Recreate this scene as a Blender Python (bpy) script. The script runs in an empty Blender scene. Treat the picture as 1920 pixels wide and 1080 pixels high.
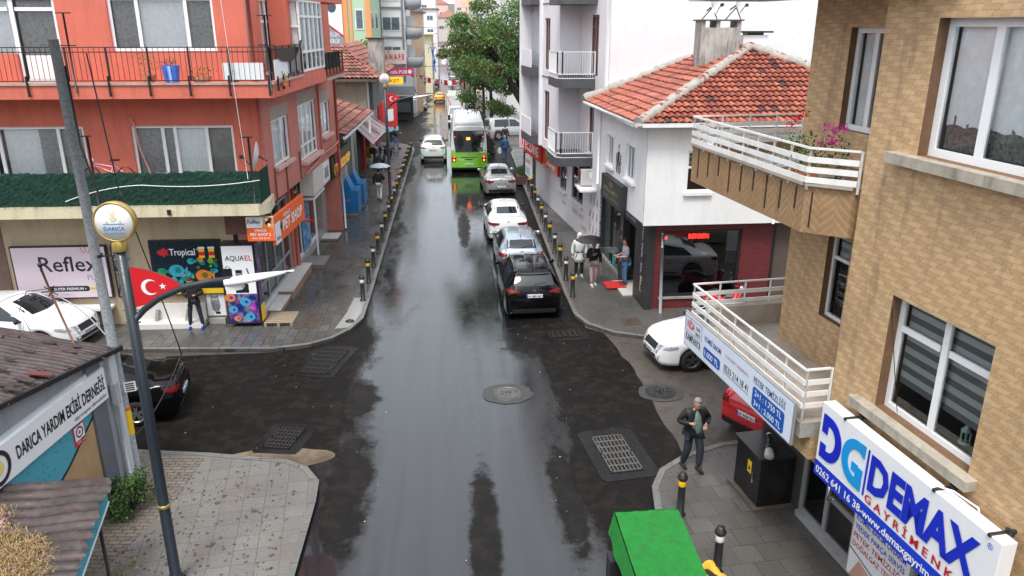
import bpy, bmesh, math, random
from mathutils import Vector, Matrix
from mathutils.bvhtree import BVHTree
random.seed(7)
C = bpy.context.scene.collection
sc = bpy.context.scene
PI = math.pi; rad = math.radians

# ---------------------------------------------------------------- camera, sky, sun, exposure
cd = bpy.data.cameras.new('camera'); cam = bpy.data.objects.new('camera', cd); C.objects.link(cam)
cam.location = (0, 0, 9.1)
TH, PS = rad(18.849), rad(3.995)
cam.rotation_euler = (PI/2-TH, 0, -PS)
cd.sensor_width = 36; cd.lens = 36*1450/1920; cd.clip_start = 0.1; cd.clip_end = 3000
sc.camera = cam
w = bpy.data.worlds.new('World'); sc.world = w; w.use_nodes = True
nt = w.node_tree; bg = nt.nodes['Background']
sky = nt.nodes.new('ShaderNodeTexSky'); sky.sky_type = 'NISHITA'; sky.sun_disc = False
sky.sun_elevation = rad(62); sky.sun_rotation = rad(200); sky.dust_density = 6; sky.air_density = 1.3
hs = nt.nodes.new('ShaderNodeHueSaturation'); hs.inputs['Saturation'].default_value = 0.22
mixw = nt.nodes.new('ShaderNodeMix'); mixw.data_type = 'RGBA'; mixw.inputs[0].default_value = 0.6
mixw.inputs[7].default_value = (9.0, 9.8, 10.9, 1)      # an even cloud deck laid over the sky
nt.links.new(sky.outputs[0], hs.inputs['Color']); nt.links.new(hs.outputs[0], mixw.inputs[6])
nt.links.new(mixw.outputs[2], bg.inputs[0]); bg.inputs[1].default_value = 0.115
sl = bpy.data.lights.new('sun', 'SUN'); sl.energy = 1.5; sl.angle = rad(16); sl.color = (1, .96, .9)
so = bpy.data.objects.new('sun', sl); C.objects.link(so)
so.rotation_euler = (rad(28), 0, rad(180-200))
sc.view_settings.view_transform = 'Standard'; sc.view_settings.look = 'None'
sc.view_settings.exposure = 0.88; sc.view_settings.gamma = 1
sc.cycles.max_bounces = 6; sc.cycles.transparent_max_bounces = 12

# ---------------------------------------------------------------- terrain profile
GY = [(-50, 0), (62, 0), (101, -1.8), (127, -3.1), (196, -4.5), (300, -.3), (420, 9), (900, 30)]
def G(y):
    for (a, za), (b, zb) in zip(GY, GY[1:]):
        if y <= b: return za+(zb-za)*(max(y, a)-a)/(b-a)
    return 30.0

# ---------------------------------------------------------------- materials
MATS = {}
class NT:
    def __init__(s, name):
        m = bpy.data.materials.new(name); m.use_nodes = True; s.m = m; s.t = m.node_tree
        s.b = s.t.nodes['Principled BSDF']; s.out = s.t.nodes['Material Output']
    def n(s, typ, **kw):
        x = s.t.nodes.new('ShaderNode'+typ)
        for k, v in kw.items(): setattr(x, k, v)
        return x
    def l(s, a, b): s.t.links.new(a, b)
    def math(s, op, a, b=None, c=None):
        x = s.n('Math', operation=op)
        for i, v in enumerate((a, b, c)):
            if v is None: continue
            if isinstance(v, (int, float)): x.inputs[i].default_value = v
            else: s.l(v, x.inputs[i])
        return x.outputs[0]
    def mix(s, f, a, b, blend='MIX'):
        x = s.n('Mix', data_type='RGBA', blend_type=blend)
        for i, v in ((0, f), (6, a), (7, b)):
            if isinstance(v, (int, float)): x.inputs[i].default_value = v
            elif isinstance(v, tuple): x.inputs[i].default_value = (*v[:3], 1)
            else: s.l(v, x.inputs[i])
        return x.outputs[2]
    def noise(s, scale, detail=3, vec=None, rough=.55, dist=0):
        x = s.n('TexNoise'); x.inputs['Scale'].default_value = scale; x.inputs['Detail'].default_value = detail
        x.inputs['Roughness'].default_value = rough; x.inputs['Distortion'].default_value = dist
        if vec is None: vec = s.obj()
        s.l(vec, x.inputs['Vector']); return x.outputs[0]
    def obj(s):
        if not hasattr(s, '_o'): s._o = s.n('TexCoord')
        return s._o.outputs['Object']
    def uv(s):
        if not hasattr(s, '_o'): s._o = s.n('TexCoord')
        return s._o.outputs['UV']
    def ramp(s, f, a, b, lo=0., hi=1.):
        x = s.n('MapRange'); s.l(f, x.inputs[0])
        for i, v in enumerate((lo, hi, a, b)): x.inputs[i+1].default_value = v
        return x.outputs[0]
    def scale(s, vec, v):
        x = s.n('VectorMath', operation='MULTIPLY'); s.l(vec, x.inputs[0]); x.inputs[1].default_value = v
        return x.outputs[0]
    def bump(s, h, strength=.3, dist=.02, normal=None):
        x = s.n('Bump'); x.inputs['Strength'].default_value = strength; x.inputs['Distance'].default_value = dist
        s.l(h, x.inputs['Height'])
        if normal is not None: s.l(normal, x.inputs['Normal'])
        s.l(x.outputs[0], s.b.inputs['Normal']); return x.outputs[0]
    def set(s, col=None, rough=None, metal=None, spec=None):
        for k, v in (('Base Color', col), ('Roughness', rough), ('Metallic', metal), ('Specular IOR Level', spec)):
            if v is None: continue
            if isinstance(v, (int, float)): s.b.inputs[k].default_value = v
            elif isinstance(v, tuple): s.b.inputs[k].default_value = (*v[:3], 1)
            else: s.l(v, s.b.inputs[k])

def mat(name, col=(.5, .5, .5), rough=.6, metal=0, var=.18, vs=3., bump=0, bs=60., spec=.5, emit=None, es=1, coat=0, dirt=None):
    """general painted / plain surface with uneven tone and gloss"""
    if name in MATS: return MATS[name]
    t = NT(name); c = tuple(col)
    if var:
        f = t.noise(vs, 4); f2 = t.noise(vs*9, 2)
        k = t.math('MULTIPLY_ADD', f, .7, t.math('MULTIPLY', f2, .3))
        k = t.ramp(k, 0, 1, .3, .7)
        cc = t.mix(k, tuple(x*(1-var) for x in c), tuple(min(1, x*(1+var*.6)) for x in c))
        if dirt:
            d = t.noise(1.6, 5, t.scale(t.obj(), (2.2, 2.2, .5)), .7)
            cc = t.mix(t.ramp(d, 0, dirt[1], .48, .75), cc, tuple(dirt[0]))
        t.set(cc); t.set(rough=t.ramp(f2, max(0, rough-.08), min(1, rough+.1), .3, .7))
    else: t.set(c, rough)
    t.set(metal=metal, spec=spec)
    if bump: t.bump(t.noise(bs, 3), bump, .01)
    if coat: t.b.inputs['Coat Weight'].default_value = coat; t.b.inputs['Coat Roughness'].default_value = .04
    if emit:
        t.b.inputs['Emission Color'].default_value = (*emit, 1); t.b.inputs['Emission Strength'].default_value = es
    MATS[name] = t.m; return t.m

def m_glass(name='window_glass', tint=(.55, .6, .6), op=.45):
    if name in MATS: return MATS[name]
    t = NT(name); tr = t.n('BsdfTransparent'); tr.inputs[0].default_value = (*tint, 1)
    gl = t.n('BsdfGlossy'); gl.inputs['Roughness'].default_value = .03; gl.inputs[0].default_value = (.9, .95, 1, 1)
    lw = t.n('LayerWeight'); lw.inputs[0].default_value = .32
    f = t.ramp(lw.outputs['Fresnel'], op*.16, .9)
    mx = t.n('MixShader'); t.l(f, mx.inputs[0]); t.l(tr.outputs[0], mx.inputs[1]); t.l(gl.outputs[0], mx.inputs[2])
    t.l(mx.outputs[0], t.out.inputs[0]); MATS[name] = t.m; return t.m

def m_tiles(name, c1, c2, mortar, bw, bh, coords='UV', ms=.012, off=.5, rough=.6, wet=None, bump=.3, stain=None, rot=0):
    """brick / paving pattern in metres"""
    if name in MATS: return MATS[name]
    t = NT(name); v = t.uv() if coords == 'UV' else t.obj()
    if rot:
        mp = t.n('Mapping'); mp.inputs['Rotation'].default_value = (0, 0, rot); t.l(v, mp.inputs[0]); v = mp.outputs[0]
    b = t.n('TexBrick'); b.offset = off; b.inputs['Scale'].default_value = 1
    b.inputs['Brick Width'].default_value = bw; b.inputs['Row Height'].default_value = bh
    b.inputs['Mortar Size'].default_value = ms; b.inputs['Mortar Smooth'].default_value = .3
    b.inputs['Color1'].default_value = (*c1, 1); b.inputs['Color2'].default_value = (*c2, 1); b.inputs['Mortar'].default_value = (*mortar, 1)
    t.l(v, b.inputs[0]); n1 = t.noise(1.1, 5, None, .65); n2 = t.noise(25, 3)
    c = t.mix(t.ramp(n2, .0, .55, .35, .75), b.outputs[0], (.3, .3, .3), 'MULTIPLY')
    if stain: c = t.mix(t.ramp(n1, 0, stain[1], .45, .7), c, tuple(stain[0]))
    t.set(c)
    if wet:
        r = t.ramp(t.noise(.55, 4, None, .6), wet[0], wet[1], .38, .62)
        r2 = t.math('MULTIPLY_ADD', t.noise(14, 3), .25, r); t.set(rough=t.math('SUBTRACT', r2, .1))
    else: t.set(rough=rough)
    h = t.math('SUBTRACT', t.math('MULTIPLY', n2, .25), b.outputs[1]); t.bump(h, bump, .01)
    MATS[name] = t.m; return t.m

# ---------------------------------------------------------------- mesh builder
def F(ox, oy, oz=0, deg=0):
    """frame of a facade: local x = to the right as you look at it, y = inward, z = up"""
    return Matrix.Translation((ox, oy, oz)) @ Matrix.Rotation(rad(deg), 4, 'Z')
I4 = Matrix.Identity(4)
class MB:
    def __init__(s, M=I4): s.v = []; s.f = []; s.fm = []; s.uvs = []; s.ms = []; s.M = M; s.sm = []
    def mi(s, m):
        if m not in s.ms: s.ms.append(m)
        return s.ms.index(m)
    def face(s, pts, m, uv=None, smooth=False):
        b = len(s.v)
        for p in pts: s.v.append(s.M @ Vector(p))
        s.f.append(list(range(b, b+len(pts)))); s.fm.append(s.mi(m)); s.uvs.append(uv); s.sm.append(smooth)
    def raw(s, vs, fs, m, smooth=False, uvf=None):
        b = len(s.v); k = s.mi(m)
        for p in vs: s.v.append(s.M @ Vector(p))
        for f in fs:
            s.f.append([b+i for i in f]); s.fm.append(k); s.sm.append(smooth)
            s.uvs.append([uvf(vs[i]) for i in f] if uvf else None)
    def box(s, x0, x1, y0, y1, z0, z1, m, uvw=False):
        if x0 > x1: x0, x1 = x1, x0
        if y0 > y1: y0, y1 = y1, y0
        if z0 > z1: z0, z1 = z1, z0
        vs = [(x0, y0, z0), (x1, y0, z0), (x1, y1, z0), (x0, y1, z0), (x0, y0, z1), (x1, y0, z1), (x1, y1, z1), (x0, y1, z1)]
        for fc, ax in (((0, 1, 5, 4), 0), ((2, 3, 7, 6), 0), ((1, 2, 6, 5), 1), ((3, 0, 4, 7), 1), ((4, 5, 6, 7), 2), ((3, 2, 1, 0), 2)):
            P = [vs[i] for i in fc]
            uv = [(p[0], p[2]) if ax == 0 else (p[1], p[2]) if ax == 1 else (p[0], p[1]) for p in P]
            s.face(P, m, uv)
    def obox(s, c, size, R, m):
        """box of full size `size` centred at c, turned by 3x3/4x4 R"""
        M0 = s.M; s.M = M0 @ Matrix.Translation(c) @ (R.to_4x4() if hasattr(R, 'to_4x4') else R)
        a, b, d = (x/2 for x in size); s.box(-a, a, -b, b, -d, d, m); s.M = M0
    def beam(s, p, q, wd, m, ht=None, up=(0, 0, 1)):
        p, q = Vector(p), Vector(q); d = q-p; L = d.length
        if L < 1e-6: return
        x = d/L; u = Vector(up)
        if abs(x.dot(u)) > .99: u = Vector((0, 1, 0))
        y = u.cross(x).normalized(); z = x.cross(y)
        R = Matrix((x, y, z)).transposed(); s.obox((p+q)/2, (L, wd, ht or wd), R, m)
    def tube(s, pts, r, m, n=8, cap=True, smooth=True):
        pts = [Vector(p) for p in pts]; rr = r if isinstance(r, (list, tuple)) else [r]*len(pts)
        vs = []; fs = []; ref = None
        for i, p in enumerate(pts):
            d = (pts[min(i+1, len(pts)-1)]-pts[max(i-1, 0)]).normalized()
            if ref is None: ref = Vector((0, 0, 1)) if abs(d.z) < .9 else Vector((1, 0, 0))
            a = d.cross(ref).normalized(); b = d.cross(a); ref = a.cross(d) if False else ref
            for k in range(n):
                t = 2*PI*k/n; vs.append(tuple(p+(a*math.cos(t)+b*math.sin(t))*rr[i]))
        for i in range(len(pts)-1):
            for k in range(n):
                k2 = (k+1) % n; fs.append((i*n+k, i*n+k2, (i+1)*n+k2, (i+1)*n+k))
        s.raw(vs, fs, m, smooth)
        if cap:
            s.raw([vs[k] for k in range(n)], [tuple(range(n))], m); s.raw([vs[-n+k] for k in range(n)], [tuple(reversed(range(n)))], m)
    def lathe(s, prof, m, c=(0, 0, 0), n=20, R=None, smooth=True, mf=None):
        """prof: (radius, height) pairs about local z, mf(i) gives a material per ring"""
        M0 = s.M; s.M = M0 @ Matrix.Translation(c) @ (R if R is not None else I4)
        for i in range(len(prof)-1):
            (r0, z0), (r1, z1) = prof[i], prof[i+1]; mm = mf(i) if mf else m
            vs = [(r0*math.cos(2*PI*k/n), r0*math.sin(2*PI*k/n), z0) for k in range(n)]+[(r1*math.cos(2*PI*k/n), r1*math.sin(2*PI*k/n), z1) for k in range(n)]
            if r0 < 1e-5: s.raw([vs[0]]+vs[n:], [(0, 1+k, 1+(k+1) % n) for k in range(n)], mm, smooth)
            elif r1 < 1e-5: s.raw(vs[:n]+[vs[n]], [(k, (k+1) % n, n) for k in range(n)], mm, smooth)
            else: s.raw(vs, [(k, (k+1) % n, n+(k+1) % n, n+k) for k in range(n)], mm, smooth)
        s.M = M0
    def ball(s, c, r, m, n=10, sc_=(1, 1, 1), R=None):
        k = max(5, n//2+1); R = (R.to_4x4() if R is not None else I4) @ Matrix.Diagonal((*sc_, 1))
        s.lathe([(r*math.sin(PI*i/k), -r*math.cos(PI*i/k)) for i in range(k+1)], m, c, n, R)
    def prism(s, poly, z0, z1, m, side=None):
        n = len(poly); b = [(p[0], p[1], z0) for p in poly]; t = [(p[0], p[1], z1) for p in poly]
        s.face(t, m, [(p[0], p[1]) for p in poly]); s.face(b[::-1], m, [(p[0], p[1]) for p in poly][::-1])
        for i in range(n):
            j = (i+1) % n; s.face([b[i], b[j], t[j], t[i]], side or m, [(0, z0), (1, z0), (1, z1), (0, z1)])
    def plate(s, poly, y0, y1, m, side=None):
        """polygon in the facade's x-z plane, between depth y0 and y1"""
        n = len(poly); s.face([(p[0], y0, p[1]) for p in poly], m, [(p[0], p[1]) for p in poly])
        if y1 is None or abs(y1-y0) < 1e-6: return
        s.face([(p[0], y1, p[1]) for p in poly][::-1], m)
        for i in range(n):
            p, q = poly[i], poly[(i+1) % n]; s.face([(p[0], y0, p[1]), (p[0], y1, p[1]), (q[0], y1, q[1]), (q[0], y0, q[1])], side or m)
    def disc(s, cx, cz, r, y, m, n=20, sx=1, a0=0, a1=360):
        P = [(cx+r*sx*math.cos(rad(a0+(a1-a0)*k/n)), y, cz+r*math.sin(rad(a0+(a1-a0)*k/n))) for k in range(n+(a1-a0 < 360))]
        s.face(P, m)
    def ring(s, cx, cz, r0, r1, y, m, n=24, a0=0, a1=360):
        for k in range(n):
            a, b = rad(a0+(a1-a0)*k/n), rad(a0+(a1-a0)*(k+1)/n)
            s.face([(cx+r0*math.cos(a), y, cz+r0*math.sin(a)), (cx+r1*math.cos(a), y, cz+r1*math.sin(a)), (cx+r1*math.cos(b), y, cz+r1*math.sin(b)), (cx+r0*math.cos(b), y, cz+r0*math.sin(b))], m)
    def text(s, body, x, z, y, m, h=None, w=None, bold=0, shear=0, align='L', thick=0):
        """lettering in the facade plane; x,z = lower left (or centre/right by align), h = cap height, w = total width"""
        key = (body, bold, shear, thick)
        if key not in TX:
            cu = bpy.data.curves.new('t', 'FONT'); cu.body = body; cu.size = 1; cu.offset = bold; cu.shear = shear; cu.resolution_u = 2; cu.extrude = 0
            ob = bpy.data.objects.new('t', cu); me = bpy.data.meshes.new_from_object(ob)
            TX[key] = ([tuple(v.co) for v in me.vertices], [tuple(p.vertices) for p in me.polygons])
            bpy.data.objects.remove(ob); bpy.data.curves.remove(cu); bpy.data.meshes.remove(me)
        vs, fs = TX[key]
        if not vs: return
        x0 = min(v[0] for v in vs); x1 = max(v[0] for v in vs); sz = (h/.73) if h else None
        sx = w/(x1-x0) if w else sz
        if sz is None: sz = sx
        off = {'L': 0, 'C': -(x1-x0)*sx/2, 'R': -(x1-x0)*sx}[align]
        s.raw([(x+off+(v[0]-x0)*sx, y, z+v[1]*sz) for v in vs], fs, m)
    def build(s, name, parent=None, bevel=0, origin=None, subsurf=0):
        if not s.f: return None
        o0 = parent_world(parent) if parent else Vector(origin or (0, 0, 0))
        me = bpy.data.meshes.new(name); me.from_pydata([v-o0 for v in s.v], [], s.f)
        for m in s.ms: me.materials.append(m)
        me.polygons.foreach_set('material_index', s.fm); me.polygons.foreach_set('use_smooth', s.sm)
        if any(u is not None for u in s.uvs):
            uvl = me.uv_layers.new(name='UVMap'); k = 0; d = []
            for f, u in zip(s.f, s.uvs):
                for j in range(len(f)): d.extend(u[j] if u else (0., 0.))
            uvl.data.foreach_set('uv', d)
        me.update()
        if any(s.sm) or bevel:
            bm = bmesh.new(); bm.from_mesh(me); bmesh.ops.remove_doubles(bm, verts=bm.verts, dist=.0004); bm.to_mesh(me); bm.free()
        o = bpy.data.objects.new(name, me); C.objects.link(o)
        if parent: o.parent = parent
        elif origin: o.location = origin
        if bevel:
            bv = o.modifiers.new('bevel', 'BEVEL'); bv.width = bevel; bv.segments = 2; bv.limit_method = 'ANGLE'; bv.angle_limit = rad(40)
        return o
TX = {}
def parent_world(p):
    v = Vector((0, 0, 0))
    while p: v += p.location; p = p.parent
    return v
def tag(o, label, cat, group=None, kind=None):
    if label: o['label'] = label
    if cat: o['category'] = cat
    if group: o['group'] = group
    if kind: o['kind'] = kind
    return o
def thing(name, label, cat, loc=(0, 0, 0), group=None):
    o = bpy.data.objects.new(name, None); C.objects.link(o); o.location = loc; o.empty_display_size = .2
    return tag(o, label, cat, group)
def dup(o, loc=None, rz=None, label=None, parent=None):
    c = o.copy(); C.objects.link(c)
    if parent: c.parent = parent
    if loc is not None: c.location = loc
    if rz is not None: c.rotation_euler.z = rz
    if label: c['label'] = label
    for ch in list(o.children): dup(ch, parent=c)
    return c
def structure(o): o['kind'] = 'structure'; return o

# ---------------------------------------------------------------- common materials
white = mat('white_render', (.78, .79, .79), .7, var=.05, vs=.7, bump=.15, bs=40, dirt=((.45, .44, .42), .25))
pvc = mat('white_pvc', (.8, .81, .82), .35, var=.04)
black = mat('black_metal', (.02, .02, .022), .4, var=.2)
steel = mat('galvanised', (.33, .35, .37), .45, metal=.6, var=.3, vs=12)
alu = mat('grey_aluminium', (.33, .34, .35), .4, metal=.3, var=.1)
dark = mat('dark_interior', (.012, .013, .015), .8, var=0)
concrete = mat('concrete', (.33, .32, .3), .8, var=.3, vs=3, bump=.3, bs=30)
curtain = mat('net_curtain', (.9, .92, .92), .9, var=.12, vs=9)
curtain_dk = mat('grey_curtain', (.42, .42, .42), .9, var=.4, vs=14)
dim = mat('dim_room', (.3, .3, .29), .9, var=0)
glass = m_glass('window_glass', (.96, .97, .97), .32); glass_dk = m_glass('dark_shop_glass', (.25, .28, .3), .6)
red_p = mat('red_print', (.62, .02, .03), .45, var=.06); blue_p = mat('blue_print', (.02, .05, .5), .4, var=.04)
black_p = mat('black_print', (.015, .015, .02), .4, var=0); white_p = mat('white_print', (.8, .81, .83), .4, var=.02)
grey_p = mat('grey_print', (.25, .25, .27), .5, var=0); yellow_p = mat('yellow_print', (.85, .55, .02), .45, var=.05)
orange_p = mat('orange_print', (.8, .13, .02), .45, var=.04)

# ---------------------------------------------------------------- facade helpers
def wall(mb, x0, x1, z0, z1, ops, m, y=0, depth=.18, rev=None):
    """wall sheet in the facade plane with real openings and their reveals; ops = (x0,x1,z0,z1)"""
    xs = sorted({x0, x1, *[o[0] for o in ops], *[o[1] for o in ops]}); zs = sorted({z0, z1, *[o[2] for o in ops], *[o[3] for o in ops]})
    xs = [x for x in xs if x0 <= x <= x1]; zs = [z for z in zs if z0 <= z <= z1]
    for a, b in zip(xs, xs[1:]):
        for c, d in zip(zs, zs[1:]):
            mx, mz = (a+b)/2, (c+d)/2
            if any(o[0] < mx < o[1] and o[2] < mz < o[3] for o in ops): continue
            mb.face([(a, y, c), (b, y, c), (b, y, d), (a, y, d)], m, [(a, c), (b, c), (b, d), (a, d)])
    for a, b, c, d in ops:
        r = rev or m; D = y+depth
        mb.face([(a, y, c), (a, y, d), (a, D, d), (a, D, c)], r, [(0, c), (0, d), (depth, d), (depth, c)])
        mb.face([(b, y, d), (b, y, c), (b, D, c), (b, D, d)], r, [(0, d), (0, c), (depth, c), (depth, d)])
        mb.face([(a, y, d), (b, y, d), (b, D, d), (a, D, d)], r); mb.face([(b, y, c), (a, y, c), (a, D, c), (b, D, c)], r)
def window(parent, M, a, b, c, d, y=.1, splits=(), hs=(), fw=.07, fm=None, cur=None, sill=None, gm=None, depth=.5, fr=.06, lab=None, frac=1., blind=None):
    """window in opening a..b, c..d; splits = mullions as fractions, hs = transoms (fraction of height, from bottom)"""
    fm = fm or pvc; mb = MB(M)
    mb.box(a, b, y, y+fr, c, c+fw, fm); mb.box(a, b, y, y+fr, d-fw, d, fm); mb.box(a, a+fw, y, y+fr, c+fw, d-fw, fm); mb.box(b-fw, b, y, y+fr, c+fw, d-fw, fm)
    for s_ in splits:
        x = a+(b-a)*s_; mb.box(x-fw*.6, x+fw*.6, y+.003, y+fr-.003, c+fw, d-fw, fm)
    X = [a]+[a+(b-a)*s_ for s_ in splits]+[b]
    for h in hs:
        z = c+(d-c)*h
        for p, q in zip(X, X[1:]): mb.box(p+fw, q-fw, y+.006, y+fr-.006, z-fw*.5, z+fw*.5, fm)
    w_ = mb.build('window', parent)
    if lab: w_['label'] = lab
    g = MB(M); g.face([(a+fw, y+fr*.5, c+fw), (b-fw, y+fr*.5, c+fw), (b-fw, y+fr*.5, d-fw), (a+fw, y+fr*.5, d-fw)], gm or glass); g.build('pane', w_)
    r = MB(M); D = y+depth
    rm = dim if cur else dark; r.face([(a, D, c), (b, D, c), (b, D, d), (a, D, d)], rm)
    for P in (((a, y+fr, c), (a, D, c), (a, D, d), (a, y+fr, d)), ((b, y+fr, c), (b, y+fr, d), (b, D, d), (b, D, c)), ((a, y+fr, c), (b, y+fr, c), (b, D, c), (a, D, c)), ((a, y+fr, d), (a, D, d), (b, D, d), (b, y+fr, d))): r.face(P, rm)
    r.build('room_behind', w_)
    if cur:
        k = MB(M)
        for item in cur:
            p, q, cm = item[:3]; z0 = c+(d-c)*(item[3] if len(item) > 3 else 0)
            xa, xb = a+fw+(b-a-2*fw)*p, a+fw+(b-a-2*fw)*q; N = max(4, int((xb-xa)/.035)); vs = []; fs = []
            for i in range(N+1):
                x = xa+(xb-xa)*i/N; yy = y+fr+.05+.006*math.sin(i*1.9+xa*7)+.006*math.sin(i*.7)
                vs += [(x, yy, z0+.02+.03*abs(math.sin(i*.35)) * (len(item) > 3)), (x, yy, d-.03)]
            fs = [(2*i, 2*i+2, 2*i+3, 2*i+1) for i in range(N)]
            k.raw(vs, fs, cm, True)
        k.build('curtain', w_)
    if blind:
        k = MB(M); p, q, zf = blind; xa, xb = a+fw+(b-a-2*fw)*p, a+fw+(b-a-2*fw)*q; z = d-fw; i = 0
        while z > c+(d-c)*zf:
            k.box(xa, xb, y+fr+.05, y+fr+.055, z-.09, z, blind_m if i % 2 else blind_d); z -= .092; i += 1
        k.build('blind', w_)
    if sill:
        s2 = MB(M); s2.box(a-.06, b+.06, -sill[0], y+.02, c-sill[1], c-.003, sill[2]); s2.build('sill', w_)
    return w_
blind_m = mat('blind_light', (.45, .47, .45), .8, var=.05); blind_d = mat('blind_dark', (.13, .15, .15), .8, var=.1)
def railing(mb, pts, z0, z1, m, bar=.012, step=.11, post=.022, pstep=1.2, rails=(0, 1), flat=None):
    """railing along a world polyline"""
    for (ax, ay), (bx, by) in zip(pts, pts[1:]):
        L = math.hypot(bx-ax, by-ay); n = max(1, round(L/pstep))
        for i in range(n+1):
            t = i/n; x, y = ax+(bx-ax)*t, ay+(by-ay)*t; mb.box(x-post, x+post, y-post, y+post, z0, z1, m)
        for r in rails:
            z = z0+(z1-z0)*r
            if flat: mb.beam((ax, ay, z), (bx, by, z), .02, m, flat)
            else: mb.beam((ax, ay, z), (bx, by, z), .035, m, .025)
        if step:
            k = int(L/step)
            for i in range(1, k):
                t = i/k; x, y = ax+(bx-ax)*t, ay+(by-ay)*t; mb.box(x-bar/2, x+bar/2, y-bar/2, y+bar/2, z0+.02, z1-.02 if not isinstance(rails[-1], float) else z1, m)
def chatter(a, b): return a+(b-a)*random.random()
# ================================================================= GROUND
def m_asphalt(name, c0, c1, rlo, rhi, pud=.5, sc_=.35):
    t = NT(name); n1 = t.noise(sc_, 5, t.scale(t.obj(), (1, .45, 1)), .6); n2 = t.noise(180, 2); n3 = t.noise(5, 4)
    k = t.ramp(n1, 0, 1, .35, .65)
    c = t.mix(k, c0, c1); c = t.mix(t.ramp(n2, 0, .5, .45, .75), c, tuple(x*2.2 for x in c1)); c = t.mix(t.ramp(n3, .0, .5, .5, .7), c, tuple(x*.4 for x in c0))
    t.set(c); r = t.ramp(n1, rlo, rhi, .5-.12*pud, .5+.12)
    r = t.math('ADD', r, t.ramp(n3, -.03, .06, .3, .7)); t.set(rough=r, spec=.22)
    hh = t.math('ADD', t.math('MULTIPLY', n2, k), t.math('MULTIPLY', t.noise(28, 3), .35)); t.bump(hh, .14, .006)
    MATS[name] = t.m; return t.m
def m_road():
    t = NT('wet_road_asphalt'); o = t.obj(); sp = t.n('SeparateXYZ'); t.l(o, sp.inputs[0]); X = sp.outputs[0]
    big = t.noise(.5, 5, t.scale(o, (1, .32, 1)), .62, .4); fine = t.noise(22, 4, None, .7); grit = t.noise(170, 2); mid = t.noise(3.2, 5, None, .65)
    far = t.math('MULTIPLY', t.math('MAXIMUM', t.math('SUBTRACT', sp.outputs[1], 62), 0), .022)
    e = t.math('POWER', t.math('DIVIDE', t.math('ABSOLUTE', t.math('ADD', t.math('ADD', X, .25), far)), 3.05), 3.0)
    m = t.math('ADD', t.math('ADD', t.math('MULTIPLY', big, .62), t.math('MULTIPLY', t.math('MINIMUM', e, 1.4), .2)), t.math('MULTIPLY', t.math('SUBTRACT', fine, .5), .14))
    dry = t.ramp(m, 0, 1, .40, .475)
    wob = t.math('MULTIPLY', t.math('SUBTRACT', t.noise(2.6, 6, None, .7), .5), 1.5)
    for cx, cy, rx, ry in ((.36, 12.3, .3, 2.7), (-2.5, 14.0, .55, 2.6), (2.1, 13.8, .34, 2.3), (2.4, 21.9, 1.1, 1.5), (-2.7, 18.2, .5, 1.2), (.2, 36, .3, 4)):    # coarse drained patches
        dx = t.math('DIVIDE', t.math('SUBTRACT', X, cx), rx); dy = t.math('DIVIDE', t.math('SUBTRACT', sp.outputs[1], cy), ry)
        d = t.math('ADD', t.math('SQRT', t.math('ADD', t.math('MULTIPLY', dx, dx), t.math('MULTIPLY', dy, dy))), wob); dry = t.math('MAXIMUM', dry, t.ramp(d, .95, 0, .8, 1.15))                   # worn, coarse bands where the water film has drained off
    c = t.mix(dry, (.008, .0085, .0095), (.0095, .0088, .0082)); c = t.mix(t.ramp(grit, 0, .35, .5, .72), c, (.032, .03, .028)); c = t.mix(t.math('MULTIPLY', t.ramp(mid, 0, .8, .48, .62), dry), c, (.022, .0175, .0145)); c = t.mix(t.ramp(t.noise(60, 2), 0, .5, .66, .72), c, (.09, .085, .08))
    streak = t.noise(1.3, 5, t.scale(o, (2.4, .12, 1)), .6, .3)
    r = t.math('ADD', t.math('ADD', t.ramp(dry, .08, .42), t.ramp(mid, -.03, .08, .35, .7)), t.ramp(streak, -.02, .045, .4, .66)); t.set(c, r)
    t.l(t.math('MULTIPLY', t.ramp(dry, 1.0, .05), t.ramp(streak, 1.0, .86, .42, .68)), t.b.inputs['Specular IOR Level'])
    h = t.math('MULTIPLY', t.math('ADD', t.math('MULTIPLY', grit, .7), t.math('MULTIPLY', fine, .5)), t.ramp(dry, .2, 1.0)); t.bump(h, .3, .008)
    MATS['road'] = t.m; return t.m
asph_unused = None
asph = m_road() or m_asphalt('wet_asphalt', (.009, .0092, .010), (.016, .0155, .015), .05, .26, .9)
asph_old = m_asphalt('old_wet_asphalt', (.055, .048, .042), (.085, .073, .063), .3, .55, .3)
asph_patch = m_asphalt('patch_asphalt', (.006, .006, .007), (.013, .013, .013), .25, .55, .5, 1.5)
water = NT('standing_water'); water.set((.018, .019, .022), .03); water.bump(water.noise(30, 2), .04, .004); water = water.m
mudw = NT('muddy_water'); mudw.set(mudw.mix(mudw.ramp(mudw.noise(2.5, 4), 0, 1, .4, .6), (.17, .13, .09), (.1, .08, .06)), .08); mudw = mudw.m
pave = m_tiles('paving_slabs', (.12, .117, .11), (.08, .078, .075), (.03, .03, .03), .6, .3, 'OBJ', .012, .5, wet=(.05, .42), stain=((.06, .055, .05), .75), rot=rad(90))
pave_l = m_tiles('pale_paving_slabs', (.2, .19, .175), (.165, .157, .145), (.1, .095, .088), .42, .42, 'OBJ', .008, 0, wet=(.35, .6), stain=((.12, .105, .09), .7), rot=rad(-8))
setts = m_tiles('brick_setts', (.23, .19, .15), (.16, .14, .12), (.06, .05, .045), .22, .11, 'OBJ', .012, .5, wet=(.3, .6), stain=((.1, .09, .08), .5), rot=rad(4))
kerbm = m_tiles('kerb_stone', (.2, .192, .178), (.16, .155, .145), (.06, .06, .06), .9, .9, 'OBJ', .012, 0, wet=(.25, .5), stain=((.1, .1, .09), .7))
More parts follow.
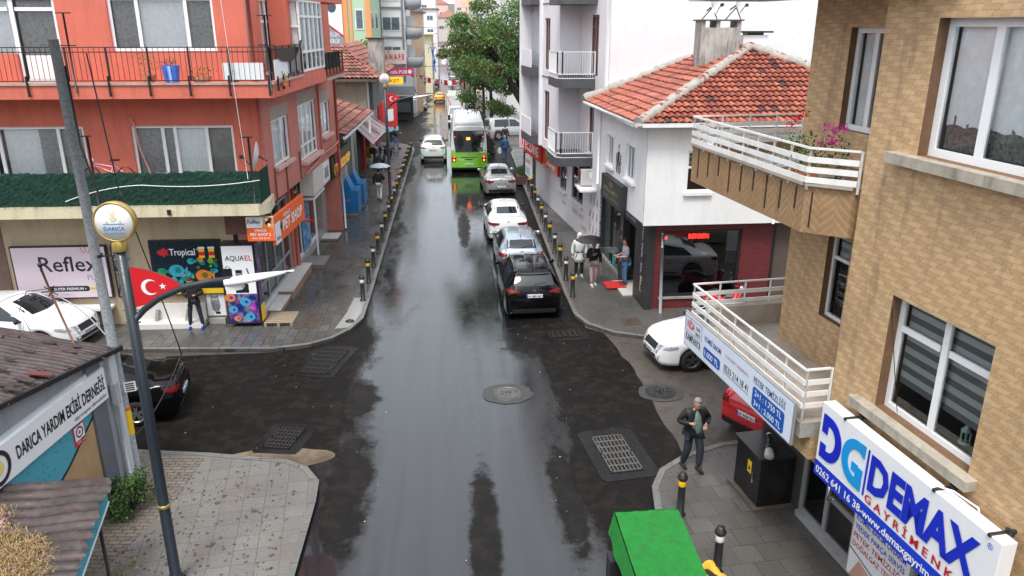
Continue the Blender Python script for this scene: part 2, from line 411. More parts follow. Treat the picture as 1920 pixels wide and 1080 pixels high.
earth = mat('bare_earth', (.12, .11, .09), .9, var=.4, vs=2)

def strip(name, rows, z, m):
    """rows of (y, xL, xR) following the terrain"""
    mb = MB(); 
    for (ya, la, ra), (yb, lb, rb) in zip(rows, rows[1:]):
        mb.face([(la, ya, z+G(ya)), (ra, ya, z+G(ya)), (rb, yb, z+G(yb)), (lb, yb, z+G(yb))], m)
    return structure(mb.build(name))
ys = [-30, 0, 62, 80, 101, 127, 160, 196, 250, 300, 420, 900]
strip('ground', [(y, -400, 400) for y in ys], -.16, earth)
RZ = -.10
def poly(name, P, z, m, skirt=None, km=None):
    mb = MB(); mb.face([(x, y, z) for x, y in P], m)
    if skirt:
        for p, q in zip(P, P[1:]+P[:1]): mb.face([(p[0], p[1], z), (q[0], q[1], z), (q[0], q[1], z-skirt), (p[0], p[1], z-skirt)], km or m)
    return structure(mb.build(name))
# older asphalt of the side streets, then the newly laid main road with its ragged edge
poly('side_street', [(-40, 14), (40, 12), (40, 26), (-40, 26)], RZ-.006, asph_old)
def jag(a, b, n, amp=.12):
    return [(a[0]+(b[0]-a[0])*i/n+random.uniform(-amp, amp), a[1]+(b[1]-a[1])*i/n+random.uniform(-amp, amp)) for i in range(1, n)]
R1 = [(-3.3, -10), (4.2, -10), (4.2, 14.2), (4.95, 14.8)]+jag((4.95, 14.8), (4.85, 18.3), 9, .06)+[(4.85, 18.3)]+jag((4.85, 18.3), (4.6, 21.9), 8, .07)+[(4.45, 22.3), (3.95, 22.8), (4.2, 62), (-3.5, 62), (-3.4, 23.3), (-4.5, 21.9), (-5.6, 21.5), (-8.6, 21.4)]+jag((-8.6, 21.4), (-9.6, 19.5), 4)+[(-10.5, 18.5), (-10.4, 16.4), (-7.5, 15.7), (-3.3, 14.6)]
poly('road', R1, RZ, asph)
poly('side_street', [(3.9, 60), (3.9, 71.9), (40, 71.9), (40, 60)], RZ-.006, asph_old)
strip('road', [(62, -30, 30), (80, -30, 30), (92, -30, 30), (101, -5.2, 4.6), (127, -5.6, 3.6), (160, -6.4, 2.4), (196, -7, 1.2), (250, -6.8, .8), (300, -6.6, .6), (340, -6.5, 1)], RZ+.006, asph)
strip('pavement', [(95, -14, -5.0), (101, -14, -4.7), (127, -14, -5.2), (160, -14, -6.1), (196, -14, -6.7), (250, -14, -6.6), (300, -14, -6.4)], .02, pave)
strip('pavement', [(80, 3.9, 14), (101, 3.4, 12), (127, 2.8, 12), (160, 1.9, 12), (196, .8, 12), (250, .4, 12), (300, .2, 12)], .02, pave)
KA = [(-16, 22.3), (-10, 21.8), (-5.6, 21.52), (-4.6, 21.78), (-3.95, 22.25), (-3.5, 22.95), (-3.2, 23.9), (-3.18, 26), (-3.3, 60), (-3.6, 61.8), (-4.6, 63.3), (-7, 64.5), (-12, 65)]
poly('pavement', KA+[(-12, 24.5), (-16, 24.5)], 0, pave, .1, kerbm)
KB = [(-12, 16.3), (-7.5, 15.78), (-5.7, 15.5), (-3.95, 15.1), (-3.5, 14.8), (-3.2, 14.3), (-3.15, 13.6), (-3.13, 6)]
poly('pavement', KB+[(-9, 6), (-12, 8)], 0, pave_l, .1, kerbm)
poly('pavement', [(-8.6, 15.9), (-7.5, 15.72), (-5.75, 15.44), (-5.85, 13.9), (-6.3, 12), (-6.75, 11.2), (-7.4, 11.5)], .004, setts)
KC = [(16, 21.5), (8, 21.35), (5.6, 21.7), (4.7, 22.1), (4.0, 22.9), (3.72, 23.8), (3.68, 26), (3.95, 58), (4.3, 59.6), (5.5, 60.2), (12, 60.3)]
poly('pavement', KC+[(12, 26), (16, 26)], 0, m_tiles('worn_pavement', (.11, .103, .095), (.09, .086, .08), (.06, .058, .055), .9, .9, 'OBJ', .008, 0, wet=(.1, .42), stain=((.07, .063, .055), .8)), .1, kerbm)
KD = [(12, 16.4), (7.8, 15.5), (5.9, 15.15), (4.95, 14.72), (4.3, 14.2), (4.0, 13.6), (3.85, 12.7), (3.5, 9), (3.4, 4)]
poly('pavement', KD+[(14, 4)], 0, m_tiles('grey_slab_pavement', (.12, .115, .105), (.085, .08, .073), (.04, .04, .038), .48, .48, 'OBJ', .008, .5, wet=(.08, .5), stain=((.075, .065, .055), .7), rot=rad(-6)), .1, kerbm)
def kerb(P, w_=.14, z=.006):
    mb = MB(); out = []
    for i, p in enumerate(P):
        a = Vector(P[max(i-1, 0)]); b = Vector(P[min(i+1, len(P)-1)]); d = (b-a).normalized(); out.append((p, (p[0]+d.y*w_, p[1]-d.x*w_)))
    for (p, p2), (q, q2) in zip(out, out[1:]): 
        mb.face([(*p, z), (*q, z), (*q2, z), (*p2, z)], kerbm); mb.face([(*p, z), (*q, z), (*q, RZ), (*p, RZ)], kerbm)
    structure(mb.build('kerb'))
kerb(KA[::-1]); kerb([(x, y) for x, y in KB[::-1]], -.14*-1, .012); kerb(KC, -.14*-1 if False else .14); kerb(KD, .14, .012)
# shallow water standing along the left kerb and at the corner, muddy water at the island kerb
def blob(P, z, m, name='puddle'):
    mb = MB(); n = len(P); pts = []
    for i in range(n):
        p0, p1, p2, p3 = P[i-1], P[i], P[(i+1) % n], P[(i+2) % n]
        for t in (0, .25, .5, .75):
            f = lambda a, b, c, d: .5*((2*b)+(-a+c)*t+(2*a-5*b+4*c-d)*t*t+(-a+3*b-3*c+d)*t**3)
            pts.append((f(p0[0], p1[0], p2[0], p3[0])+random.uniform(-.02, .02), f(p0[1], p1[1], p2[1], p3[1])+random.uniform(-.02, .02), z))
    mb.face(pts, m); structure(mb.build(name))
blob([(-3.1, 14.2), (-2.95, 13.6), (-2.8, 12.6), (-2.35, 11.6), (-2.1, 10.5), (-2.0, 9), (-3.05, 9), (-3.08, 12)], RZ+.004, water)
blob([(-5.4, 15.6), (-4.4, 15.95), (-3.2, 15.75), (-2.9, 15.45), (-3.5, 15.1), (-3.85, 15.28), (-4.8, 15.42)], RZ+.005, mudw)
blob([(3.35, 26), (3.4, 34), (3.62, 34.5), (3.5, 26), (3.6, 23.7), (3.3, 23.4)], RZ+.004, water)
# manholes, drains, covers
iron = mat('wet_cast_iron', (.035, .032, .03), .38, metal=.3, var=.4, vs=20, bump=.4, bs=80)
iron_l = mat('worn_iron', (.13, .12, .11), .4, metal=.4, var=.3, vs=20)
def manhole(x, y, r, R, label, m1, m2):
    t = thing('manhole_cover', label, 'manhole cover', (x, y, RZ), 'round manhole covers in the road')
    mb = MB(F(x, y, RZ)); P = [(math.cos(2*PI*k/36)*R*random.uniform(.93, 1.05), math.sin(2*PI*k/36)*R*.86*random.uniform(.96, 1.03), .012) for k in range(36)]
    mb.face(P, m2); mb.build('asphalt_collar', t)
    mb = MB(F(x, y, RZ)); mb.lathe([(r*1.12, .013), (r*1.12, .02), (r, .02), (r, .014), (r*.9, .014)], m1, n=32)
    mb.lathe([(r*.9, .018), (0, .018)], m1, n=32)
    for k in range(60):
        a, q = random.uniform(0, 2*PI), random.uniform(.1, .85)*r; mb.box(q*math.cos(a)-.025, q*math.cos(a)+.025, q*math.sin(a)-.015, q*math.sin(a)+.015, .018, .024, m1)
    mb.build('lid', t)
manhole(1.15, 18.3, .36, .68, 'pale round manhole cover in the middle of the wet road', iron_l, mat('grey_collar', (.045, .045, .045), .45, var=.3, vs=12, bump=.4, bs=90))
manhole(5.19, 18.1, .36, .62, 'dark round manhole cover in the brown side street behind the man', iron, mat('brown_collar', (.05, .047, .044), .4, var=.3, vs=12, bump=.4, bs=90))
def drain(x, y, deg, L, W, margin, label, flip=False, rows=(3, 4), m=None):
    M = F(x, y, RZ, deg); t = thing('drain_grate', label, 'drain grate', (x, y, RZ), 'storm drain grates in the road')
    mb = MB(M); a, b = L/2+margin[0], W/2+margin[1]; P = []
    for cx, cy, s0 in ((a-.15, b-.15, 0), (-a+.15, b-.15, 90), (-a+.15, -b+.15, 180), (a-.15, -b+.15, 270)):
        for k in range(4): P.append((cx+.15*math.cos(rad(s0+30*k))+random.uniform(-.04, .04), cy+.15*math.sin(rad(s0+30*k))+random.uniform(-.04, .04)))
    n = len(P)
    hole = [(-L/2, -W/2), (L/2, -W/2), (L/2, W/2), (-L/2, W/2)]
    # collar as ring between jagged outline and the frame
    mb.prism(P, 0.001, .012, asph_patch); mb.build('asphalt_collar', t)
    pit = MB(M); pit.box(-L/2, L/2, -W/2, W/2, .013, .016, mat('drain_pit', (.004, .004, .004), .9, var=0)); pit.build('pit', t)
    g = MB(M); mm = m or iron
    for i in range(2):
        x0 = -L/2+i*L/2; x1 = x0+L/2-.015
        g.box(x0, x1, -W/2, -W/2+.03, .017, .045, mm); g.box(x0, x1, W/2-.03, W/2, .017, .045, mm); g.box(x0, x0+.03, -W/2, W/2, .018, .045, mm); g.box(x1-.03, x1, -W/2, W/2, .018, .045, mm)
        nr = 3
        for k in range(1, nr): xx = x0+(x1-x0)*k/nr; g.box(xx-.022, xx+.022, -W/2+.03, W/2-.03, .018, .044, mm)
        ns = int(W/.085)
        for k in range(1, ns): yy = -W/2+W*k/ns; g.box(x0+.03, x1-.03, yy-.014, yy+.014, .019, .043, mm)
    g.build('grate', t)
drain(3.42, 15.15, 97, 1.55, .72, (.28, .3), 'large rusty drain grate by the near right corner, in a black asphalt patch', m=iron_l)
drain(-4.2, 16.35, 78, .95, .62, (.22, .25), 'small drain grate beside the muddy puddle on the left')
drain(-3.95, 20.75, 78, 1.75, .85, (.2, .2), 'long drain grate at the far left corner below the pet shop pavement')
drain(3.2, 22.25, 5, 1.05, .5, (.22, .2), 'flooded drain grate behind the black car')
def cover(x, y, deg, a, b, label):
    M = F(x, y, 0, deg); t = thing('access_cover', label, 'access cover', (x, y, 0), 'rusty steel access covers in the pavement'); mb = MB(M); rust = mat('rusty_plate', (.075, .05, .038), .5, var=.4, vs=10, bump=.6, bs=120)
    mb.box(-a/2, a/2, -b/2, b/2, .001, .012, rust)
    mb.build('plate', t, bevel=.003); g = MB(M)
    for k in (-1, 1): g.box(-.03+k*.05, -.01+k*.05, -.12, .12, .0125, .022, iron)
    g.build('handle', t)
cover(-4.92, 23.45, 0, .62, .62, 'nearer square rusty cover in the left corner pavement'); cover(-4.88, 24.15, 0, .62, .62, 'farther square rusty cover in the left corner pavement')
cover(5.45, 22.95, 4, .62, .62, 'square rusty cover in the pavement by the brick corner shop')
# ================================================================= RED APARTMENT BUILDING (left corner)
redw = mat('terracotta_render', (.6, .15, .098), .75, var=.12, vs=1.2, bump=.5, bs=55, dirt=((.26, .08, .06), .45))
pinkw = mat('faded_pink_render', (.52, .185, .145), .75, var=.12, vs=1.2, bump=.5, bs=55, dirt=((.3, .12, .1), .4))
cream = mat('cream_render', (.5, .4, .27), .75, var=.12, vs=1, bump=.3, bs=60, dirt=((.25, .19, .13), .5))
creamb = mat('cream_beam', (.62, .55, .38), .7, var=.15, vs=2, dirt=((.25, .2, .13), .6))
greyc = mat('grey_plaster', (.36, .31, .27), .8, var=.2, vs=4)
red_pipe = mat('red_pipe', (.35, .07, .05), .5, var=.2)
t = thing('apartment_building', 'terracotta red apartment building on the left corner with railed balcony and cream ground floor', 'building', (-8, 26, 0))
FR = F(0, 23.9, 0, 0); SA_ = math.degrees(math.atan2(11.3, .52)); FS = F(-5.92, 23.9, 0, SA_)
RO = -5.92
mb = MB(FR)
w2 = [(-17, -13.9, 4.4, 6.25), (-13.75, -11.0, 4.4, 6.25), (-9.65, -6.68, 4.75, 6.25)]
wall(mb, -19, -6.35, 0, 3.75, [(-15.6, -14.3, .9, 2.6)], cream, y=0, depth=.12)
wall(mb, -19, RO, 3.75, 7.13, w2, redw)
w3 = [(-14.8, -11.2, 7.5, 9.85), (-9.78, -6.86, 8.36, 9.9)]
wall(mb, -19, RO-.05, 7.5, 10.4, w3, redw)
mb.box(-19, RO, 1.5, 13, 10.4, 14, redw); mb.build('front_wall', t)
for k in (-15.9, -9.05):
    pass
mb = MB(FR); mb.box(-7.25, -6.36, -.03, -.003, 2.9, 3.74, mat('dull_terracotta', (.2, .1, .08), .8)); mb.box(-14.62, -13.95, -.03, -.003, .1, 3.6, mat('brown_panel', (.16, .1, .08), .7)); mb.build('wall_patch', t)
# side wall towards the street
mb = MB(FS)
sw = [(1.3, 3.45, 4.72, 6.2), (4.85, 7.75, 4.32, 6.33), (8.6, 10.4, 4.7, 6.06)]
wall(mb, 0, 11.6, 3.72, 7.13, sw, pinkw, depth=.16)
wall(mb, .0, 11.6, 7.5, 10.4, [(1.3, 3.0, 7.6, 9.85)], redw); mb.box(3.15, 3.45, -.12, 0, 7.5, 10.4, redw)
mb.box(0, 11.6, .1, .2, 10.4, 14, redw)
mb.build('side_wall', t)
mb = MB(FS); mb.face([(11.6, 0, 0), (11.6, 9, 0), (11.6, 9, 14), (11.6, 0, 14)], pinkw); mb.build('rear_wall', t)
for a, b, c, d in sw:
    p = MB(FS); p.box(a-.02, b+.02, -.004, .0, d+.0, d+.42, greyc); p.build('lintel_plaster', t)
# windows of the front
for (a, b, c, d), sp, hh, cu, bl, lab in (
    (w2[0], (.5,), (), [(0, .95, curtain)], None, None),
    (w2[1], (.1, .72), (), [(.12, .5, curtain), (.5, .72, curtain_dk), (.74, 1, curtain_dk)], None, 'window with a green white curtain and a grey one'),
    (w2[2], (.3, .42, .73), (), [(.0, .42, curtain_dk), (.42, .74, curtain), (.76, 1, mat('grey_blind', (.3, .3, .28), .8))], None, None),
    (w3[1], (.27, .73), (.92,), [(0, .26, curtain_dk), (.27, .73, curtain), (.73, 1, curtain_dk)], None, None)):
    window(t, FR, a, b, c, d, .08, sp, hh, .08, None, cu, None, lab=lab)
window(t, FR, *w3[0], .08, (.66,), (.85,), .1, None, [(0, .65, curtain), (.7, 1, curtain_dk)], lab='balcony door with a wide window beside it')
mb = MB(FR); mb.box(-14.7, -12.45, -.02, .07, 7.5, 8.3, redw); mb.box(-12.25, -11.35, .07, .13, 7.6, 8.25, pvc); mb.build('door_panel', t)
for (a, b, c, d), sp, hh, cu in ((sw[0], (.62,), (), [(0, 1, curtain)]), (sw[2], (.45,), (), [(0, 1, curtain)])):
    window(t, FS, a, b, c, d, .06, sp, hh, .07, None, cu, (.14, .1, mat('pink_sill', (.6, .42, .38), .6)))
window(t, FS, *sw[1], .06, (.25, .5, .75), (.25,), .07, None, [(0, 1, curtain)], (.2, .12, mat('pink_sill', (.6, .42, .38), .6)), lab='tall glazed bay window of the stair with transom panes')
window(t, FS, 1.3, 3.0, 7.6, 9.85, .06, (.5,), (.7,), .08, None, [(0, 1, curtain)], lab='balcony side door')
# slab at second floor, with fascia, follows the corner
EA = math.degrees(math.atan2(11.3, .6)); FE = F(-5.12, 22.7, 0, EA)
mb = MB(); P = [(-19, 22.7), (-5.12, 22.7), (-4.57, 33.4), (-5.6, 33.5), (-6.2, 24), (-19, 24)]
mb.prism(P, 7.13, 7.5, redw); mb.build('balcony_slab', t)
mb = MB(); P2 = [(-19, 22.66), (-5.08, 22.66), (-4.9, 26.3), (-5.0, 26.4), (-5.2, 22.8), (-19, 22.8)]; mb.prism(P2, 7.5, 7.56, mat('slab_edge', (.42, .33, .28), .6, var=.3, vs=5)); mb.build('slab_capping', t)
mb = MB(FE); mb.box(3.75, 7.0, .02, .9, 7.5, 7.62, redw); mb.box(7.0, 10.7, .02, .7, 7.1, 7.12, pinkw)
mb.box(3.6, 10.8, -.02, .9, 9.85, 10.35, redw); mb.box(3.4, 3.75, .3, .9, 7.5, 9.9, redw); mb.build('bay_parapet', t)
# glazed bay
fr = MB(FE)
for x in [3.75, 4.4, 5.05, 5.7, 6.35, 6.97]: fr.box(x-.035, x+.035, 0, .07, 7.62, 9.85, pvc)
for z in (7.62, 8.2, 9.3, 9.78): fr.box(3.75, 6.97, .004, .066, z, z+.07, pvc)
for yy in (.0, .83): fr.box(3.72, 3.79, yy, yy+.07, 7.62, 9.85, pvc)
for z in (7.62, 9.0, 9.78): fr.box(3.722, 3.788, .07, .83, z, z+.07, pvc)
fr.box(6.93, 7.0, 0, .8, 7.62, 9.85, pvc)
b = fr.build('bay_window_frame', t)
g = MB(FE); g.face([(3.78, .035, 7.68), (6.95, .035, 7.68), (6.95, .035, 9.8), (3.78, .035, 9.8)], glass); g.face([(3.755, .07, 7.68), (3.755, .85, 7.68), (3.755, .85, 9.8), (3.755, .07, 9.8)], glass)
g.build('pane', b); g = MB(FE); g.raw([(3.9+.04*i, .12+.02*math.sin(i*2.1), z) for i in range(75) for z in (8.22, 9.8)], [(2*i, 2*i+2, 2*i+3, 2*i+1) for i in range(74)], curtain, True)
g.raw([(3.83+.02*math.sin(i*2.3), .12+.035*i, z) for i in range(20) for z in (7.7, 9.8)], [(2*i, 2*i+2, 2*i+3, 2*i+1) for i in range(19)], curtain, True)
g.box(3.9, 6.9, .5, .52, 7.62, 9.8, dark); g.build('curtain', b)
# main balcony railing
mb = MB(); railing(mb, [(-16, 22.68), (-5.14, 22.68)], 7.62, 8.5, black, step=.14, pstep=1.08, rails=(0, .86, 1)); railing(mb, [(-5.14, 22.68), (-4.95, 26.35)], 7.62, 8.5, black, step=.09, pstep=.75, rails=(0, .9, 1))
for i in range(11):
    x = -16+i*1.08; mb.box(x-.02, x+.02, 22.6, 22.66, 7.2, 7.75, black); mb.beam((x, 22.63, 7.25), (x, 22.9, 7.15), .03, black)
for k in range(5): y = 23+k*.75; mb.box(-5.1+.04, -5.1+.1, y-.02, y+.02, 7.3, 7.7, black)
mb.build('balcony_railing', t)
mb = MB(); mb.tube([(-4.96, 26.3, 8.4), (-4.95, 26.35, 8.55), (-4.94, 26.5, 8.62)], .04, black); mb.build('railing_finial', t)
mb = MB()
for x, z1 in ((-10.42, 9.38), (-5.16, 9.32)):
    mb.tube([(x, 22.66, 7.3), (x, 22.66, z1)], .028, black); mb.beam((x-.2, 22.66, z1), (x+.2, 22.66, z1), .03, black); mb.beam((x-.25, 22.66, 8.55), (x+.2, 22.66, 8.55), .03, black)
mb.build('washing_line_post', t)
# far little balcony with black screen
mb = MB(FE); railing(mb, [(7.15, .0), (10.3, .0)], 7.28, 8.1, black, step=.2, pstep=.7); mb.box(7.12, 7.16, 0, .7, 7.28, 8.1, black)
mb.box(7.3, 10.0, .04, .06, 7.5, 8.1, mat('black_screen', (.02, .02, .02), .8)); mb.box(7.12, 10.4, -.05, .7, 7.12, 7.2, mat('slab_edge', (.4, .3, .26))); mb.build('rear_balcony_railing', t)
# first floor balcony: cream slab, posts and green netting
mb = MB(); mb.prism([(-19, 22.62), (-5.85, 22.62), (-5.6, 23.0), (-5.72, 24.1), (-19, 24.1)], 3.78, 4.12, creamb)
for x in (-15.1, -14.3, -10.2, -8.4): mb.box(x-.05, x+.05, 22.56, 22.62, 3.85, 4.0, black)
mb.build('balcony_slab', t)
net = mat('green_netting', (.008, .05, .034), .8, var=.55, vs=9, bump=.8, bs=60); net2 = mat('green_netting_light', (.018, .1, .06), .8, var=.4, vs=9)
mb = MB(); rr = random.Random(3)
NX, NZ = 150, 12; vs = []
for i in range(NX+1):
    for k in range(NZ+1): vs.append((-18+12.2*i/NX, 22.68+rr.uniform(-.012, .012)+.02*math.sin(i*.3), 4.1+.98*k/NZ+(rr.uniform(-.03, .03)+.02*math.sin(i*.2) *.4 if k in (0, NZ) else 0)))
fs = [(i*(NZ+1)+k, (i+1)*(NZ+1)+k, (i+1)*(NZ+1)+k+1, i*(NZ+1)+k+1) for i in range(NX) for k in range(NZ)]
mb.raw(vs, fs, net)
for i in range(15000):
    x, z = rr.uniform(-18, -5.8), rr.uniform(4.08, 5.1); l = rr.uniform(.015, .035); a = rr.uniform(0, PI); y = 22.63+rr.uniform(-.02, .05)
    mb.face([(x, y, z), (x+l*math.cos(a), y-.03, z+l*math.sin(a)), (x+l*math.cos(a)-.012, y-.02, z+l*math.sin(a)+.012)], net if rr.random() < .6 else net2)
for y in [22.7+.02*k for k in range(60)]:
    z = rr.uniform(4.1, 5.05); mb.face([(-5.8, y, 4.1), (-5.8+.03, y+.03, 4.1), (-5.78, y+.03, 5.05), (-5.8, y, 5.05)], net)
mb.build('green_balcony_netting', t)
mb = MB()
for x, z1 in ((-10.38, 6.12), (-5.95, 6.05)): mb.tube([(x, 22.7, 4.1), (x, 22.7, z1)], .035, black); mb.beam((x-.22, 22.7, z1), (x+.12, 22.7, z1), .035, black)
mb.build('washing_line_post', t)
mb = MB(); mb.tube([(-9.6, 23.86, 6.5), (-9.5, 23.85, 6.3), (-9.45, 23.86, 5.6), (-9.25, 23.85, 4.9), (-9.2, 23.86, 4.3)], .025, mat('pink_pipe', (.65, .3, .25), .6)); mb.tube([(-9.7, 23.8, 6.52), (-9.6, 23.86, 6.5), (-9.5, 23.8, 6.47)], .03, mat('pink_pipe')); mb.build('drain_pipe', t)
mb = MB(FS)
for x, a, b in ((-.03, 3.75, 10.4), (11.5, 2.6, 7.1), (8.05, 4.3, 7.1)): mb.tube([(x, -.06, a), (x, -.06, b)], .055 if x != 8.05 else .03, red_pipe)
for x in (1.15, 2.55, 4.5): mb.box(x-.04, x+.04, -.05, -.005, 3.75, 4.75, mat('rusty_bracket', (.2, .09, .06), .7))
mb.tube([(11.55, -.08, 2.7), (11.6, -.1, 1.5), (11.6, -.1, .1)], .04, white_p); mb.build('downpipe', t)
mb = MB(FS); mb.tube([(4.9, -.1, 3.85)]+[(4.9+k*.7, -.1-.05*math.sin(k), 3.9+.03*k) for k in range(1, 10)], .04, pinkw); mb.build('service_pipe', t)
# ground floor of the side: shop glazing set back
GA = math.degrees(math.atan2(11.3, .25)); FG = F(-6.35, 23.9, 0, GA)
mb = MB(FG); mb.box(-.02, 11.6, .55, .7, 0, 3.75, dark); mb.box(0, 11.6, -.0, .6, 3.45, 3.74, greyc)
for a, b in ((-.02, .12), (4.75, 5.05), (10.7, 11.6)): mb.box(a, b, 0, .6, .0, 3.45, greyc if a > 9 else pinkw)
mb.box(0, 5, .02, .6, 0, .32, mat('white_step', (.55, .55, .53), .5)); mb.box(5.0, 11.5, .02, .6, 0, .3, concrete); mb.build('shop_base', t)
mb = MB(FG)
for x in (.15, 1.3, 2.4, 3.5, 4.6): mb.box(x-.05, x+.05, .1, .18, .32, 3.2, alu)
for z in (.32, 1.0, 2.4, 3.1): mb.box(.15, 4.6, .105, .175, z, z+.08, alu)
for x in (5.35, 6.6, 8.2, 9.6): mb.box(x-.05, x+.05, .1, .18, .3, 3.2, pvc if x > 6 else pvc)
for z in (.3, 2.9): mb.box(5.3, 9.6, .105, .175, z, z+.09, pvc)
sf = mb.build('shopfront', t)
mb = MB(FG); mb.face([(.15, .14, .3), (4.6, .14, .3), (4.6, .14, 3.2), (.15, .14, 3.2)], glass_dk); mb.face([(5.3, .14, .3), (9.6, .14, .3), (9.6, .14, 3.2), (5.3, .14, 3.2)], glass_dk); mb.build('pane', sf)
mb = MB(FG); rr = random.Random(5)
for k in range(26): x = rr.uniform(.3, 4.4); z = rr.choice((.45, 1.05, 1.6, 2.1)); mb.box(x, x+.22, .3, .45, z, z+rr.uniform(.2, .4), mat('goods%d' % (k % 5), ((.5, .05, .05), (.6, .4, .02), (.05, .25, .1), (.1, .2, .5), (.6, .5, .4))[k % 5], .6))
mb.build('shelf_goods', t)
mb = MB(FG); mb.tube([(5.0, -.06, 0), (5.0, -.06, 3.7)], .09, red_pipe); mb.lathe([(.13, 0), (.13, .05)], red_pipe, (5.0, -.06, 3.2)); mb.build('downpipe', t)
mb = MB(FG); mb.box(6.45, 8.6, -.55, .02, 2.55, 2.64, pvc); mb.box(6.45, 6.5, -.55, -.5, .3, 2.55, pvc); mb.build('shop_canopy', t)
mb = MB(FG); post = NT('swim_poster'); nn = post.noise(4, 3); post.set(post.mix(post.ramp(nn, 0, 1, .4, .6), (.01, .04, .2), (.08, .4, .7)), .3)
mb.box(6.55, 7.95, .04, .06, .4, 2.5, post.m); mb.text('OKYANUS', 6.8, 2.0, .035, white_p, h=.001) if False else None; mb.build('window_poster', t)
# steps in front of the shops
for x0, x1, y0, h, m_, lab in ((.4, 1.9, -.42, .22, 'white_step', 'white tiled shop step nearest the wooden pallet'), (1.95, 5.3, -.5, .34, 'white_step', 'long white tiled shop step below the pet shop glazing'), (5.6, 6.9, -.9, .15, 'worn_step', 'low grey stone step before the blue poster'), (9.7, 10.7, -.75, .12, 'white_step', 'small white step by the woman in black')):
    mb = MB(FG); mm = mat(m_, (.6, .59, .57) if m_ == 'white_step' else (.2, .2, .19), .4, var=.15, vs=5)
    mb.box(x0, x1, y0, -.0, h-.04, h, mm); mb.box(x0+.03, x1-.03, y0+.04, -.0, 0, h-.04, mat('step_riser', (.35, .2, .14), .7)); o = mb.build('shop_step', None, origin=tuple(FG @ Vector((x0, 0, 0)))); tag(o, lab, 'step')
mb = MB(FG); wood = mat('pallet_wood', (.3, .24, .17), .8, var=.3, vs=20)
for k in range(7): mb.box(-.55+k*.15, -.45+k*.15, -1.0, -.1, .11, .13, wood)
for k in range(3): mb.box(-.55, .45, -1.0+k*.41, -.92+k*.41, .0, .11, wood)
tag(mb.build('pallet', origin=tuple(FG @ Vector((0, -.5, 0)))), 'grey wooden pallet on the pavement at the pet shop corner', 'pallet')

# ---- signs on the cream wall
def board(name, label, M, x0, x1, z0, z1, y0, y1, face, frame, cat='sign', ft=.05, group=None):
    c = M @ Vector(((x0+x1)/2, y0, z0)); t_ = thing(name, label, cat, tuple(c), group)
    mb = MB(M); mb.box(x0, x1, y0, y1, z0, z1, frame); mb.build('board', t_)
    mb = MB(M); mb.face([(x0+ft, y0-.004, z0+ft), (x1-ft, y0-.004, z0+ft), (x1-ft, y0-.004, z1-ft), (x0+ft, y0-.004, z1-ft)], face, [(0, 0), (x1-x0, 0), (x1-x0, z1-z0), (0, z1-z0)]); mb.build('printed_panel', t_)
    return t_
pinkish = mat('pale_pink_print', (.66, .55, .62), .4, var=.02)
s = board('shop_sign', 'large pale pink REFLEX PLUS sign on the cream wall behind the white car', FR, -13.75, -10.9, .95, 2.66, -.16, -.04, pinkish, black, ft=.04)
mb = MB(FR); y = -.168
mb.text('Reflex', -12.95, 1.85, y, black_p, h=.5, w=1.75, bold=.008); mb.text('PLUS', -11.32, 1.55, y, grey_p, h=.19, w=.5, align='C', bold=-.002)
mb.plate([(-12.75+.09*math.cos(a), 1.28+.09*math.sin(a)) for a in [rad(90+18*k) for k in range(11)]]+[(-11.65+.09*math.cos(a), 1.28+.09*math.sin(a)) for a in [rad(-90+18*k) for k in range(11)]], y+.002, None, black_p)
mb.plate([(-11.55, 1.19), (-11.2, 1.19), (-11.13, 1.28), (-11.2, 1.37), (-11.55, 1.37)], y+.001, None, mat('gold_print', (.75, .6, .25), .4, var=0))
mb.text('• SUPER PREMIUM •', -12.2, 1.235, y, white_p, h=.09, w=1.05, align='C', bold=.01); mb.text('MULTIFOOD', -11.34, 1.24, y, black_p, h=.07, w=.36, align='C')
mb.disc(-13.05, 1.12, .07, y, black_p, 12, 1, 90, 270); mb.disc(-13.05, 1.12, .07, y, red_p, 12, 1, -90, 90); mb.box(-13.08, -13.02, y-.002, y-.001, 1.05, 1.19, yellow_p)
mb.text('BELGIAN', -12.92, 1.13, y, grey_p, h=.045); mb.text('RECIPE', -12.92, 1.06, y, grey_p, h=.04); mb.text('www.reflexmama.com', -12.45, 1.08, y, grey_p, h=.03)
for a in (60, 90, 118): mb.beam((-11.5+.12*math.cos(rad(a)), y, 2.32+.12*math.sin(rad(a))), (-11.5+.3*math.cos(rad(a)), y, 2.32+.3*math.sin(rad(a))), .012, red_p)
mb.build('lettering', s)
mb = MB(FR); mb.box(-12.2, -10.95, -.45, 0, .62, .7, white_p); mb.box(-11.0, -10.94, -.4, -.34, 0, .62, red_pipe); tag(mb.build('wall_shelf', origin=(-11.6, 23.9, .62)), 'white shelf on a thin leg below the pink sign', 'shelf')
mb = MB(FR)
for z in (2.62, .95): mb.beam((-10.75, -.1, z), (-10.4, -.1, z), .04, black)
for x in (-10.75, -10.4): mb.beam((x, -.1, .95), (x, -.1, 2.62), .04, black)
mb.beam((-10.75, -.1, .95), (-10.4, -.1, 2.62), .03, black); mb.beam((-10.75, -.1, 2.0), (-10.4, -.1, .95), .03, black); mb.tube([(-10.6, -.1, 2.4), (-10.6, -.12, 1.4)], .06, black)
tag(mb.build('empty_rack', origin=(-10.6, 23.8, .95)), 'empty black metal frame on the cream wall beside the pink sign', 'rack')
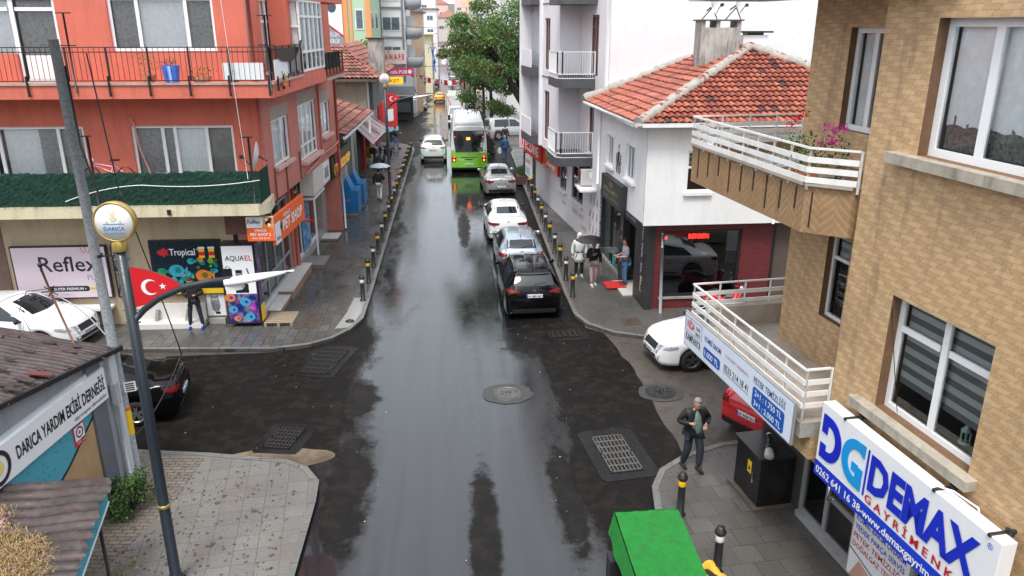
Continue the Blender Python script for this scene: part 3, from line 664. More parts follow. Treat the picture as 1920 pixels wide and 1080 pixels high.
# aquarium sign
teal = NT('aquarium_print'); n1 = teal.noise(1.7, 4, teal.uv()); vo = teal.n('TexVoronoi'); vo.inputs['Scale'].default_value = 7; teal.l(teal.uv(), vo.inputs['Vector'])
teal.set(teal.mix(teal.ramp(n1, 0, 1, .42, .6), (.008, .03, .05), teal.mix(.5, vo.outputs['Color'], (.0, .25, .2), 'MIX')), .35)
s = board('aquarium_sign', 'dark TROPICAL fish sign on the cream wall behind the man with the phone', FR, -9.6, -7.45, 1.0, 2.78, -.16, -.04, mat('night_blue_print', (.008, .022, .035), .3, var=.2, vs=3), black)
mb = MB(FR); y = -.17
mb.text('Tropical', -9.0, 2.3, y-.002, white_p, h=.22, w=.78, bold=.015); mb.text('®', -8.17, 2.45, y-.002, white_p, h=.06)
mb.plate([(-9.38, 2.4), (-9.3, 2.48), (-9.2, 2.5), (-9.15, 2.56), (-9.1, 2.46), (-9.03, 2.52), (-9.05, 2.4), (-9.02, 2.28), (-9.1, 2.34), (-9.16, 2.24), (-9.22, 2.3), (-9.32, 2.32)], y-.001, None, red_p)
mb.box(-9.55, -7.5, y, y+.003, 1.03, 1.2, yellow_p); mb.text('www.tropical.pl', -9.45, 1.08, y-.001, black_p, h=.06)
cols = [mat('coral_%s' % n, c, .4, var=.3, vs=18) for n, c in (('green', (.02, .3, .1)), ('teal', (.0, .22, .2)), ('cyan', (.05, .35, .5)), ('orange', (.7, .2, .04)), ('lime', (.2, .4, .05)), ('olive', (.16, .14, .02)))]
rr = random.Random(11)
for k in range(60):
    x, z = rr.uniform(-9.4, -7.6), rr.uniform(1.28, 1.72); 
    if x > -8.3: z = rr.uniform(1.3, 2.25)
    r_ = rr.uniform(.04, .11); mb.plate([(x+r_*math.cos(a)*rr.uniform(.6, 1.1), z+r_*math.sin(a)*rr.uniform(.6, 1.1)) for a in [rad(40*i) for i in range(9)]], y-.0005-.00004*k, None, cols[k % 6 if k % 7 else 1])
for x, z, r_, c in ((-8.85, 1.8, .2, 2), (-8.38, 2.1, .1, 2), (-8.05, 1.62, .2, 3), (-9.3, 1.78, .12, 0)):
    mb.disc(x, z, r_, y-.005, cols[c], 14, 1.2); mb.disc(x+.05, z+.02, r_*.5, y-.006, cols[5 if c == 3 else 1], 12)
    mb.plate([(x+r_*1.1, z), (x+r_*1.7, z+r_*.7), (x+r_*1.7, z-r_*.7)], y-.0045, None, cols[c])
for x, c in ((-8.02, yellow_p), (-7.72, yellow_p)): mb.box(x-.09, x+.09, y-.008, y-.004, 2.2, 2.5, c); mb.box(x-.1, x+.1, y-.009, y-.004, 2.5, 2.56, white_p); mb.box(x-.09, x+.09, y-.009, y-.004, 2.28, 2.4, red_p)
mb.build('lettering', s)
# light box sign at the corner
s = board('light_box_sign', 'upright AQUAEL light box sign with corals standing at the pet shop corner', F(0, 23.35, 0, 0), -7.35, -6.32, .12, 2.72, 0, .5, white_p, black)
M_ = F(0, 23.35); mb = MB(M_); y = -.008
mb.text('AQUA', -7.22, 2.2, y, black_p, h=.17, w=.58, bold=.015); mb.text('EL', -6.62, 2.2, y, red_p, h=.17, w=.22, bold=.015)
mb.box(-7.3, -7.05, y, y+.002, 1.55, 1.95, black_p); mb.box(-6.95, -6.75, y, y+.002, 1.6, 1.9, black_p); mb.box(-6.93, -6.77, y-.001, y+.001, 1.7, 1.8, grey_p); mb.beam((-6.6, y, 1.95), (-6.5, y, 1.55), .03, black_p); mb.box(-7.0, -6.6, y, y+.002, 1.15, 1.45, black_p)
mb.ring(-7.18, 1.95, .06, .08, y, black_p)
cor = NT('coral_reef_print'); vo = cor.n('TexVoronoi'); vo.inputs['Scale'].default_value = 9; cor.l(cor.uv(), vo.inputs['Vector']); h_ = cor.n('HueSaturation'); h_.inputs['Saturation'].default_value = 1.3; cor.l(vo.outputs['Color'], h_.inputs['Color'])
cor.set(cor.mix(cor.ramp(cor.noise(3, 3, cor.uv()), 0, .75, .42, .62), (.01, .02, .16), cor.mix(.55, h_.outputs[0], (.4, .06, .25), 'MIX')), .35)
mb.face([(-7.3, y, .17), (-6.37, y, .17), (-6.37, y, 1.12), (-7.3, y, 1.12)], cor.m, [(0, 0), (.93, 0), (.93, .95), (0, .95)])
for x, z, r_, c in ((-7.2, 1.0, .14, 3), (-6.75, .85, .14, 2), (-7.15, .6, .12, 2), (-6.65, .35, .13, 2), (-7.05, .3, .09, 3)): mb.disc(x, z, r_, y-.002, cols[c], 14, 1.2); mb.disc(x+.03, z, r_*.4, y-.003, blue_p, 10)
mb.build('lettering', s)
mb = MB(F(-6.31, 23.35, 0, 90)); mb.face([(.03, -.006, .15), (.5, -.006, .15), (.5, -.006, 2.7), (.03, -.006, 2.7)], cor.m, [(0, 0), (.5, 0), (.5, 2.5), (0, 2.5)]); mb.face([(.03, -.01, .15), (.5, -.01, .15), (.5, -.01, .7), (.03, -.01, .7)], yellow_p); mb.build('side_print', s)
# owl poster: pale board with a bird
s = board('owl_poster', 'small white poster with a black owl beside the light box sign', FR, -8.12, -7.5, .22, 1.12, -.08, -.03, white_p, grey_p, ft=.03)
mb = MB(FR); y = -.09
mb.plate([(-7.95, .95), (-7.88, .9), (-7.8, .9), (-7.73, .96), (-7.7, .75), (-7.68, .55), (-7.74, .4), (-7.88, .38), (-7.95, .5), (-7.97, .72)], y, None, grey_p)
mb.disc(-7.87, .8, .035, y-.002, white_p, 10); mb.disc(-7.78, .8, .035, y-.002, white_p, 10); mb.disc(-7.87, .8, .018, y-.004, black_p, 8); mb.disc(-7.78, .8, .018, y-.004, black_p, 8)
for k in range(14): mb.box(-7.94+.06*(k % 4), -7.9+.06*(k % 4), y-.002, y-.001, .45+.07*(k//4), .475+.07*(k//4), black_p)
mb.text('ROYAL CANIN', -8.05, 1.02, y, black_p, h=.05, w=.5); mb.box(-7.85, -7.7, y, y+.001, .3, .38, black_p); mb.build('lettering', s)
mb = MB(FR); mb.box(-8.05, -7.55, -.2, -.02, 0, .18, concrete); mb.build('plinth', s)
# white bench platform
t2 = thing('display_bench', 'low white display platform against the cream wall behind the man', 'platform', (-9.2, 23.6, 0))
mb = MB(FR); wh = mat('white_marble', (.65, .63, .6), .4, var=.1, vs=4); mb.box(-10.3, -8.15, -.55, -.02, 0, .16, wh); mb.box(-10.3, -8.15, -.08, -.02, .16, .68, wh); mb.build('platform', t2)
mb = MB(FR)
for x in (-9.7, -8.75, -9.65, -8.7): mb.beam((x, -.25, .16), (x+.05, -.12, .5), .06, concrete)
mb.build('bracket', t2)
# projecting pet shop sign at the corner (two faces)
s = thing('projecting_sign', 'orange and white VENUS PET SHOP 2 corner sign under the balcony', 'sign', (-6.0, 23.3, 2.7))
M1 = F(0, 22.95, 0, 0); mb = MB(M1); mb.box(-6.35, -5.56, 0, .1, 2.92, 3.66, white_p); mb.build('board', s)
mb = MB(M1); mb.box(-6.35, -5.56, -.004, -.001, 2.92, 3.33, orange_p); mb.plate([(-5.9, 3.33), (-5.56, 3.33), (-5.56, 3.66), (-5.82, 3.66)], -.004, None, mat('light_orange_print', (.85, .3, .05), .4))
mb.text('Reflex', -6.31, 3.46, -.006, black_p, h=.12, w=.38, bold=.01); mb.text('PLUS', -6.05, 3.38, -.006, grey_p, h=.04)
mb.disc(-5.7, 3.47, .09, -.006, black_p, 12); mb.disc(-5.75, 3.58, .05, -.007, white_p, 10); mb.disc(-5.64, 3.58, .05, -.006, black_p, 10); mb.disc(-5.68, 3.42, .05, -.008, white_p, 10)
mb.text('VENÜS', -5.955, 3.21, -.006, white_p, h=.085, align='C', bold=.02); mb.text('PET SHOP 2', -5.955, 3.085, -.006, white_p, h=.085, w=.6, align='C', bold=.02); mb.text('0551 976 58 51', -5.955, 2.98, -.006, white_p, h=.05, w=.5, align='C', bold=.01)
mb.build('lettering', s)
M2 = F(-5.54, 23.05, 0, 86); mb = MB(M2); mb.box(0, 3.4, 0, .1, 2.75, 3.62, orange_p); mb.build('side_board', s)
mb = MB(M2); mb.box(.0, .55, -.004, -.001, 2.75, 3.4, white_p); mb.text('Reflex', .1, 2.85, -.008, black_p, h=.14, w=.4); mb.text('PET SHOP', .8, 3.0, -.006, white_p, h=.34, w=2.3, bold=.03); mb.text('VENÜS', .9, 3.4, -.006, white_p, h=.12, w=.8, bold=.02)
mb.disc(.62, 3.2, .12, -.007, black_p, 12); mb.build('side_lettering', s)
mb = MB(M2); mb.tube([(3.2, .1, 2.75), (3.2, -.35, 2.72)], .04, red_p); mb.build('bracket', s)
# second shop sign and gold sign further along
s = thing('box_sign', 'white box sign with small grey skyline over the second shop door', 'sign', tuple(FG @ Vector((8, 0, 2.9))))
mb = MB(FG); mb.box(6.3, 9.8, -.6, -.05, 2.75, 3.72, mat('pale_box', (.6, .57, .53), .6, var=.06)); mb.box(8.3, 9.7, -.62, -.6, 2.85, 3.65, white_p); mb.build('board', s)
mb = MB(FG)
for k in range(9): mb.box(8.5+k*.1, 8.59+k*.1, -.63, -.622, 2.98, 3.2+.06*(k*37 % 5), grey_p)
mb.text('BABYLIFE', 8.5, 3.32, -.63, red_p, h=.12, w=1.0); mb.build('lettering', s)
s = thing('gold_letter_sign', 'dark fascia with raised gold letters at the end of the red building', 'sign', tuple(FG @ Vector((12.5, 0, 2.6))))
mb = MB(FG); mb.box(10.6, 15.6, -.55, -.4, 2.55, 3.5, black); mb.build('board', s)
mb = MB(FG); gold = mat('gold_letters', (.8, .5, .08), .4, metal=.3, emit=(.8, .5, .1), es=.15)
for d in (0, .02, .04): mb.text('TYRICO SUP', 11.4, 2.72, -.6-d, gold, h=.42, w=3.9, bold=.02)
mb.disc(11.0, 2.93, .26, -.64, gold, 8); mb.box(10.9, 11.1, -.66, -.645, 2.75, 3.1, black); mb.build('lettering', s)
# things on the balconies
def pot_plant(name, label, loc, r, h, pot, n, cols_, spread, height, cat='potted plant', seed=1):
    t_ = thing(name, label, cat, loc); mb = MB(Matrix.Translation(loc)); mb.lathe([(0, 0), (r*.75, 0), (r, h), (r*.9, h), (r*.88, h*.85), (0, h*.85)], pot, n=14); mb.build('pot', t_)
    rr = random.Random(seed); mb = MB(Matrix.Translation(loc)); leaf(mb, rr, n, (0, 0, h+height*.45), (spread, spread, height*.5), .05, cols_); mb.build('foliage', t_); return t_
def leaf(mb, rr, n, c, s_, size, cols_, flat=.5):
    for i in range(n):
        while True:
            p = [rr.uniform(-1, 1) for _ in range(3)]
            if sum(x*x for x in p) <= 1: break
        P = Vector([c[k]+p[k]*s_[k] for k in range(3)]); d = Vector([rr.uniform(-1, 1) for _ in range(3)]).normalized(); e = d.cross(Vector([rr.uniform(-1, 1) for _ in range(3)])).normalized(); L = size*rr.uniform(.6, 1.4)
        mb.face([P, P+d*L*.5+e*L*.3, P+d*L, P+d*L*.5-e*L*.3], cols_[rr.randrange(len(cols_))])
def leafmat(n, c): 
    if n in MATS: return MATS[n]
    t_ = NT(n); t_.set(c, .5); tr = t_.n('BsdfTranslucent'); tr.inputs[0].default_value = (*c, 1); mx = t_.n('MixShader'); mx.inputs[0].default_value = .3
    t_.l(t_.b.outputs[0], mx.inputs[1]); t_.l(tr.outputs[0], mx.inputs[2]); t_.l(mx.outputs[0], t_.out.inputs[0]); MATS[n] = t_.m; return t_.m
lg = [leafmat('leaf_mid', (.06, .15, .03)), leafmat('leaf_dark', (.025, .075, .02)), leafmat('leaf_light', (.13, .24, .05)), leafmat('leaf_dull', (.07, .1, .035))]
terra = mat('terracotta_pot', (.4, .13, .06), .7, var=.2); yel = leafmat('leaf_yellow', (.5, .35, .02))
pot_plant('potted_plant', 'leafy yellow flowered plant in a brown trough on the red balcony', (-8.55, 22.95, 7.56), .2, .2, terra, 160, lg+[yel, yel], .28, .75, seed=2)
pot_plant('potted_plant', 'blue bucket with a purple plant on the red balcony', (-7.9, 22.9, 7.56), .24, .45, mat('blue_plastic', (.01, .09, .4), .35), 60, [lg[1], leafmat('leaf_purple', (.12, .04, .15))], .2, .2, cat='bucket', seed=3)
pot_plant('potted_plant', 'low bushy plant in a long trough on the red balcony', (-7.1, 22.95, 7.56), .28, .16, terra, 130, lg+[yel], .42, .3, seed=4)
pot_plant('potted_plant', 'small green plant right of the long trough on the red balcony', (-6.25, 22.95, 7.56), .2, .14, terra, 60, lg, .28, .25, seed=5)
pot_plant('potted_plant', 'yellow flowers at the corner of the balcony slab', (-5.0, 23.6, 7.4), .1, .12, terra, 70, [yel, lg[0]], .2, .3, seed=6)
o = MB(); o.box(-6.45, -5.35, 22.75, 22.8, 7.62, 8.08, white_p); tag(o.build('white_board', origin=(-5.9, 22.77, 7.62)), 'white panel leaning inside the corner of the balcony railing', 'panel')
o = MB(); vs = [(-5.0+.02*i/10, 22.9+.33*i, 8.42-(.12+.1*math.sin(i)*.3)*(j) - .28*math.sin(PI*i/10)*j) for i in range(11) for j in (0, 1)]; o.raw(vs, [(2*i, 2*i+2, 2*i+3, 2*i+1) for i in range(10)], mat('dark_cloth', (.05, .035, .03), .9), True)
tag(o.build('hanging_cloth', origin=(-5, 24, 8.4)), 'dark cloth hammock hung inside the side railing', 'cloth')
o = MB(); o.box(-5.06, -5.04, 22.8, 26.2, 7.62, 8.15, white_p); tag(o.build('white_board', origin=(-5.05, 24.5, 7.62)), 'white sheet behind the side railing below the dark cloth', 'panel')
def dish(label, loc, r, dirv, arm=True, m=None, group=None):
    t_ = thing('satellite_dish', label, 'satellite dish', loc, group); q = Vector(dirv).normalized().to_track_quat('Z', 'Y').to_matrix(); M_ = Matrix.Translation(loc) @ q.to_4x4(); m = m or mat('dish_grey', (.6, .61, .62), .5)
    mb = MB(M_); mb.lathe([(r*k/6, .28*r*(k/6)**2) for k in range(7)], m, n=24); mb.build('reflector', t_)
    mb = MB(M_); mb.tube([(0, -r*.95, .25*r), (0, -r*.25, r*1.0)], .015, black); mb.box(-.04, .04, -r*.25-.05, -r*.25+.05, r*1.0, r*1.0+.1, black); mb.tube([(0, 0, 0), (0, -.1, -.25)], .025, black); mb.build('feed_arm', t_); return t_
dish('white satellite dish seen edge on at the red building corner', (-5.72, 22.75, 5.5), .42, (-.97, -.15, .2))
# child's bicycle
t2 = thing('childs_bicycle', 'small pink and white child bicycle on the first floor balcony', 'bicycle', (-10.1, 23.1, 4.6)); pk = mat('pink_paint', (.75, .35, .42), .35)
Mb = F(-10.1, 23.0, 4.75); 
for x, nm in ((-.45, 'wheel'), (.5, 'wheel')):
    mb = MB(Mb); pts = [(x+.22*math.cos(2*PI*k/20), 0, .22+.22*math.sin(2*PI*k/20)) for k in range(21)]; mb.tube(pts, .022, black, 6, False)
    for k in range(8): mb.tube([(x, 0, .22), (x+.2*math.cos(PI*k/4), 0, .22+.2*math.sin(PI*k/4))], .004, steel, 4)
    mb.build(nm, t2)
mb = MB(Mb); 
for a, b in (((-.45, .22), (-.33, .6)), ((-.36, .5), (.1, .3)), ((.1, .3), (.5, .22)), ((.1, .3), (.22, .62)), ((-.35, .55), (.18, .45)), ((.5, .22), (.2, .5))): mb.tube([(a[0], 0, a[1]), (b[0], 0, b[1])], .018, pk)
mb.build('frame', t2)
mb = MB(Mb); mb.box(.12, .36, -.05, .05, .62, .67, black); mb.build('saddle', t2)
mb = MB(Mb); mb.tube([(-.5, -.22, .72), (-.36, 0, .62), (-.5, .22, .72)], .015, white_p); mb.tube([(-.62, -.05, .8), (-.5, -.22, .72)], .02, black); mb.build('handlebar', t2)
# ================================================================= TAN TILED BUILDING (near right)
def m_tan(name, skew=.35, h=.075, w_=.2, ca=(.36, .2, .09), cb=(.12, .058, .025), chev=False):
    t = NT(name); sp = t.n('SeparateXYZ'); t.l(t.uv(), sp.inputs[0]); x, z = sp.outputs[0], sp.outputs[1]
    if chev:
        ax = t.math('PINGPONG', x, .22); zz = t.math('ADD', z, ax); r = t.math('FLOOR', t.math('DIVIDE', zz, .07)); k = t.math('MODULO', t.math('ADD', r, t.math('FLOOR', t.math('DIVIDE', x, .22))), 2)
        k = t.math('ABSOLUTE', k); edge = t.math('PINGPONG', zz, .035)
        ed = t.math('LESS_THAN', edge, .003)
    else:
        row = t.math('FLOOR', t.math('DIVIDE', z, h)); fz = t.math('FRACT', t.math('DIVIDE', z, h))
        xs = t.math('ADD', t.math('DIVIDE', t.math('SUBTRACT', x, t.math('MULTIPLY', fz, skew*h)), w_), t.math('MULTIPLY', row, .58))
        col = t.math('FLOOR', xs); k = t.math('ABSOLUTE', t.math('MODULO', col, 2))
        e1 = t.math('PINGPONG', xs, .5); e2 = t.math('PINGPONG', fz, .5)
        ed = t.math('MAXIMUM', t.math('LESS_THAN', e1, .012), t.math('LESS_THAN', e2, .035))
    gr = t.noise(120, 2, t.obj()); big = t.noise(.8, 4); rr = t.ramp(gr, .3, 1.7, .4, .62)
    dk = t.mix(rr, tuple(c*.45 for c in cb), tuple(c*1.5 for c in cb)); lt = t.mix(t.ramp(t.noise(9, 3), 0, 1, .3, .7), tuple(c*.88 for c in ca), tuple(c*1.1 for c in ca))
    c = t.mix(k, lt, t.mix(t.ramp(gr, 0, 1, .46, .56), dk, lt)) if not chev else t.mix(k, lt, t.mix(.5, dk, lt))
    c = t.mix(t.math('MULTIPLY', ed, .4), c, (.1, .05, .025)); c = t.mix(t.ramp(big, 0, .4, .5, .75), c, (.14, .08, .045)); c = t.mix(t.ramp(t.noise(.9, 5, t.scale(t.obj(), (3, 3, .35)), .7), 0, .5, .55, .72), c, (.13, .085, .055))
    t.set(c, t.ramp(t.noise(6, 3), .35, .65, .3, .7)); t.bump(t.math('ADD', t.math('MULTIPLY', t.math('MULTIPLY', gr, k), 1.0), t.math('MULTIPLY', ed, -.5)), .5, .006)
    MATS[name] = t.m; return t.m
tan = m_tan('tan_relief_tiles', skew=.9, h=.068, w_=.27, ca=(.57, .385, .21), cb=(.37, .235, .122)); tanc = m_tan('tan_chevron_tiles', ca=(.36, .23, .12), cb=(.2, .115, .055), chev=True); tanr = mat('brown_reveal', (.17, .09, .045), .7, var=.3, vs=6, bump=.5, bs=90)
FT = F(6.51, 12.31, 0, -83)
t = thing('apartment_building', 'tan relief tiled building filling the right edge with two white railed balconies', 'building', (9, 10, 0))
W1 = (2.64, 4.45, 3.92, 5.6); W2 = (2.64, 4.6, 7.5, 9.17)
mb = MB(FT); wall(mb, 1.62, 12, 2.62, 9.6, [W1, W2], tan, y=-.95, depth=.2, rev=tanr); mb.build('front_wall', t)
mb = MB(FT); 
mb.face([(1.62, .1, 2.62), (1.62, -.95, 2.62), (1.62, -.95, 9.6), (1.62, .1, 9.6)], tan, [(0, 2.62), (1.05, 2.62), (1.05, 9.6), (0, 9.6)])
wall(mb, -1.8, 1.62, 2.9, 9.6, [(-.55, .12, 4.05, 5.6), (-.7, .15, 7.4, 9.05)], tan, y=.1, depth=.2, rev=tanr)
mb.face([(-1.8, .1, 0), (-1.8, 9, 0), (-1.8, 9, 13), (-1.8, .1, 13)], tan, [(0, 0), (9, 0), (9, 13), (0, 13)])
mb.build('recessed_wall', t)
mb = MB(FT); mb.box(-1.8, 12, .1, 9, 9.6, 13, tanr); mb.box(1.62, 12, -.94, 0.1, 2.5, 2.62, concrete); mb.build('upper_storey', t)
lam = mat('lace_curtain', (.7, .71, .7), .9, var=.25, vs=30)
window(t, FT, *W1, -.8, (.5,), (.72,), .085, None, None, None, blind=(0, 1, .28), depth=1.2, lab='large lower window with grey striped blind')
window(t, FT, *W2, -.8, (.42,), (), .1, None, [(0, 1, curtain, .22)], None, depth=1.2, lab='large upper window with scalloped white curtain')
mb = MB(FT); vs = []; N = 60
for i in range(N+1): x = 2.75+1.75*i/N; vs += [(x, -.68, 7.6), (x, -.68+.01*math.sin(i), 7.98+.05*math.sin(i*.45))]
mb.raw(vs, [(2*i, 2*i+2, 2*i+3, 2*i+1) for i in range(N)], mat('dark_lace', (.2, .2, .19), .9, var=.8, vs=26)); mb.build('lace_curtain', t)
window(t, FT, -.55, .12, 4.05, 5.6, .22, (), (.72,), .06, None, None, None, blind=(0, 1, .7), lab='narrow window over the lower balcony')
window(t, FT, -.7, .15, 7.4, 9.05, .22, (.62,), (), .09, None, [(0, .45, lam)], None, lab='narrow window over the upper balcony')
stone = mat('stone_sill', (.4, .36, .29), .75, var=.25, vs=5, bump=.4, bs=40, dirt=((.1, .085, .07), .7))
mb = MB(FT)
mb.box(2.25, 4.62, -1.12, -.8, 3.78, 3.915, stone); mb.build('window_sill', t); mb = MB(FT); mb.box(2.22, 4.7, -1.12, -.8, 7.36, 7.495, stone); mb.build('window_sill', t)
# lower balcony: floor, parapet slab, railing
floor_m = mat('balcony_floor', (.4, .35, .3), .45, var=.25, vs=3, dirt=((.2, .16, .13), .4))
LB = [(-2.67, -1.4), (1.62, -1.4), (1.62, .1), (-1.8, .1), (-1.8, 1.4), (-2.67, 1.4)]
mb = MB(FT); mb.prism(LB, 2.86, 3.12, concrete); mb.face([(p[0], p[1], 3.124) for p in LB], floor_m)
mb.box(-2.67, -2.5, -1.0, 1.3, 3.12, 3.55, floor_m); mb.build('lower_balcony_slab', t)
mb = MB(FT); mb.box(.75, 1.62, -1.2, -.96, 2.45, 2.86, tan, ); mb.box(.3, 1.62, -1.0, -.3, 2.3, 2.86, tan); mb.build('balcony_bracket', t)
wr = mat('white_railing_paint', (.78, .78, .76), .4, var=.06, dirt=((.35, .2, .12), .35))
def flat_rail(pts, z0, zs, zt, m, name, step=.72):
    mb = MB(FT)
    for p, q in zip(pts, pts[1:]):
        L = math.hypot(q[0]-p[0], q[1]-p[1]); n = max(1, round(L/step))
        for i in range(n+1): x = p[0]+(q[0]-p[0])*i/n; y = p[1]+(q[1]-p[1])*i/n; mb.box(x-.014, x+.014, y-.014+.03, y+.014+.03, z0, zt, m)
        for z in zs: mb.beam((*p, z), (*q, z), .022, m, .085)
        mb.beam((*p, zt), (*q, zt), .035, m, .03)
    return mb.build(name, t)
flat_rail([(1.6, -1.0), (1.6, -1.42), (-2.65, -1.42), (-2.65, 1.4)], 3.05, (3.42, 3.62, 3.82), 4.04, wr, 'lower_balcony_railing', .62)
# upper balcony with solid chevron parapet
UB = [(-3.2, -1.42), (.95, -1.42), (1.45, -.95), (1.62, .1), (-1.8, .1), (-1.8, 1.6), (-3.2, 1.6)]
mb = MB(FT); 
for p, q in zip(UB, UB[1:]+UB[:1]):
    L = math.hypot(q[0]-p[0], q[1]-p[1]); mb.face([(*p, 6.08), (*q, 6.08), (*q, 6.82), (*p, 6.82)], tanc, [(p[0]+p[1], 6.08), (p[0]+p[1]+L, 6.08), (p[0]+p[1]+L, 6.82), (p[0]+p[1], 6.82)])
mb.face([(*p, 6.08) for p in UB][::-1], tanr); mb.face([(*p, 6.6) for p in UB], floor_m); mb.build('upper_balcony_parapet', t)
mb = MB(FT)
for p, q in zip(UB[:2], UB[1:3]): mb.beam((*p, 6.83), (*q, 6.83), .12, floor_m, .05)
mb.build('parapet_capping', t)
flat_rail([(1.5, -.95), (1.0, -1.46), (-3.18, -1.46), (-3.18, 1.5)], 6.75, (6.9, 7.05, 7.2), 7.37, wr, 'upper_balcony_railing', .55)
mb = MB(FT); mb.prism([(-3.75, -1.5), (2.0, -1.5), (2.9, -1.1), (3.2, -.9), (3.2, .1), (-3.75, .1)], 9.52, 9.75, mat('pale_soffit', (.5, .45, .42), .7)); mb.build('top_balcony_slab', t)
mb = MB(FT); 
for k in range(10): mb.box(-2.9+k*.45, -2.86+k*.45, -1.43, -1.425, 6.2+.1*(k % 3), 6.75, mat('water_stain', (.05, .03, .02), .4))
mb.build('water_stain', t)
# ground floor under the overhang: dark shopfront
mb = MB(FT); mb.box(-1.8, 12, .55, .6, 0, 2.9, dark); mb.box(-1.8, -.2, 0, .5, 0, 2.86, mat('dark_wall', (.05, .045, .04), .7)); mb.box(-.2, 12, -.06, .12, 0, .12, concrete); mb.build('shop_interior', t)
mb = MB(FT)
for x in (-.15, .62, 1.55, 3.1): mb.box(x-.05, x+.05, 0, .08, .12, 2.7, alu)
for z in (.12, 2.55): mb.box(-.15, 3.1, .004, .076, z, z+.1, alu)
mb.box(.68, 1.5, .004, .076, .9, 1.0, alu); f_ = mb.build('shopfront', t)
mb = MB(FT); mb.face([(-.15, .04, .15), (3.1, .04, .15), (3.1, .04, 2.6), (-.15, .04, 2.6)], glass_dk); mb.build('pane', f_)
mb = MB(FT); mb.tube([(.8, 0, 1.35), (.8, -.12, 1.35), (.85, -.16, 1.3), (.85, -.16, 1.05), (.8, -.12, 1.0), (.8, 0, 1.0)], .016, mat('chrome', (.7, .7, .7), .15, metal=1, var=0)); mb.build('door_handle', f_)
mb = MB(FT)
for k in range(40): mb.box(3.15, 12, -.02+.02*(k % 2), .03, .1+k*.065, .165+k*.065, alu)
mb.build('roller_shutter', t)
mb = MB(FT); mb.box(.1, .5, -.02, .03, 1.95, 2.3, yellow_p); mb.text('KIRALIK', .14, 2.1, -.025, black_p, h=.07, w=.32); mb.build('yellow_sticker', t)
# big real estate light box
FB = F(*(FT @ Vector((1.93, -1.28, 0)))[:2], 0, -83)
s = thing('light_box_sign', 'huge white DEMAX light box sign with blue letters under the lower window', 'sign', tuple(FB @ Vector((1.7, 0, 2.4))))
mb = MB(FB); mb.box(0, 3.5, 0, .2, 2.42, 3.66, white_p); mb.build('light_box', s, bevel=.01)
mb = MB(FB); mb.box(.004, 3.42, -.004, -.001, 2.43, 2.68, mat('blue_band', (.01, .04, .55), .4, var=0)); mb.build('blue_band', s)
mb = MB(FB); bl = mat('letter_blue', (.008, .02, .5), .4, var=0); cy = mat('letter_cyan', (.01, .3, .7), .4, var=0); y = -.012; rd = mat('letter_red', (.5, .01, .03), .4, var=0)
def dletter(cx, z0, z1, w_, th, m, flip=False):
    R = (z1-z0)/2; zc = (z0+z1)/2; sgn = -1 if flip else 1; xo = cx-sgn*w_/2
    out = [(xo, z0)]+[(xo+sgn*(w_-R*.9)+sgn*R*.9*math.cos(rad(a)), zc+R*math.sin(rad(a))) for a in range(-90, 91, 12)]+[(xo, z1)]
    inn = [(xo, z0+th)]+[(xo+sgn*(w_-R*.9)+sgn*(R*.9-th)*math.cos(rad(a)), zc+(R-th)*math.sin(rad(a))) for a in range(-90, 91, 12)]+[(xo, z1-th)]
    n = len(out)
    for i in range(n-1): 
        if 0 < i: mb.plate([out[i], out[i+1], inn[i+1], inn[i]], y, y+.011, m)
    mb.plate([out[0], out[1], inn[1], inn[0]], y, y+.011, m)
dletter(.33, 2.78, 3.5, .5, .15, bl); mb.plate([(.08, 3.2), (.22, 3.2), (.22, 3.5), (.08, 3.5)], y-.001, y+.01, bl); mb.plate([(.08, 2.78), (.22, 2.78), (.22, 3.02), (.08, 3.02)], y-.001, y+.01, bl)
dletter(.86, 2.78, 3.5, .5, .15, cy, True); mb.plate([(.96, 2.78), (1.11, 2.78), (1.11, 3.12), (.96, 3.12)], y-.001, y+.01, cy); mb.plate([(1.0, 3.35), (1.11, 3.3), (1.11, 3.5), (1.0, 3.5)], y-.0012, y+.01, cy); mb.plate([(.86, 3.0), (1.0, 3.0), (1.0, 3.14), (.86, 3.14)], y-.0015, y+.01, cy)
mb.plate([(1.17, 2.78), (1.2, 2.78), (1.2, 3.5), (1.17, 3.5)], y, y+.01, bl)
mb.text('DEMAX', 1.25, 2.95, y, bl, h=.53, w=2.0, bold=.045); mb.text('G A Y R İ M E N K U L', 1.24, 2.73, y, rd, h=.13, w=2.1, bold=.02); mb.text('®', 3.32, 3.5, y, bl, h=.08)
mb.text('0262 641 16 38-www.demaxgayrimenkul.com', .06, 2.49, y, white_p, h=.125, w=3.3, bold=.02); mb.build('lettering', s)
mb = MB(FB)
for x in (.55, 2.4, 3.3): mb.box(x, x+.04, -.02, .33, 3.64, 3.68, black); mb.box(x, x+.1, .2, .24, 3.66, 3.72, black)
mb.tube([(2.3, .05, 3.66), (2.6, .1, 3.75), (2.9, .2, 3.7), (3.1, .1, 3.55)], .012, white_p); mb.build('bracket', s)
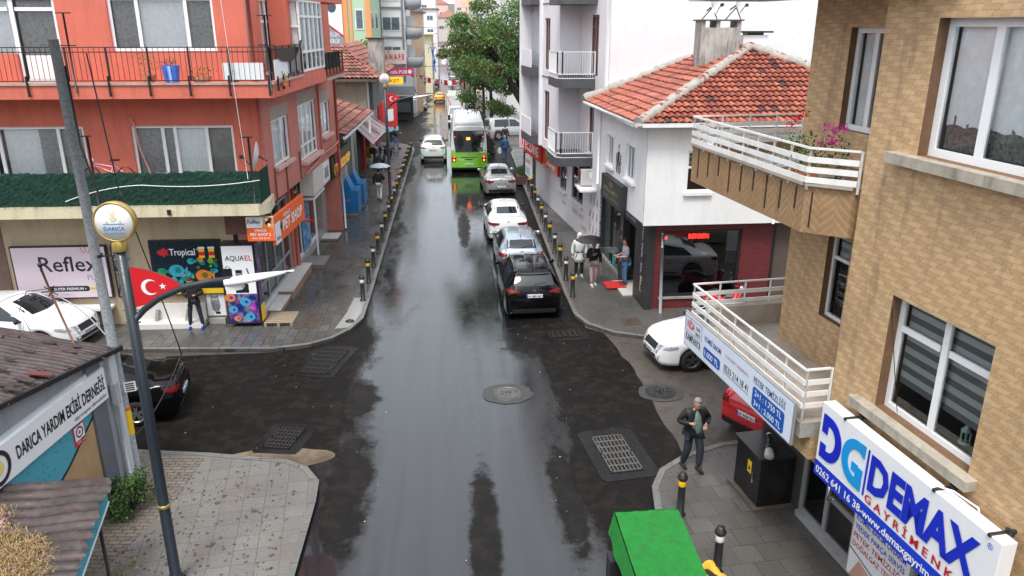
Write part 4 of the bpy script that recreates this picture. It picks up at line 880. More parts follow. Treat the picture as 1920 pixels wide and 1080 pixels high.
# service shop poster by the door
FN = F(*(FT @ Vector((1.55, -.12, 0)))[:2], 0, -83)
s = thing('service_poster', 'white and grey service poster with red and blue writing below the big light box', 'poster', tuple(FN @ Vector((.7, 0, .8))))
mb = MB(FN); mb.box(0, 1.5, 0, .08, .1, 2.35, alu); mb.build('panel', s)
mb = MB(FN); y = -.004; mb.box(.03, 1.42, y, y+.003, .1, 2.3, white_p); mb.plate([(.03, 1.62), (.5, 1.4), (1.42, 1.3), (1.42, 1.55), (.6, 1.62), (.03, 1.85)], y-.002, None, grey_p); mb.beam((.03, y-.002, 1.98), (1.42, y-.002, 1.75), .012, black_p)
mb.text('NİSA', .1, 1.95, y-.003, rd, h=.26, w=.6, bold=.03); mb.text('SERVİS', .8, 1.83, y-.003, black_p, h=.13, w=.55, bold=.015); mb.box(.5, .72, y-.004, y-.002, 1.68, 1.88, black_p)
for i, (tx, c) in enumerate((('KOMBİ BAKIM ONARIM', bl), ('YEDEK PARÇA SERVİS', bl), ('PETEK TEMİZLİĞİ', rd), ('DOĞALGAZ TESİSATI', rd))): mb.text(tx, .08, 1.2-.17*i, y-.003, c, h=.1, w=1.25, bold=.015)
mb.beam((.03, y-.002, .62), (1.4, y-.002, .3), .015, black_p); mb.plate([(.1, .1), (.9, .1), (.7, .4), (.3, .5)], y-.001, None, mat('skin_print', (.6, .35, .25), .5)); mb.build('lettering', s)
# campaign banner hung on the lower balcony
FC = F(*(FT @ Vector((-2.72, -1.52, 0)))[:2], 0, -83)
s = thing('campaign_banner', 'long white KAMPANYA banner board hung on the lower balcony railing', 'banner', tuple(FC @ Vector((2.1, 0, 2.8))))
ice = mat('ice_white_print', (.66, .72, .82), .4, var=.02)
mb = MB(FC); mb.box(0, 4.3, 0, .04, 2.72, 3.46, alu); mb.build('board', s)
mb = MB(FC); y = -.004; mb.box(.03, 4.27, y, y+.003, 2.74, 3.44, ice); mb.build('printed_panel', s)
mb = MB(FC); y = -.009
mb.text('NİSA', .15, 3.16, y, red_p, h=.17, w=.36, bold=.02); mb.text('TEKNİK', .56, 3.24, y, black_p, h=.07, w=.22, bold=.01); mb.text('SERVİS', .56, 3.12, y, black_p, h=.07, w=.22, bold=.01); mb.text('KAMPANYA', .12, 2.88, y, black_p, h=.17, w=.72, bold=.01)
for a, b, c, d in ((.08, .08, 3.08, 3.38), (.84, .84, 3.08, 3.38)): mb.box(a, b+.006, y, y+.002, c, d, black_p)
for z in (3.08, 3.38): mb.box(.08, .846, y, y+.002, z, z+.006, black_p)
mb.text('KOMBİ BAKIMI', 1.0, 3.18, y, mat('navy_print', (.02, .05, .25), .4), h=.11, w=.72, bold=.008)
def rbox(x0, x1, z0, z1, yy, m, r=.04): mb.plate([(x0+r, z0), (x1-r, z0), (x1, z0+r), (x1, z1-r), (x1-r, z1), (x0+r, z1), (x0, z1-r), (x0, z0+r)], yy, None, m)
pb = mat('price_blue', (.01, .09, .42), .4, var=.02)
rbox(.98, 1.72, 2.84, 3.06, y, pb); mb.text('1.000 TL', 1.35, 2.89, y-.003, white_p, h=.12, w=.62, align='C', bold=.015)
mb.text('% 50 YAKIT TASARRUFU', 1.9, 3.22, y, mat('dull_red_print', (.45, .12, .16), .4), h=.06, w=.9); mb.text('0533 214 18 41', 1.88, 2.94, y, black_p, h=.14, w=.96, bold=.005); mb.box(1.86, 2.86, y, y+.002, 2.9, 2.908, black_p)
mb.text('PETEK TEMİZLİĞİ', 3.0, 3.22, y, mat('navy_print'), h=.12, w=1.05, bold=.008); rbox(3.0, 4.06, 2.78, 3.16, y, pb); mb.text('2+1 : 1.750 TL', 3.08, 3.01, y-.003, white_p, h=.11, w=.9, bold=.012); mb.text('3+1 : 2.000 TL', 3.08, 2.83, y-.003, white_p, h=.11, w=.9, bold=.012)
mb.build('lettering', s)
# flowers on the upper balcony
pink = leafmat('petal_magenta', (.5, .02, .25)); redl = leafmat('petal_red', (.6, .02, .02))
gpot = mat('green_pot', (.03, .09, .07), .5)
for lab, u, yy, pot, cols2, n, sd in (('red geranium in a terracotta pot on the upper balcony', .05, -1.15, terra, [lg[0], lg[2], lg[2]], 260, 7), ('magenta bougainvillea in a dark green pot at the end of the upper balcony', 1.0, -1.05, gpot, [lg[1], lg[1], lg[0]], 260, 8), ('green trailing plant in a long brown trough between the two flowers', .55, -1.2, terra, [lg[1], lg[0]], 200, 9), ('small green plant at the far end of the upper balcony', -3.0, -1.2, mat('white_pot', (.7, .7, .68), .5), [lg[1], lg[3]], 90, 10)):
    P = FT @ Vector((u, yy, 6.6)); o = pot_plant('potted_plant', lab, tuple(P), .2 if n > 100 else .12, .28, pot, n, cols2, .3 if n > 100 else .22, .7 if u > -.5 else .5, seed=sd)
    if 'red ger' in lab or 'magenta' in lab:
        rr = random.Random(sd); mb = MB(Matrix.Translation(P))
        for k in range(4 if 'red' in lab else 7): leaf(mb, rr, 30, (rr.uniform(-.2, .2), rr.uniform(-.2, .2), (.95 if 'red' in lab else .85)+rr.uniform(-.1, .25)), (.07, .07, .07), .045, [redl if 'red' in lab else pink])
        mb.build('flowers', o)
P = FT @ Vector((3.9, -.55, 3.98)); mb = MB(Matrix.Translation(P)); mint = mat('mint_metal', (.35, .55, .5), .4)
mb.lathe([(0, 0), (.08, 0), (.08, .02), (.06, .03)], mint, n=8)
for k in range(6): a = rad(60*k); mb.box(.06*math.cos(a)-.006, .06*math.cos(a)+.006, .06*math.sin(a)-.006, .06*math.sin(a)+.006, .03, .17, mint)
mb.lathe([(.07, .17), (.075, .18), (.03, .24), (.015, .27), (0, .28)], mint, n=8); tag(mb.build('lantern', origin=tuple(P)), 'small mint lantern standing inside the lower window', 'lantern')
# ================================================================= WHITE HOUSE WITH TILED ROOF
FW = F(5.86, 23.72, 0, 1.5); SWd = math.degrees(math.atan2(23.76-29.46, 5.86-5.5)); FWs = F(5.5, 29.46, 0, SWd)
t = thing('corner_house', 'white corner house with a red pantile roof over a dark brick shop', 'house', (9, 27, 0))
mb = MB(FW); ow = (1.3, 2.1, 4.05, 5.35); wall(mb, .08, 12, 2.98, 6.3, [ow], white, depth=.15); mb.face([(0, 0, 2.98), (.08, 0, 2.98), (.08, 0, 6.3), (0, 0, 6.3)], white); mb.box(0, 12, .01, 1, 2.96, 2.985, mat('soffit_brown', (.12, .05, .04), .7)); mb.build('front_wall', t)
L = math.hypot(.36, 5.7); mb = MB(FWs); sw = [(L-4.85, L-3.9, 4.17, 5.24), (L-2.25, L-1.15, 4.13, 5.28)]; wall(mb, -1.4, L, 3.05, 6.3, sw, white, depth=.15); mb.box(-1.4, L, .01, .5, 3.03, 3.05, white); mb.build('side_wall', t)
for a, b, c, d in sw:
    mb = MB(FWs); mb.box(a-.12, a, -.02, 0, c-.1, d+.12, white); mb.box(b, b+.12, -.02, 0, c-.1, d+.12, white); mb.box(a, b, -.02, 0, d, d+.12, white); mb.build('window_surround', t)
    window(t, FWs, a, b, c, d, .05, (.35, .68), (), .06, None, [(0, .35, curtain)], (.12, .09, white))
window(t, FW, *ow, .05, (), (.6,), .07, None, None, (.1, .1, white), blind=(0, 1, .6))
mb = MB(FWs); y = -.006; cx = L-3.2                     # painted emblem
mb.plate([(cx-.02, 4.05), (cx+.02, 4.05), (cx+.02, 5.0), (cx-.02, 5.0)], y, None, black_p); mb.disc(cx, 5.06, .06, y, black_p, 10); mb.ring(cx, 4.6, .2, .26, y, black_p, 20, -70, 250)
for sgn in (-1, 1):
    for k in range(6): z = 4.15+.1*k; mb.plate([(cx+sgn*.2, z), (cx+sgn*.34, z+.06), (cx+sgn*.3, z+.13)], y-.001, None, black_p)
    mb.beam((cx, y, 4.85), (cx+sgn*.18, y, 4.1), .035, black_p)
mb.disc(cx, 4.62, .09, y-.002, black_p, 12); mb.build('painted_emblem', t)
# ground floor: brick, shop window, black pillars
brk = m_tiles('dark_red_brick', (.2, .03, .035), (.15, .022, .028), (.07, .02, .02), .24, .075, 'UV', .008, .5, rough=.5)
FWb = F(6.22, 24.1, 0, 1.5); mb = MB(FWb)
wall(mb, .0, 9, 0, 2.98, [(.42, 3.1, .42, 2.72), (4.15, 5.4, .1, 2.85)], brk, depth=.2); mb.build('brick_wall', t)
mb = MB(FWb); mb.box(.38, 3.14, -.05, .1, .34, .415, concrete); mb.build('sill', t)
fb = MB(FWb)
for x in (.42, 3.02): fb.box(x, x+.08, .05, .13, .42, 2.72, black)
for z in (.42, 2.64): fb.box(.5, 3.02, .05, .13, z, z+.08, black)
for x in (4.15, 5.28): fb.box(x, x+.12, .03, .12, .1, 2.85, black)
fo = fb.build('shop_window_frame', t)
mb = MB(FWb); mb.face([(.5, .09, .5), (3.02, .09, .5), (3.02, .09, 2.64), (.5, .09, 2.64)], glass_dk); mb.build('pane', fo)
mb = MB(FWb); mb.box(.5, 3.02, .13, .14, .5, 1.5, mat('frosted_film', (.13, .14, .15), .5, var=.1)); mb.build('frosted_film', fo)
mb = MB(FWb); mb.box(.42, 3.1, 1.3, 1.32, .42, 2.72, dark); mb.box(4.27, 5.28, .1, .13, .1, 2.85, mat('door_mesh', (.1, .075, .06), .6)); mb.build('shop_interior', t)
led = mat('red_led', (.8, .02, .02), .5, emit=(1, .03, .02), es=6); mb = MB(FWb); mb.box(1.35, 2.1, .3, .34, 2.3, 2.56, black); mb.text('BERBERi', 1.38, 2.34, .29, led, h=.17, w=.7, bold=.03); mb.text('B', .55, 2.34, .29, led, h=.17, w=.12, bold=.03); tag(mb.build('led_sign', origin=tuple(FWb @ Vector((1.7, .3, 2.3)))), 'glowing red LED sign behind the brick shop window', 'sign')
SGa = math.degrees(math.atan2(24.3-30.9, 6.1-5.78)); FG2 = F(5.78, 30.9, 0, SGa); L2 = math.hypot(.32, 6.6)
blk = mat('black_panel', (.025, .026, .028), .5, var=.2, dirt=((.1, .1, .1), .2))
mb = MB(FG2)
for a, b in ((0, .42), (3.35, 3.85), (5.45, L2+.02)): mb.box(a, b, 0, .25, 0, 3.0, blk)
mb.box(L2, L2+.3, .0, .25, 0, 2.98, blk); mb.box(0, L2, .8, .9, 0, 3.0, dark); mb.box(0, L2, .03, .8, 2.45, 3.0, blk); mb.box(.42, 3.35, .03, .8, -.01, .1, concrete); mb.box(3.85, 5.45, -.35, .8, -.01, .05, mat('white_step', (.6, .59, .57))); mb.build('shop_side', t)
mb = MB(FG2); mb.face([(1.9, .1, .1), (3.35, .1, .1), (3.35, .1, 2.45), (1.9, .1, 2.45)], glass_dk); mb.box(1.86, 1.93, .08, .14, .1, 2.45, black); mb.box(.42, 1.5, .1, .14, .1, 2.45, mat('door_dark_green', (.03, .045, .05), .3)); mb.build('shop_door', t)
mb = MB(FG2); y = -.006
Rv = Matrix.Rotation(-PI/2, 4, 'Y')
def vtext(body, x, z, m, h, w_): M0 = mb.M; mb.M = M0 @ Matrix.Translation((x, y, z)) @ Matrix.Rotation(PI/2, 4, 'Y'); mb.text(body, 0, 0, 0, m, h=h, w=w_); mb.M = M0
vtext('BARBER SHOP', .12, 2.6, white_p, .18, 2.2); vtext('Hair Style', L2-.32, 2.7, white_p, .16, 1.0); vtext('Saç Sakal', L2-.32, 1.5, white_p, .16, 1.0); mb.text('ERKEK KUAFÖRÜ', 4.0, 2.6, .024, white_p, h=.12, w=1.3)
rr = random.Random(4)
for k in range(16): x, z = 3.6+rr.uniform(-.15, .15), rr.uniform(.6, 2.5); mb.disc(x, z, rr.uniform(.04, .1), y-.0005*k, mat('photo_print%d' % (k % 3), ((.35, .22, .17), (.3, .3, .3), (.12, .12, .12))[k % 3], .5), 7)
mb.disc(L2-.15, .95, .1, y, mat('green_print', (.1, .5, .05), .5), 5); mb.build('painted_lettering', t)
s = thing('shop_sign', 'black shop sign with faded gold lettering on the white house side wall', 'sign', tuple(FWs @ Vector((L-3.4, -.2, 3))))
mb = MB(FWs); mb.box(L-4.7, L-1.9, -.22, -.01, 3.0, 3.85, blk); mb.build('board', s); mb = MB(FWs); gm = mat('faded_gold_print', (.3, .24, .12), .5)
mb.text('ÖZ', L-3.3, 3.58, -.226, gm, h=.16, w=.5, align='C', bold=.02); mb.text('PİRAMİT', L-3.3, 3.34, -.226, gm, h=.16, w=1.9, align='C', bold=.01); mb.text('ERKEK KUAFÖRÜ', L-3.3, 3.12, -.226, gm, h=.12, w=2.0, align='C'); mb.build('lettering', s)
mb = MB(FG2); mb.box(3.95, 4.75, -.75, -.0, .055, .065, mat('red_mat', (.5, .02, .02), .9, var=.2)); tag(mb.build('door_mat', origin=tuple(FG2 @ Vector((4.3, -.3, .05)))), 'red mat on the step under the man in the doorway', 'mat')
# roof
tl = [mat('pantile_%s' % n, c, .45, var=.25, vs=6) for n, c in (('a', (.37, .09, .05)), ('b', (.3, .075, .045)), ('c', (.42, .125, .075)), ('d', (.24, .06, .04)), ('e', (.06, .035, .03)))]
def pantiles(mb, O, U, V, poly, tw=.21, th=.34, rr=random.Random(1), tl=None, dark_p=.03):
    """tiles on the plane O+u*U+v*V, clipped to poly in (u,v)"""
    O, U, V = Vector(O), Vector(U).normalized(), Vector(V).normalized(); Nn = U.cross(V).normalized()
    if Nn.z < 0: Nn = -Nn
    def inside(u, v):
        c = False; n = len(poly)
        for i in range(n):
            (a, b), (p, q) = poly[i], poly[i-1]
            if (b > v) != (q > v) and u < (p-a)*(v-b)/(q-b)+a: c = not c
        return c
    u0, u1 = min(p[0] for p in poly), max(p[0] for p in poly); v0, v1 = min(p[1] for p in poly), max(p[1] for p in poly)
    prof = [(0, .0), (.16, .035), (.36, .045), (.56, .03), (.72, .0), (1.0, -.012)]
    for j in range(int((v1-v0)/th)+1):
        wob = rr.uniform(-.015, .015)
        for i in range(int((u1-u0)/tw)+1):
            u, v = u0+i*tw, v0+j*th
            if not inside(u+tw/2, v+th/2): continue
            m = tl[rr.randrange(4)] if rr.random() > dark_p else tl[4]; vs = []
            dv = rr.uniform(-.012, .012)+wob+.012*math.sin(u*1.3+j)
            for k, h in prof:
                for vv, hh in ((v-.04+dv, .07), (v-.03+dv, .0), (v+th+.02, -.0)):
                    vs.append(tuple(O+U*(u+k*tw)+V*vv+Nn*(h+hh)))
            mb.raw(vs, [(3*k, 3*k+3, 3*k+5, 3*k+2) for k in range(5)], m); mb.raw(vs, [(3*k+1, 3*k+4, 3*k+3, 3*k) for k in range(5)], tl[4])  # tile risers painted dark: shade of the gaps between courses
import itertools
ez = 6.24; ec = (5.47, 23.4); pk_ = (10.6, 28.5, 8.3); pt = .402
mb = MB(); mb.face([(5.47, 23.4, ez), (15.7, 23.4, ez), pk_], dark); mb.face([(5.47, 23.4, ez), pk_, (10.6, 30.75, 8.3), (5.0, 30.75, ez)], dark); mb.face([(15.7, 23.4, ez), (15.7, 30.75, ez), (10.6, 30.75, 8.3), pk_], dark); ro = mb.build('roof', t)
q = math.sqrt(1+pt*pt)
mb = MB(); pantiles(mb, (5.47, 23.4, ez), (1, 0, 0), (0, 1, pt), [(0, 0), (10.2, 0), (5.13, 5.1*q)], tl=tl); mb.build('front_slope_tiles', ro)
mb = MB(); pantiles(mb, (5.02, 30.75, ez), (.45, -7.35, 0), (1, .0612, pt), [(0, 0), (7.36, 0), (2.35, 5.3*q), (0, 5.5*q)], tl=tl, rr=random.Random(2)); mb.build('side_slope_tiles', ro)
mort = mat('roof_mortar', (.36, .34, .3), .9, var=.35, vs=7, bump=.8, bs=20)
def ridge(a, b, w_=.17, seed=1, capm=True):
    a, b = Vector(a), Vector(b); L_ = (b-a).length; n = int(L_/.3); rr = random.Random(seed); mb = MB(); d = (b-a)/L_
    pts = [a+d*L_*i/(n*2)+Vector((rr.uniform(-.03, .03), rr.uniform(-.03, .03), .03+rr.uniform(-.02, .02))) for i in range(2*n+1)]; mb.tube(pts, [w_*rr.uniform(.8, 1.15) for _ in pts], mort, 8)
    if capm:
        for i in range(n): p = a+d*(L_*i/n); mb.tube([p+Vector((0, 0, .08)), p+d*.36+Vector((0, 0, .06))], [.12, .1], tl[rr.randrange(4)], 8)
    mb.build('ridge', ro)
ridge((5.47, 23.4, ez), pk_); ridge(pk_, (15.7, 23.4, ez), seed=2); ridge(pk_, (10.6, 30.75, 8.3), seed=3); ridge((5.0, 30.7, ez+.05), (10.6, 30.7, 8.35), .2, seed=4, capm=False)
mb = MB(); 
P = [(5.0, 30.8), (5.42, 23.35), (16, 23.32)]
for (ax, ay), (bx, by) in zip(P, P[1:]): mb.tube([(ax, ay, ez-.05), (bx, by, ez-.05)], .07, mat('gutter', (.55, .55, .54), .4)); mb.beam((ax+.15, ay+.08, ez-.07), (bx+.1, by+.15, ez-.07), .35, white, .06)
mb.tube([(5.36, 29.6, 6.1), (5.42, 29.6, 5.9), (5.42, 29.6, 3.2)], .05, white); mb.tube([(10.1, 23.65, 3.0), (10.1, 23.65, 6.1)], .04, white); mb.build('gutter', t)
# chimneys on the roof
t2 = thing('chimney', 'big stained plaster chimney on the tiled roof carrying two dishes', 'chimney', (9.3, 28.1, 7.5))
stn = mat('stained_plaster', (.42, .4, .37), .9, var=.35, vs=1.8, bump=.6, bs=25, dirt=((.06, .055, .05), .95))
mb = MB(); mb.box(8.58, 9.98, 27.9, 28.7, 7.2, 8.98, stn)
for x in (8.58, 9.1, 9.85): mb.box(x, x+.13, 27.9, 28.7, 8.98, 9.2, stn)
mb.build('stack', t2); mb = MB(); mb.box(8.5, 10.05, 27.82, 28.78, 9.2, 9.25, mat('slate_cap', (.06, .06, .06), .7)); mb.build('cap', t2)
dish('left grey satellite dish on the chimney top', (9.0, 28.2, 9.7), .3, (.6, -.6, .25)); dish('right grey satellite dish on the chimney top', (9.85, 28.2, 9.72), .3, (.8, -.5, .2))
mb = MB()
for x in (9.0, 9.85): mb.tube([(x-.35, 28.2, 9.25), (x, 28.2, 9.65)], .02, black); mb.tube([(x+.2, 28.2, 9.25), (x, 28.2, 9.65)], .02, black)
mb.build('dish_mount', t2)
t2 = thing('chimney', 'small white chimney with a flat black cap behind the roof ridge', 'chimney', (10.5, 29, 8)); mb = MB(); mb.box(10.35, 11.25, 28.6, 29.2, 7.9, 8.72, white_p); mb.build('stack', t2); mb = MB(); mb.box(10.25, 11.4, 28.5, 29.3, 8.8, 8.86, black); mb.box(10.5, 11.1, 28.65, 29.15, 8.6, 8.8, black); mb.build('cap', t2)
# ================================================================= WHITE BALCONY APARTMENT BLOCK
aw = mat('white_block_render', (.76, .75, .77), .75, var=.04, vs=.8, bump=.25, bs=30, dirt=((.55, .54, .54), .3))
t = thing('apartment_block', 'tall white apartment block with rounded balconies behind the tiled roof', 'building', (9, 35, 0)); slate = mat('slate_fascia', (.075, .078, .085), .6)
brown = mat('brown_window_frame', (.16, .05, .035), .5)
mb = MB(); mb.face([(5.78, 30.85, 0), (24, 30.85, 0), (24, 30.85, 16), (5.78, 30.85, 16)], aw); mb.face([(16.2, 30.83, 0), (16.9, 30.83, 0), (16.9, 30.83, 8.9), (16.2, 30.83, 8.9)], mat('pale_grey_render', (.55, .57, .6), .7)); mb.build('blank_wall', t)
mb = MB(); mb.tube([(5.85, 30.75, 2.5), (5.85, 30.75, 14)], .045, white_p); mb.build('downpipe', t)
Aa = math.degrees(math.atan2(30.85-41.3, 5.78-4.6)); FA = F(4.6, 41.3, 0, Aa); LA = math.hypot(1.18, 10.45)      # x runs back to front
gw = [(LA-4.65, LA-2.65, 1.4, 3.0), (LA-6.9, LA-5.6, 1.45, 2.6)]
mb = MB(FA); wall(mb, -2, LA, 0, 3.5, gw, aw, depth=.12); wall(mb, LA-3.8, LA, 3.5, 16, [(LA-2.1, LA-1.0, 3.95, 6.3), (LA-2.1, LA-1.0, 7.1, 9.45)], aw, depth=.12); mb.build('street_wall', t)
for o_ in gw: window(t, FA, *o_, .04, (.5,), (), .06, alu, None, (.15, .08, aw))
for z in (3.95, 7.1): window(t, FA, LA-2.1, LA-1.0, z, z+2.35, .05, (.5,), (.8,), .09, brown, [(0, 1, curtain_dk)], lab=None)
mb = MB(FA); rr = random.Random(9)                    # small pictograms and faded writing on the shop wall
for i in range(4):
    for k in range(3):
        x, z = LA-.35-.5*i, 2.15-.62*k; 
        if i == 3: continue
        mb.disc(x, z, .07, -.004, grey_p, 7); mb.beam((x, -.004, z-.07), (x+rr.uniform(-.1, .1), -.004, z-.26), .05, grey_p); mb.text('bakım', x-.12, z-.36, -.005, grey_p, h=.05, w=.22)
mb.text('TEKNİK SERVİS', LA-4.4, .8, -.005, mat('faded_red', (.4, .12, .14), .6), h=.22, w=1.9); mb.text('TAMİR', LA-2.9, .35, -.005, mat('faded_orange', (.6, .25, .15), .6), h=.25, w=1.0); mb.text('bakım', LA-6.4, .8, -.005, mat('faded_blue', (.2, .3, .45), .6), h=.18, w=.8); mb.build('painted_lettering', t)
FP = F(3.6, 42.6, 0, math.degrees(math.atan2(-8.1, .85))); LP = math.hypot(.85, 8.1)     # street face of the projecting block
mb = MB(FP); ops = []
for z in (3.9, 7.1, 10.3): ops += [(.35, 1.5, z+.45, z+2.15), (5.2, 6.3, z+.0, z+2.25)]
wall(mb, 0, LP, 3.45, 16, ops, aw, depth=.15)
for z in (6.75, 9.95): mb.box(0, LP, -.02, 0, z, z+.05, slate)
mb.build('projecting_block', t)
for o_ in ops: window(t, FP, *o_, .06, (.5,), (.8,), .07, brown, [(0, 1, curtain_dk)])
mb = MB(FP); mb.face([(LP, 0, 3.45), (LP, 1.3, 3.45), (LP, 1.3, 16), (LP, 0, 16)], aw); mb.face([(0, 0, 3.45), (0, 1.3, 3.45), (0, 1.3, 16), (0, 0, 16)], aw); mb.face([(0, 0, 3.45), (LP, 0, 3.45), (LP, 1.3, 3.45), (0, 1.3, 3.45)], aw); mb.box(2.2, 4.4, -.01, .02, 3.5, 14, mat('grey_strip', (.45, .46, .5), .7)); 
for z in (4.3, 7.5, 10.7): mb.box(2.1, 4.6, -.55, 0, z-.75, z-.35, slate); mb.box(2.1, 4.6, -.55, -.5, z-.35, z+.45, aw)
mb.box(2.0, 2.2, -.6, 0, 3.5, 14, aw); mb.box(4.6, 4.8, -.15, 0, 3.5, 14, aw); mb.build('block_side', t)
for z, lab in ((3.72, 'lower'), (6.92, 'middle'), (10.12, 'top')):     # corner balconies
    mb = MB(); P = [(4.05, 32.35), (4.25, 32.1), (5.62, 32.1), (5.4, 34.5), (4.45, 34.5), (3.95, 34.2)]; mb.prism(P, z-.28, z+.08, slate); mb.build('balcony_slab', t)
    mb = MB(); pts = [(3.98, 34.1), (4.1, 32.35), (4.28, 32.14), (5.6, 32.14)]; railing(mb, pts, z+.25, z+1.12, pvc, bar=.014, step=.1, pstep=1.5)
    for (a, b) in zip(pts, pts[1:]): mb.beam((*a, z+.09), (*b, z+.09), .05, pvc, .03); mb.beam((*a, z+.26), (*b, z+.26), .05, pvc, .03)
    for k in range(14): x = 4.32+k*.094; mb.box(x, x+.06, 32.12, 32.16, z+.1, z+.24, slate)
    mb.face([(4.02, 34.3, z+.1), (4.14, 32.4, z+.1), (4.14, 32.4, z+1.1), (4.02, 34.3, z+1.1)], aw); mb.face([(4.3, 32.2, z+.3), (5.6, 32.2, z+.3), (5.6, 32.2, z+1.1), (4.3, 32.2, z+1.1)], m_glass('balcony_screen', (.8, .8, .8), .3)) if lab == 'lower' else None
    mb.build('balcony_railing', t)
# AC unit, ledge
t2 = thing('air_conditioner', 'pale air conditioner outdoor unit on the ledge between the two white buildings', 'air conditioner', (5.45, 32.2, 2.55)); FK = F(5.15, 32.05)
mb = MB(FK); mb.box(0, .62, 0, .75, 2.62, 3.32, mat('ac_casing', (.55, .53, .5), .5)); mb.build('casing', t2, bevel=.03); mb = MB(FK); 
mb.box(.36, .52, -.008, 0, 2.95, 3.2, white_p)
mb.build('label_plate', t2); mb = MB(F(5.15, 32.8, 0, -90)); mb.disc(.38, 2.95, .25, -.01, black, 20); mb.build('fan_grille', t2)
mb = MB(); mb.box(5.0, 5.75, 31.3, 32.9, 2.5, 2.58, aw); mb.build('shelf', t2)
# pharmacy signs along the shops
s = thing('pharmacy_sign', 'red and white boards with white letters along the pharmacy shopfront', 'sign', (4.4, 40.5, 2.6)); FE2 = F(3.75, 44.0, 0, Aa)
mb = MB(FE2); mb.box(0, 4.4, 0, .15, 2.3, 3.2, red_p); mb.build('board', s); mb = MB(FE2); mb.text('ECZANE', .4, 2.5, -.006, white_p, h=.5, w=3.4, bold=.02); mb.build('lettering', s)
mb = MB(FE2); mb.box(2.9, 4.3, -.5, -.4, 1.5, 2.6, white_p); mb.box(3.0, 4.2, -.51, -.5, 1.6, 2.0, mat('pale_teal', (.4, .6, .55), .5)); mb.text('SEVGİ', 3.1, 2.2, -.505, red_p, h=.2, w=1.0, bold=.02); mb.build('side_board', s)
s = thing('shop_banner', 'glossy orange red banner on the white block beside the pharmacy boards', 'banner', (4.85, 37, 2.7)); FE3 = F(4.32, 39.9, 0, Aa); mb = MB(FE3); mb.box(0, 3.6, 0, .1, 2.25, 3.3, mat('orange_red', (.65, .09, .02), .3, var=.25, vs=2)); mb.build('board', s); mb = MB(FE3); mb.box(0, .06, -.02, .12, 2.2, 3.35, red_p); mb.box(3.54, 3.6, -.02, .12, 2.2, 3.35, red_p); mb.text('Kargo', 1.4, 2.4, -.006, white_p, h=.25, w=1.6, bold=.02); mb.disc(1.0, 2.9, .15, -.006, yellow_p, 10); mb.build('lettering', s)
s = thing('pharmacy_cross_sign', 'square red sign with a white letter E in front of the tree trunk', 'sign', (4.0, 45.2, 2.3)); ME = F(3.62, 45.4)
mb = MB(ME); mb.box(0, .64, 0, .14, 2.3, 2.95, white_p); mb.build('board', s); mb = MB(ME); mb.box(.05, .59, -.006, -.001, 2.35, 2.9, red_p); mb.box(.1, .54, -.008, -.006, 2.4, 2.85, white_p); mb.box(.13, .51, -.010, -.008, 2.43, 2.82, red_p); mb.text('E', .32, 2.48, -.014, white_p, h=.29, w=.22, align='C', bold=.06); mb.build('lettering', s)
mb = MB(); mb.tube([(3.7, 45.5, 2.95), (3.9, 45.5, 3.1), (4.3, 44.5, 3.0)], .02, black); mb.build('bracket', s)
# ================================================================= LEFT SIDE BEYOND THE RED BUILDING
t = thing('old_house', 'cream walled old house with a shallow red tiled roof beyond the red building', 'house', (-7.5, 46, 0))
oldw = mat('old_cream_plaster', (.36, .33, .26), .85, var=.12, vs=1.2, bump=.4, bs=20, dirt=((.16, .14, .11), .5))
otl = [mat('old_tile_%s' % n, c, .7, var=.35, vs=5) for n, c in (('a', (.3, .1, .07)), ('b', (.25, .09, .06)), ('c', (.34, .15, .11)), ('d', (.2, .08, .06)), ('e', (.08, .05, .045)))]
mb = MB(); mb.box(-12, -5.05, 45, 56, 4.3, 6.05, oldw); mb.box(-12, -6.4, 45.2, 56, 0, 4.3, oldw); mb.box(-5.3, -4.75, 45.6, 56, 4.4, 6.2, mat('dark_weathered_side', (.12, .12, .125), .7)); mb.build('wall', t)
mb = MB(); mb.box(-12, -4.35, 44.3, 56.5, 6.1, 6.25, mat('eave_board', (.13, .1, .08), .8)); ro = mb.build('roof', t)
rp = (7.95-6.25)/3.6
mb = MB(); mb.face([(-12, 44.3, 6.25), (-4.3, 44.3, 6.25), (-6.6, 48, 7.95), (-12, 48, 7.95)], dark); mb.face([(-4.3, 44.3, 6.25), (-4.3, 56, 6.25), (-6.6, 54, 7.95), (-6.6, 48, 7.95)], dark)
pantiles(mb, (-12, 44.3, 6.27), (1, 0, 0), (0, 3.7, 1.7), [(0, 0), (7.7, 0), (5.4, 4.07), (0, 4.07)], tw=.24, th=.36, tl=otl, dark_p=.1); pantiles(mb, (-4.3, 56, 6.27), (0, -1, 0), (-2.3, 0, 1.7), [(0, 0), (11.7, 0), (8, 2.86), (0, 2.86)], tw=.24, th=.36, tl=otl, dark_p=.1); mb.build('tiles', ro)
mb = MB(); mb.box(-5.0, -4.15, 46.8, 47.8, 6.4, 8.3, stn); mb.box(-5.1, -4.05, 46.7, 47.9, 8.3, 8.36, black); mb.build('chimney', ro)
mb = MB(F(-5.04, 45, 0, 90)); 
for a, b in ((1.0, 1.7), (2.4, 3.0)): mb.box(a, b, -.04, 0, 4.5, 5.8, white_p)
mb.box(.3, .42, -.1, 0, 3.2, 6.1, white_p); mb.build('side_window', t)
